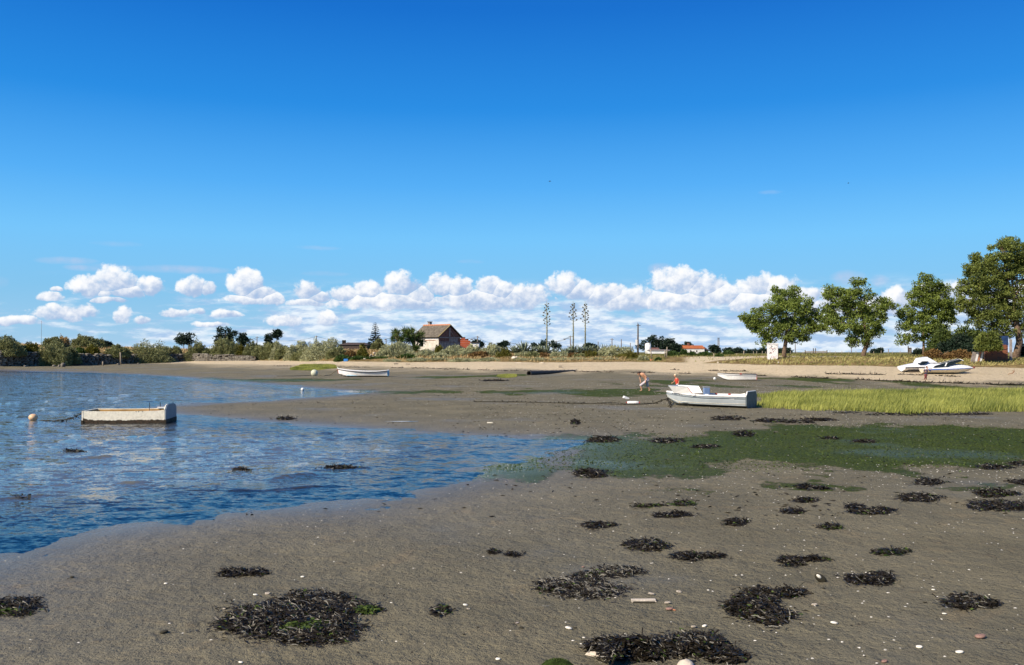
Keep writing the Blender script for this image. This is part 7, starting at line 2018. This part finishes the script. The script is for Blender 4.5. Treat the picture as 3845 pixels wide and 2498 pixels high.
def shells(name, n, py0, py1, px0, s0, s1, label, mat, seed_keep=None):
    x, y = in_view_scatter(n, py0, py1, px0)
    s = sdist(WATER, x, y); dn = 0.35 + 0.65 * ss(-0.25, 0.4, fbm2(x * 0.3, y * 0.18, 3, 77))
    dn *= (0.25 + 0.75 * ss(-6, 6, x)) * (0.4 + 0.6 * ss(9, 20, y))
    av = np.min([sdist(p_, x, y) for p_ in ALGAE[:2]], axis=0); dn = dn * np.where(av < -0.3, 0.12, 1)
    k = (s > 0.15) & (rng.uniform(size=n) < dn); x, y = x[k], y[k]; z = gz(x, y); n = len(x)
    a = rng.uniform(0, 6.28, n); r_ = rng.uniform(s0, s1, n) * (1 + y / 70.0); q = rng.uniform(0.5, 0.9, n)
    ca, sa = np.cos(a), np.sin(a); V3 = []
    ring = 6
    cen = np.stack([x, y, z + r_ * 0.42], 1); Vs = [cen]
    for i in range(ring):
        b = 2 * np.pi * i / ring; lx, ly = np.cos(b) * r_, np.sin(b) * r_ * q
        Vs.append(np.stack([x + lx * ca - ly * sa, y + lx * sa + ly * ca, z + r_ * 0.05 + rng.uniform(-.1, .15, n) * r_], 1))
    V3 = np.stack(Vs, 1).reshape(-1, 3); b0 = np.arange(n)[:, None] * 7
    f = np.concatenate([b0 + [0, 1 + i, 1 + (i + 1) % ring] for i in range(ring)], 1).reshape(-1, 3)
    mobj(name, V3, f, M[mat], None, True, label=label, cat='shells', kind='stuff')
shells('shells', 30000, 1440, 2560, -500, 0.006, 0.017, 'thousands of small bleached shells strewn over the mud', 'shell')
shells('dark_pebbles', 14000, 1500, 2560, -500, 0.006, 0.016, 'small dark pebbles and casts strewn over the mud', 'dark')
x, y = in_view_scatter(30000, 1400, 1950, -300)
k = (sdist(WATER, x, y) > 0.3) & (rng.uniform(size=len(x)) < 0.12 + 0.5 * ss(0.1, 0.5, fbm2(x * .25, y * .12, 3, 55))); x, y = x[k], y[k]
dd = unit(np.stack([rng.normal(size=len(x)), rng.normal(size=len(x)) * .4, rng.uniform(0, .12, len(x))], 1))
o = leaves('weed_scraps', np.stack([x, y, gz(x, y) + 0.006], 1), dd, 0.11, 0.03, M['weed_leaf'], None, outk=8, up=0.0, label='scattered scraps of dark weed flecking the mud', cat='weed scraps', kind='stuff')
def wrack(pts, n, width, label, L=0.28, dash=0.0):
    Q = [ground(*q) for q in pts]; seg = rng.integers(0, len(Q) - 1, n); t_ = rng.uniform(0, 1, n)
    A_ = np.array([tuple(q) for q in Q]); p = A_[seg] + (A_[seg + 1] - A_[seg]) * t_[:, None]
    p[:, 1] += rng.normal(0, width, n)
    k = vnoise(p[:, 0] * 0.8, p[:, 0] * 0.1, 66) > dash; p = p[k]; p[:, 2] = gz(p[:, 0], p[:, 1]) + 0.015
    dd = unit(np.stack([rng.normal(size=len(p)), rng.normal(size=len(p)) * .3, rng.uniform(0, .3, len(p))], 1))
    leaves('wrack_line', p, dd, L, 0.07, M['weed_leaf'], None, outk=8, up=0.0, label=label, cat='wrack', kind='stuff')
wrack([(2420, 1388), (2560, 1390), (2700, 1394), (2850, 1396), (3000, 1402), (3150, 1406), (3300, 1408), (3600, 1415), (3900, 1420)], 1500, 0.16, 'broken dark tide line of dried weed along the dry sand', 0.3, -0.05)
wrack([(1000, 1375), (1300, 1380), (1600, 1383), (1900, 1392), (2200, 1397), (2450, 1400), (2700, 1406), (2900, 1412), (3100, 1422), (3400, 1434), (3700, 1444), (3900, 1448)], 2600, 0.35, 'lower dark tide line of weed where sand meets mud', 0.3, -0.2)
# larger shells and fragments that can be told apart
M['pink'] = simple('pink_shell', (0.24, 0.13, 0.10), 0.7, 0.4, 30, dirt=((0.5, 0.42, 0.34), 0.9))
FR = [(1410, 2272, .05, 'pale_stone', 'white pebble in the pair above the near green tuft'), (1748, 2268, .09, 'shell', 'pale shell fragment above the near green tuft'), (1760, 2282, .07, 'pale_stone', 'second pale fragment just below the shell fragment'),
      (912, 2480, .07, 'shell', 'white half shell at the bottom left of the mud'), (1870, 2468, .08, 'shell', 'white half shell left of the mossy stone'), (1864, 2460, .05, 'weed_rope', 'dark pebble behind the white half shell'),
      (2443, 2228, .13, 'pale_stone', 'chunky grey stone right of the wide seaweed mat'), (2545, 2220, .11, 'pale_stone', 'small pale brick-like stone'), (2502, 2262, .12, 'pale_stone', 'oblong pale stone below the bleached stick'),
      (2510, 2284, .14, 'pink', 'pinkish oblong stone right of the bleached stick'), (2528, 2286, .06, 'ridge_tile', 'tiny orange pebble beside the pinkish stone'), (2655, 2212, .05, 'shell', 'round white shell upper right of the stones'), (2860, 2222, .06, 'shell', 'white pebble above the ragged mound'),
      (3050, 2267, .11, 'pale_stone', 'flat pale shell right of the ragged mound'), (3123, 2336, .12, 'shell', 'grey-white oyster shell lower right'), (3085, 2205, .06, 'weed_rope', 'little dark stone beside the upright dark shell'), (3668, 2388, .18, 'pink', 'long pink and white shell near the bottom right'),
      (3463, 2258, .07, 'weed_rope', 'dark reddish pebble right of centre'), (3535, 2300, .08, 'shell', 'thin white shell left of the right edge clump'), (3495, 2211, .08, 'shell', 'white half shell with orange side'), (2600, 2350, .11, 'concrete', 'brownish stone left of the ragged mound'),
      (2640, 2346, .09, 'shell', 'pale shell beside the brownish stone'), (2133, 2355, .12, 'shell', 'razor shell fragment at centre bottom'), (2190, 2388, .05, 'shell', 'square white chip at centre bottom'), (2432, 2410, .05, 'shell', 'tiny white chip left of the bottom heap'),
      (2158, 2352, .06, 'weed_rope', 'dark chip by the razor shell'), (1958, 2352, .08, 'weed_rope', 'dark wedge-shaped stone on the near mud'), (1942, 2334, .07, 'plaster', 'grey stone above the dark wedge'), (1795, 2350, .05, 'weed_rope', 'small dark stone in the near mud left of the grey one'),
      (1743, 2376, .05, 'weed_rope', 'small dark pit stone lower left of the dark wedge'), (2298, 2060, .05, 'weed_rope', 'dark stone left of the oval seaweed clump'), (2188, 2126, .07, 'pink', 'pink pebble above the centre mats'), (3440, 2424, .10, 'shell', 'white shell near the bottom right corner'), (3310, 2478, .10, 'pink', 'pinkish shell at the bottom right edge'),
      (3590, 2444, .12, 'shell', 'orange and white shell near the bottom right corner'), (2960, 2310, .03, 'shell', 'tiny white shell under the ragged mound'), (630, 2188, .07, 'shell', 'white shell pair left of the flat seaweed strip'), (1140, 2163, .08, 'shell', 'white half shell right of the flat seaweed strip'),
      (965, 2230, .09, 'shell', 'pale shell above the largest seaweed mass, left one'), (1010, 2226, .11, 'pale_stone', 'pale shell cluster above the largest seaweed mass'), (850, 2282, .08, 'pale_stone', 'oval grey stone left of the largest seaweed mass'), (855, 2254, .06, 'weed_rope', 'dark pebble left of the largest seaweed mass'),
      (625, 2370, .14, 'weed_rope', 'dark lump in the mud left of the largest seaweed mass'), (280, 2165, .10, 'weed_rope', 'dark lump on the mud near the left shore')]
for px, py, s_, mt, lb in FR:
    p = ground(px, py)
    o = inst(random.choice(SM).copy(), 'fragment', None, (p.x, p.y, p.z + s_ * 0.1), (random.uniform(-.2, .2), random.uniform(-.2, .2), random.uniform(-.5, .5)), (s_ * .62, s_ * .42, s_ * .2), label=lb, cat='stone' if 'shell' not in lb else 'shell', group='shells and stones told apart on the near mud')
    o.data.materials[0] = M[mt]
plank(2414, 2253, 0.27, 0.055, 0.03, 'pale_stone', 'bleached flat stick on the mud right of the wide seaweed mat', 0.05, name='stick', cat='stick')
plank(2415, 2258, 0.24, 0.03, 0.02, 'weed_rope', 'thin dark twig under the bleached stick', -0.02, name='twig', cat='stick', dz=-0.004)
# upright dark mussel shell, coloured shards, mossy stone, white stones at the bottom
p = ground(3075, 2180)
e = empty('mussel_shell', (p.x, p.y, p.z), label='upright black mussel shell with a pale glint standing in the mud', cat='shell')
g = G().ball((0, 0, 0.04), 0.085, 12, 8, (1, 0.35, 0.55), Matrix.Rotation(R(35), 3, 'Y')); g.obj('valve', M['weed_rope'], e, True)
g = G().ball((-0.03, -0.025, 0.07), 0.03, 8, 6, (1.2, 0.3, 0.6), Matrix.Rotation(R(40), 3, 'Y')); g.obj('valve_glint', M['shell'], e, True)  # pale lump in shell colour standing for a glint on the valve
def shard(px, py, w_, h_, mat, label, rz=0.0):
    p = ground(px, py)
    g = G().add([(-w_ / 2, 0, -0.01), (w_ / 2, 0.02, -0.01), (w_ * .35, 0.03, h_ * .75), (0.0, 0.02, h_), (-w_ * .4, 0.01, h_ * .5), (-w_ / 2, 0.03, -0.01), (w_ / 2, 0.05, -0.01), (w_ * .35, 0.055, h_ * .75), (0.0, 0.045, h_), (-w_ * .4, 0.04, h_ * .5)],
                [(0, 1, 2, 3, 4), (9, 8, 7, 6, 5)] + [(i, 5 + i, 5 + (i + 1) % 5, (i + 1) % 5) for i in range(5)])
    o = g.obj('shard', M[mat], None, label=label, cat='shard'); o.location = p; o.rotation_euler = (0.1, 0, rz); return o
shard(2346, 2440, 0.062, 0.06, 'pink', 'red and white pottery shard behind the bottom seaweed heap', 0.3)
shard(2398, 2438, 0.055, 0.085, 'rust', 'pointed orange-brown shard behind the bottom seaweed heap', -0.2)
def near_rock(px, py, w_, dp, h_, mat, label, name='rock', rz=0.0, cat='stone', sink=0.3):
    p = ground(px, py); g = G(); n = 18; rings = [(1.0, -0.3), (1.02, 0.1), (0.90, 0.5), (0.66, 0.82), (0.34, 0.97), (0.05, 1.0)]
    vs = []
    for r_, z in rings:
        for i in range(n):
            a = 2 * math.pi * i / n; k_ = 1 + 0.13 * float(vnoise(math.cos(a) * 1.5 + px, math.sin(a) * 1.5 + z, 4))
            vs.append((r_ * k_ * w_ / 2 * math.cos(a), r_ * k_ * dp / 2 * math.sin(a), z * h_ * (1 + 0.10 * float(vnoise(a * 2, z * 3 + px, 8)))))
    fs = [(j * n + i, j * n + (i + 1) % n, (j + 1) * n + (i + 1) % n, (j + 1) * n + i) for j in range(5) for i in range(n)] + [tuple(5 * n + i for i in range(n))]
    g.add(vs, fs); o = g.obj(name, M[mat], None, True, label=label, cat=cat); o.location = (p.x, p.y, p.z - h_ * sink * 0.2); o.rotation_euler = (0, 0, rz)
    return o
M['moss_rock'] = simple('moss_rock', (0.030, 0.048, 0.010), 0.95, 0.5, 14, 0.1, bump=0.012, bscale=70)
mr = near_rock(2092, 2508, 0.30, 0.22, 0.10, 'moss_rock', 'rounded stone covered in green moss-like algae at the bottom edge', 'mossy_stone')
pm_ = rng.normal(size=(1500, 3)); pm_[:, 2] = np.abs(pm_[:, 2]); pm_ = unit(pm_)
leaves('moss', pm_ * np.array([0.145, 0.105, 0.095]), pm_, 0.016, 0.008, M['weed_green'], mr)
near_rock(2358, 2540, 0.40, 0.26, 0.075, 'pale_stone', 'flat-topped white stone half covered by seaweed at the bottom edge', 'white_stone', 0.1)
near_rock(2570, 2496, 0.16, 0.14, 0.07, 'pale_stone', 'small pointed white stone in the seaweed heap at the bottom edge', 'white_stone', 0.4)
near_rock(2225, 2452, 0.14, 0.06, 0.035, 'pale_stone', 'pale stone under the little seaweed tuft left of the bottom heap', 'pale_stone_slab', -0.3)
weed_clump([(2360, 2462, 100, 12), (2310, 2480, 34, 20), (2300, 2500, 30, 30)], 900, 'fringe of seaweed draped over the flat white stone', h=0.03, z_add=0.09)

# ------------------------------------------------------------------ reeds and small grass tufts on the mud
def reed_bed(name, poly, n, H, W, label, px_range, py_range, edge=0.8):
    x, y = in_view_scatter(n, py_range[0], py_range[1], px_range[0], px_range[1])
    s = sdist(poly_world(poly, 0.08), x, y) + fbm2(x * 0.8, y * 0.5, 3, 33) * edge * 1.4
    k = s < 0; x, y, s = x[k], y[k], s[k]; z = gz(x, y)
    hm = np.clip(0.55 + 0.45 * ss(0, -1.2, s), 0, 1) * (0.85 + 0.25 * fbm2(x * .7, y * .7, 2, 12))
    o = blades(name, np.stack([x, y, z - 0.02], 1), H * hm, W, M['reed'], None, 0.14, (0.22, 0.02), np.clip(0.5 + 0.5 * fbm2(x * .6, y * .4, 3, 14) * 1.5 + rng.normal(0, .34, len(x)), 0, 1), label=label, cat='reeds', kind='stuff')
reed_bed('reed_bed', [(2838, 1524), (2832, 1490), (2870, 1481), (3100, 1476), (3400, 1470), (3845, 1468), (5200, 1466), (5200, 1562), (3845, 1548), (3560, 1550), (3420, 1555), (3250, 1545), (3050, 1541), (2950, 1534), (2860, 1532)], 150000, 0.46, 0.022,
         'dense bright yellow-green bed of low marsh reeds on the right', (2780, 5000), (1455, 1580))
reed_bed('grass_patch', [(1088, 1392), (1130, 1386), (1250, 1388), (1275, 1393), (1180, 1397), (1100, 1396)], 60000, 0.36, 0.04, 'narrow strip of green marsh grass behind the big pale buoy', (1060, 1300), (1380, 1402), 0.3)
reed_bed('grass_patch', [(1864, 1416), (1875, 1410), (1930, 1408), (1945, 1414), (1925, 1419), (1880, 1419)], 30000, 0.34, 0.035, 'small tuft of green marsh grass left of the drain pipe mouth', (1850, 1960), (1400, 1424), 0.3)
x, y = in_view_scatter(2600, 1495, 1560, 2800, 5000)

# ------------------------------------------------------------------ birds
def bird(px, py, d, label, flap):
    p = Vector(((px - CX) / F * d, d, zat(py, d)))
    e = empty('bird', tuple(p), label=label, cat='bird')
    e.scale = (0.5, 0.5, 0.5)
    g = G().ball((0, 0, 0), 0.09, 8, 6, (2.3, 0.9, 0.9)); g.ball((-0.24, 0, 0.03), 0.055, 8, 6); g.tube([(0.15, 0, 0), (0.36, 0, -0.01)], [0.05, 0.02], 6); g.tube([(-0.28, 0, 0.03), (-0.35, 0, 0.02)], [0.02, 0.005], 5)
    g.obj('body', M['trim_black'], e, True)
    for s_ in (-1, 1):
        G().add([(-0.10, 0.03 * s_, 0.03), (0.10, 0.03 * s_, 0.03), (0.12, 0.32 * s_, flap * .7), (-0.08, 0.32 * s_, flap * .7), (0.16, 0.62 * s_, flap), (0.06, 0.02 * s_, 0.015), (-0.05, 0.3 * s_, flap * .7 - .02)], [(0, 1, 2, 3), (3, 2, 4), (1, 0, 3, 6, 2)]).obj('wing', M['trim_black'], e)
bird(2065, 679, 110, 'small dark bird gliding high over the middle of the beach', 0.12)
bird(3190, 686, 150, 'tiny dark bird high in the sky at right', 0.2)
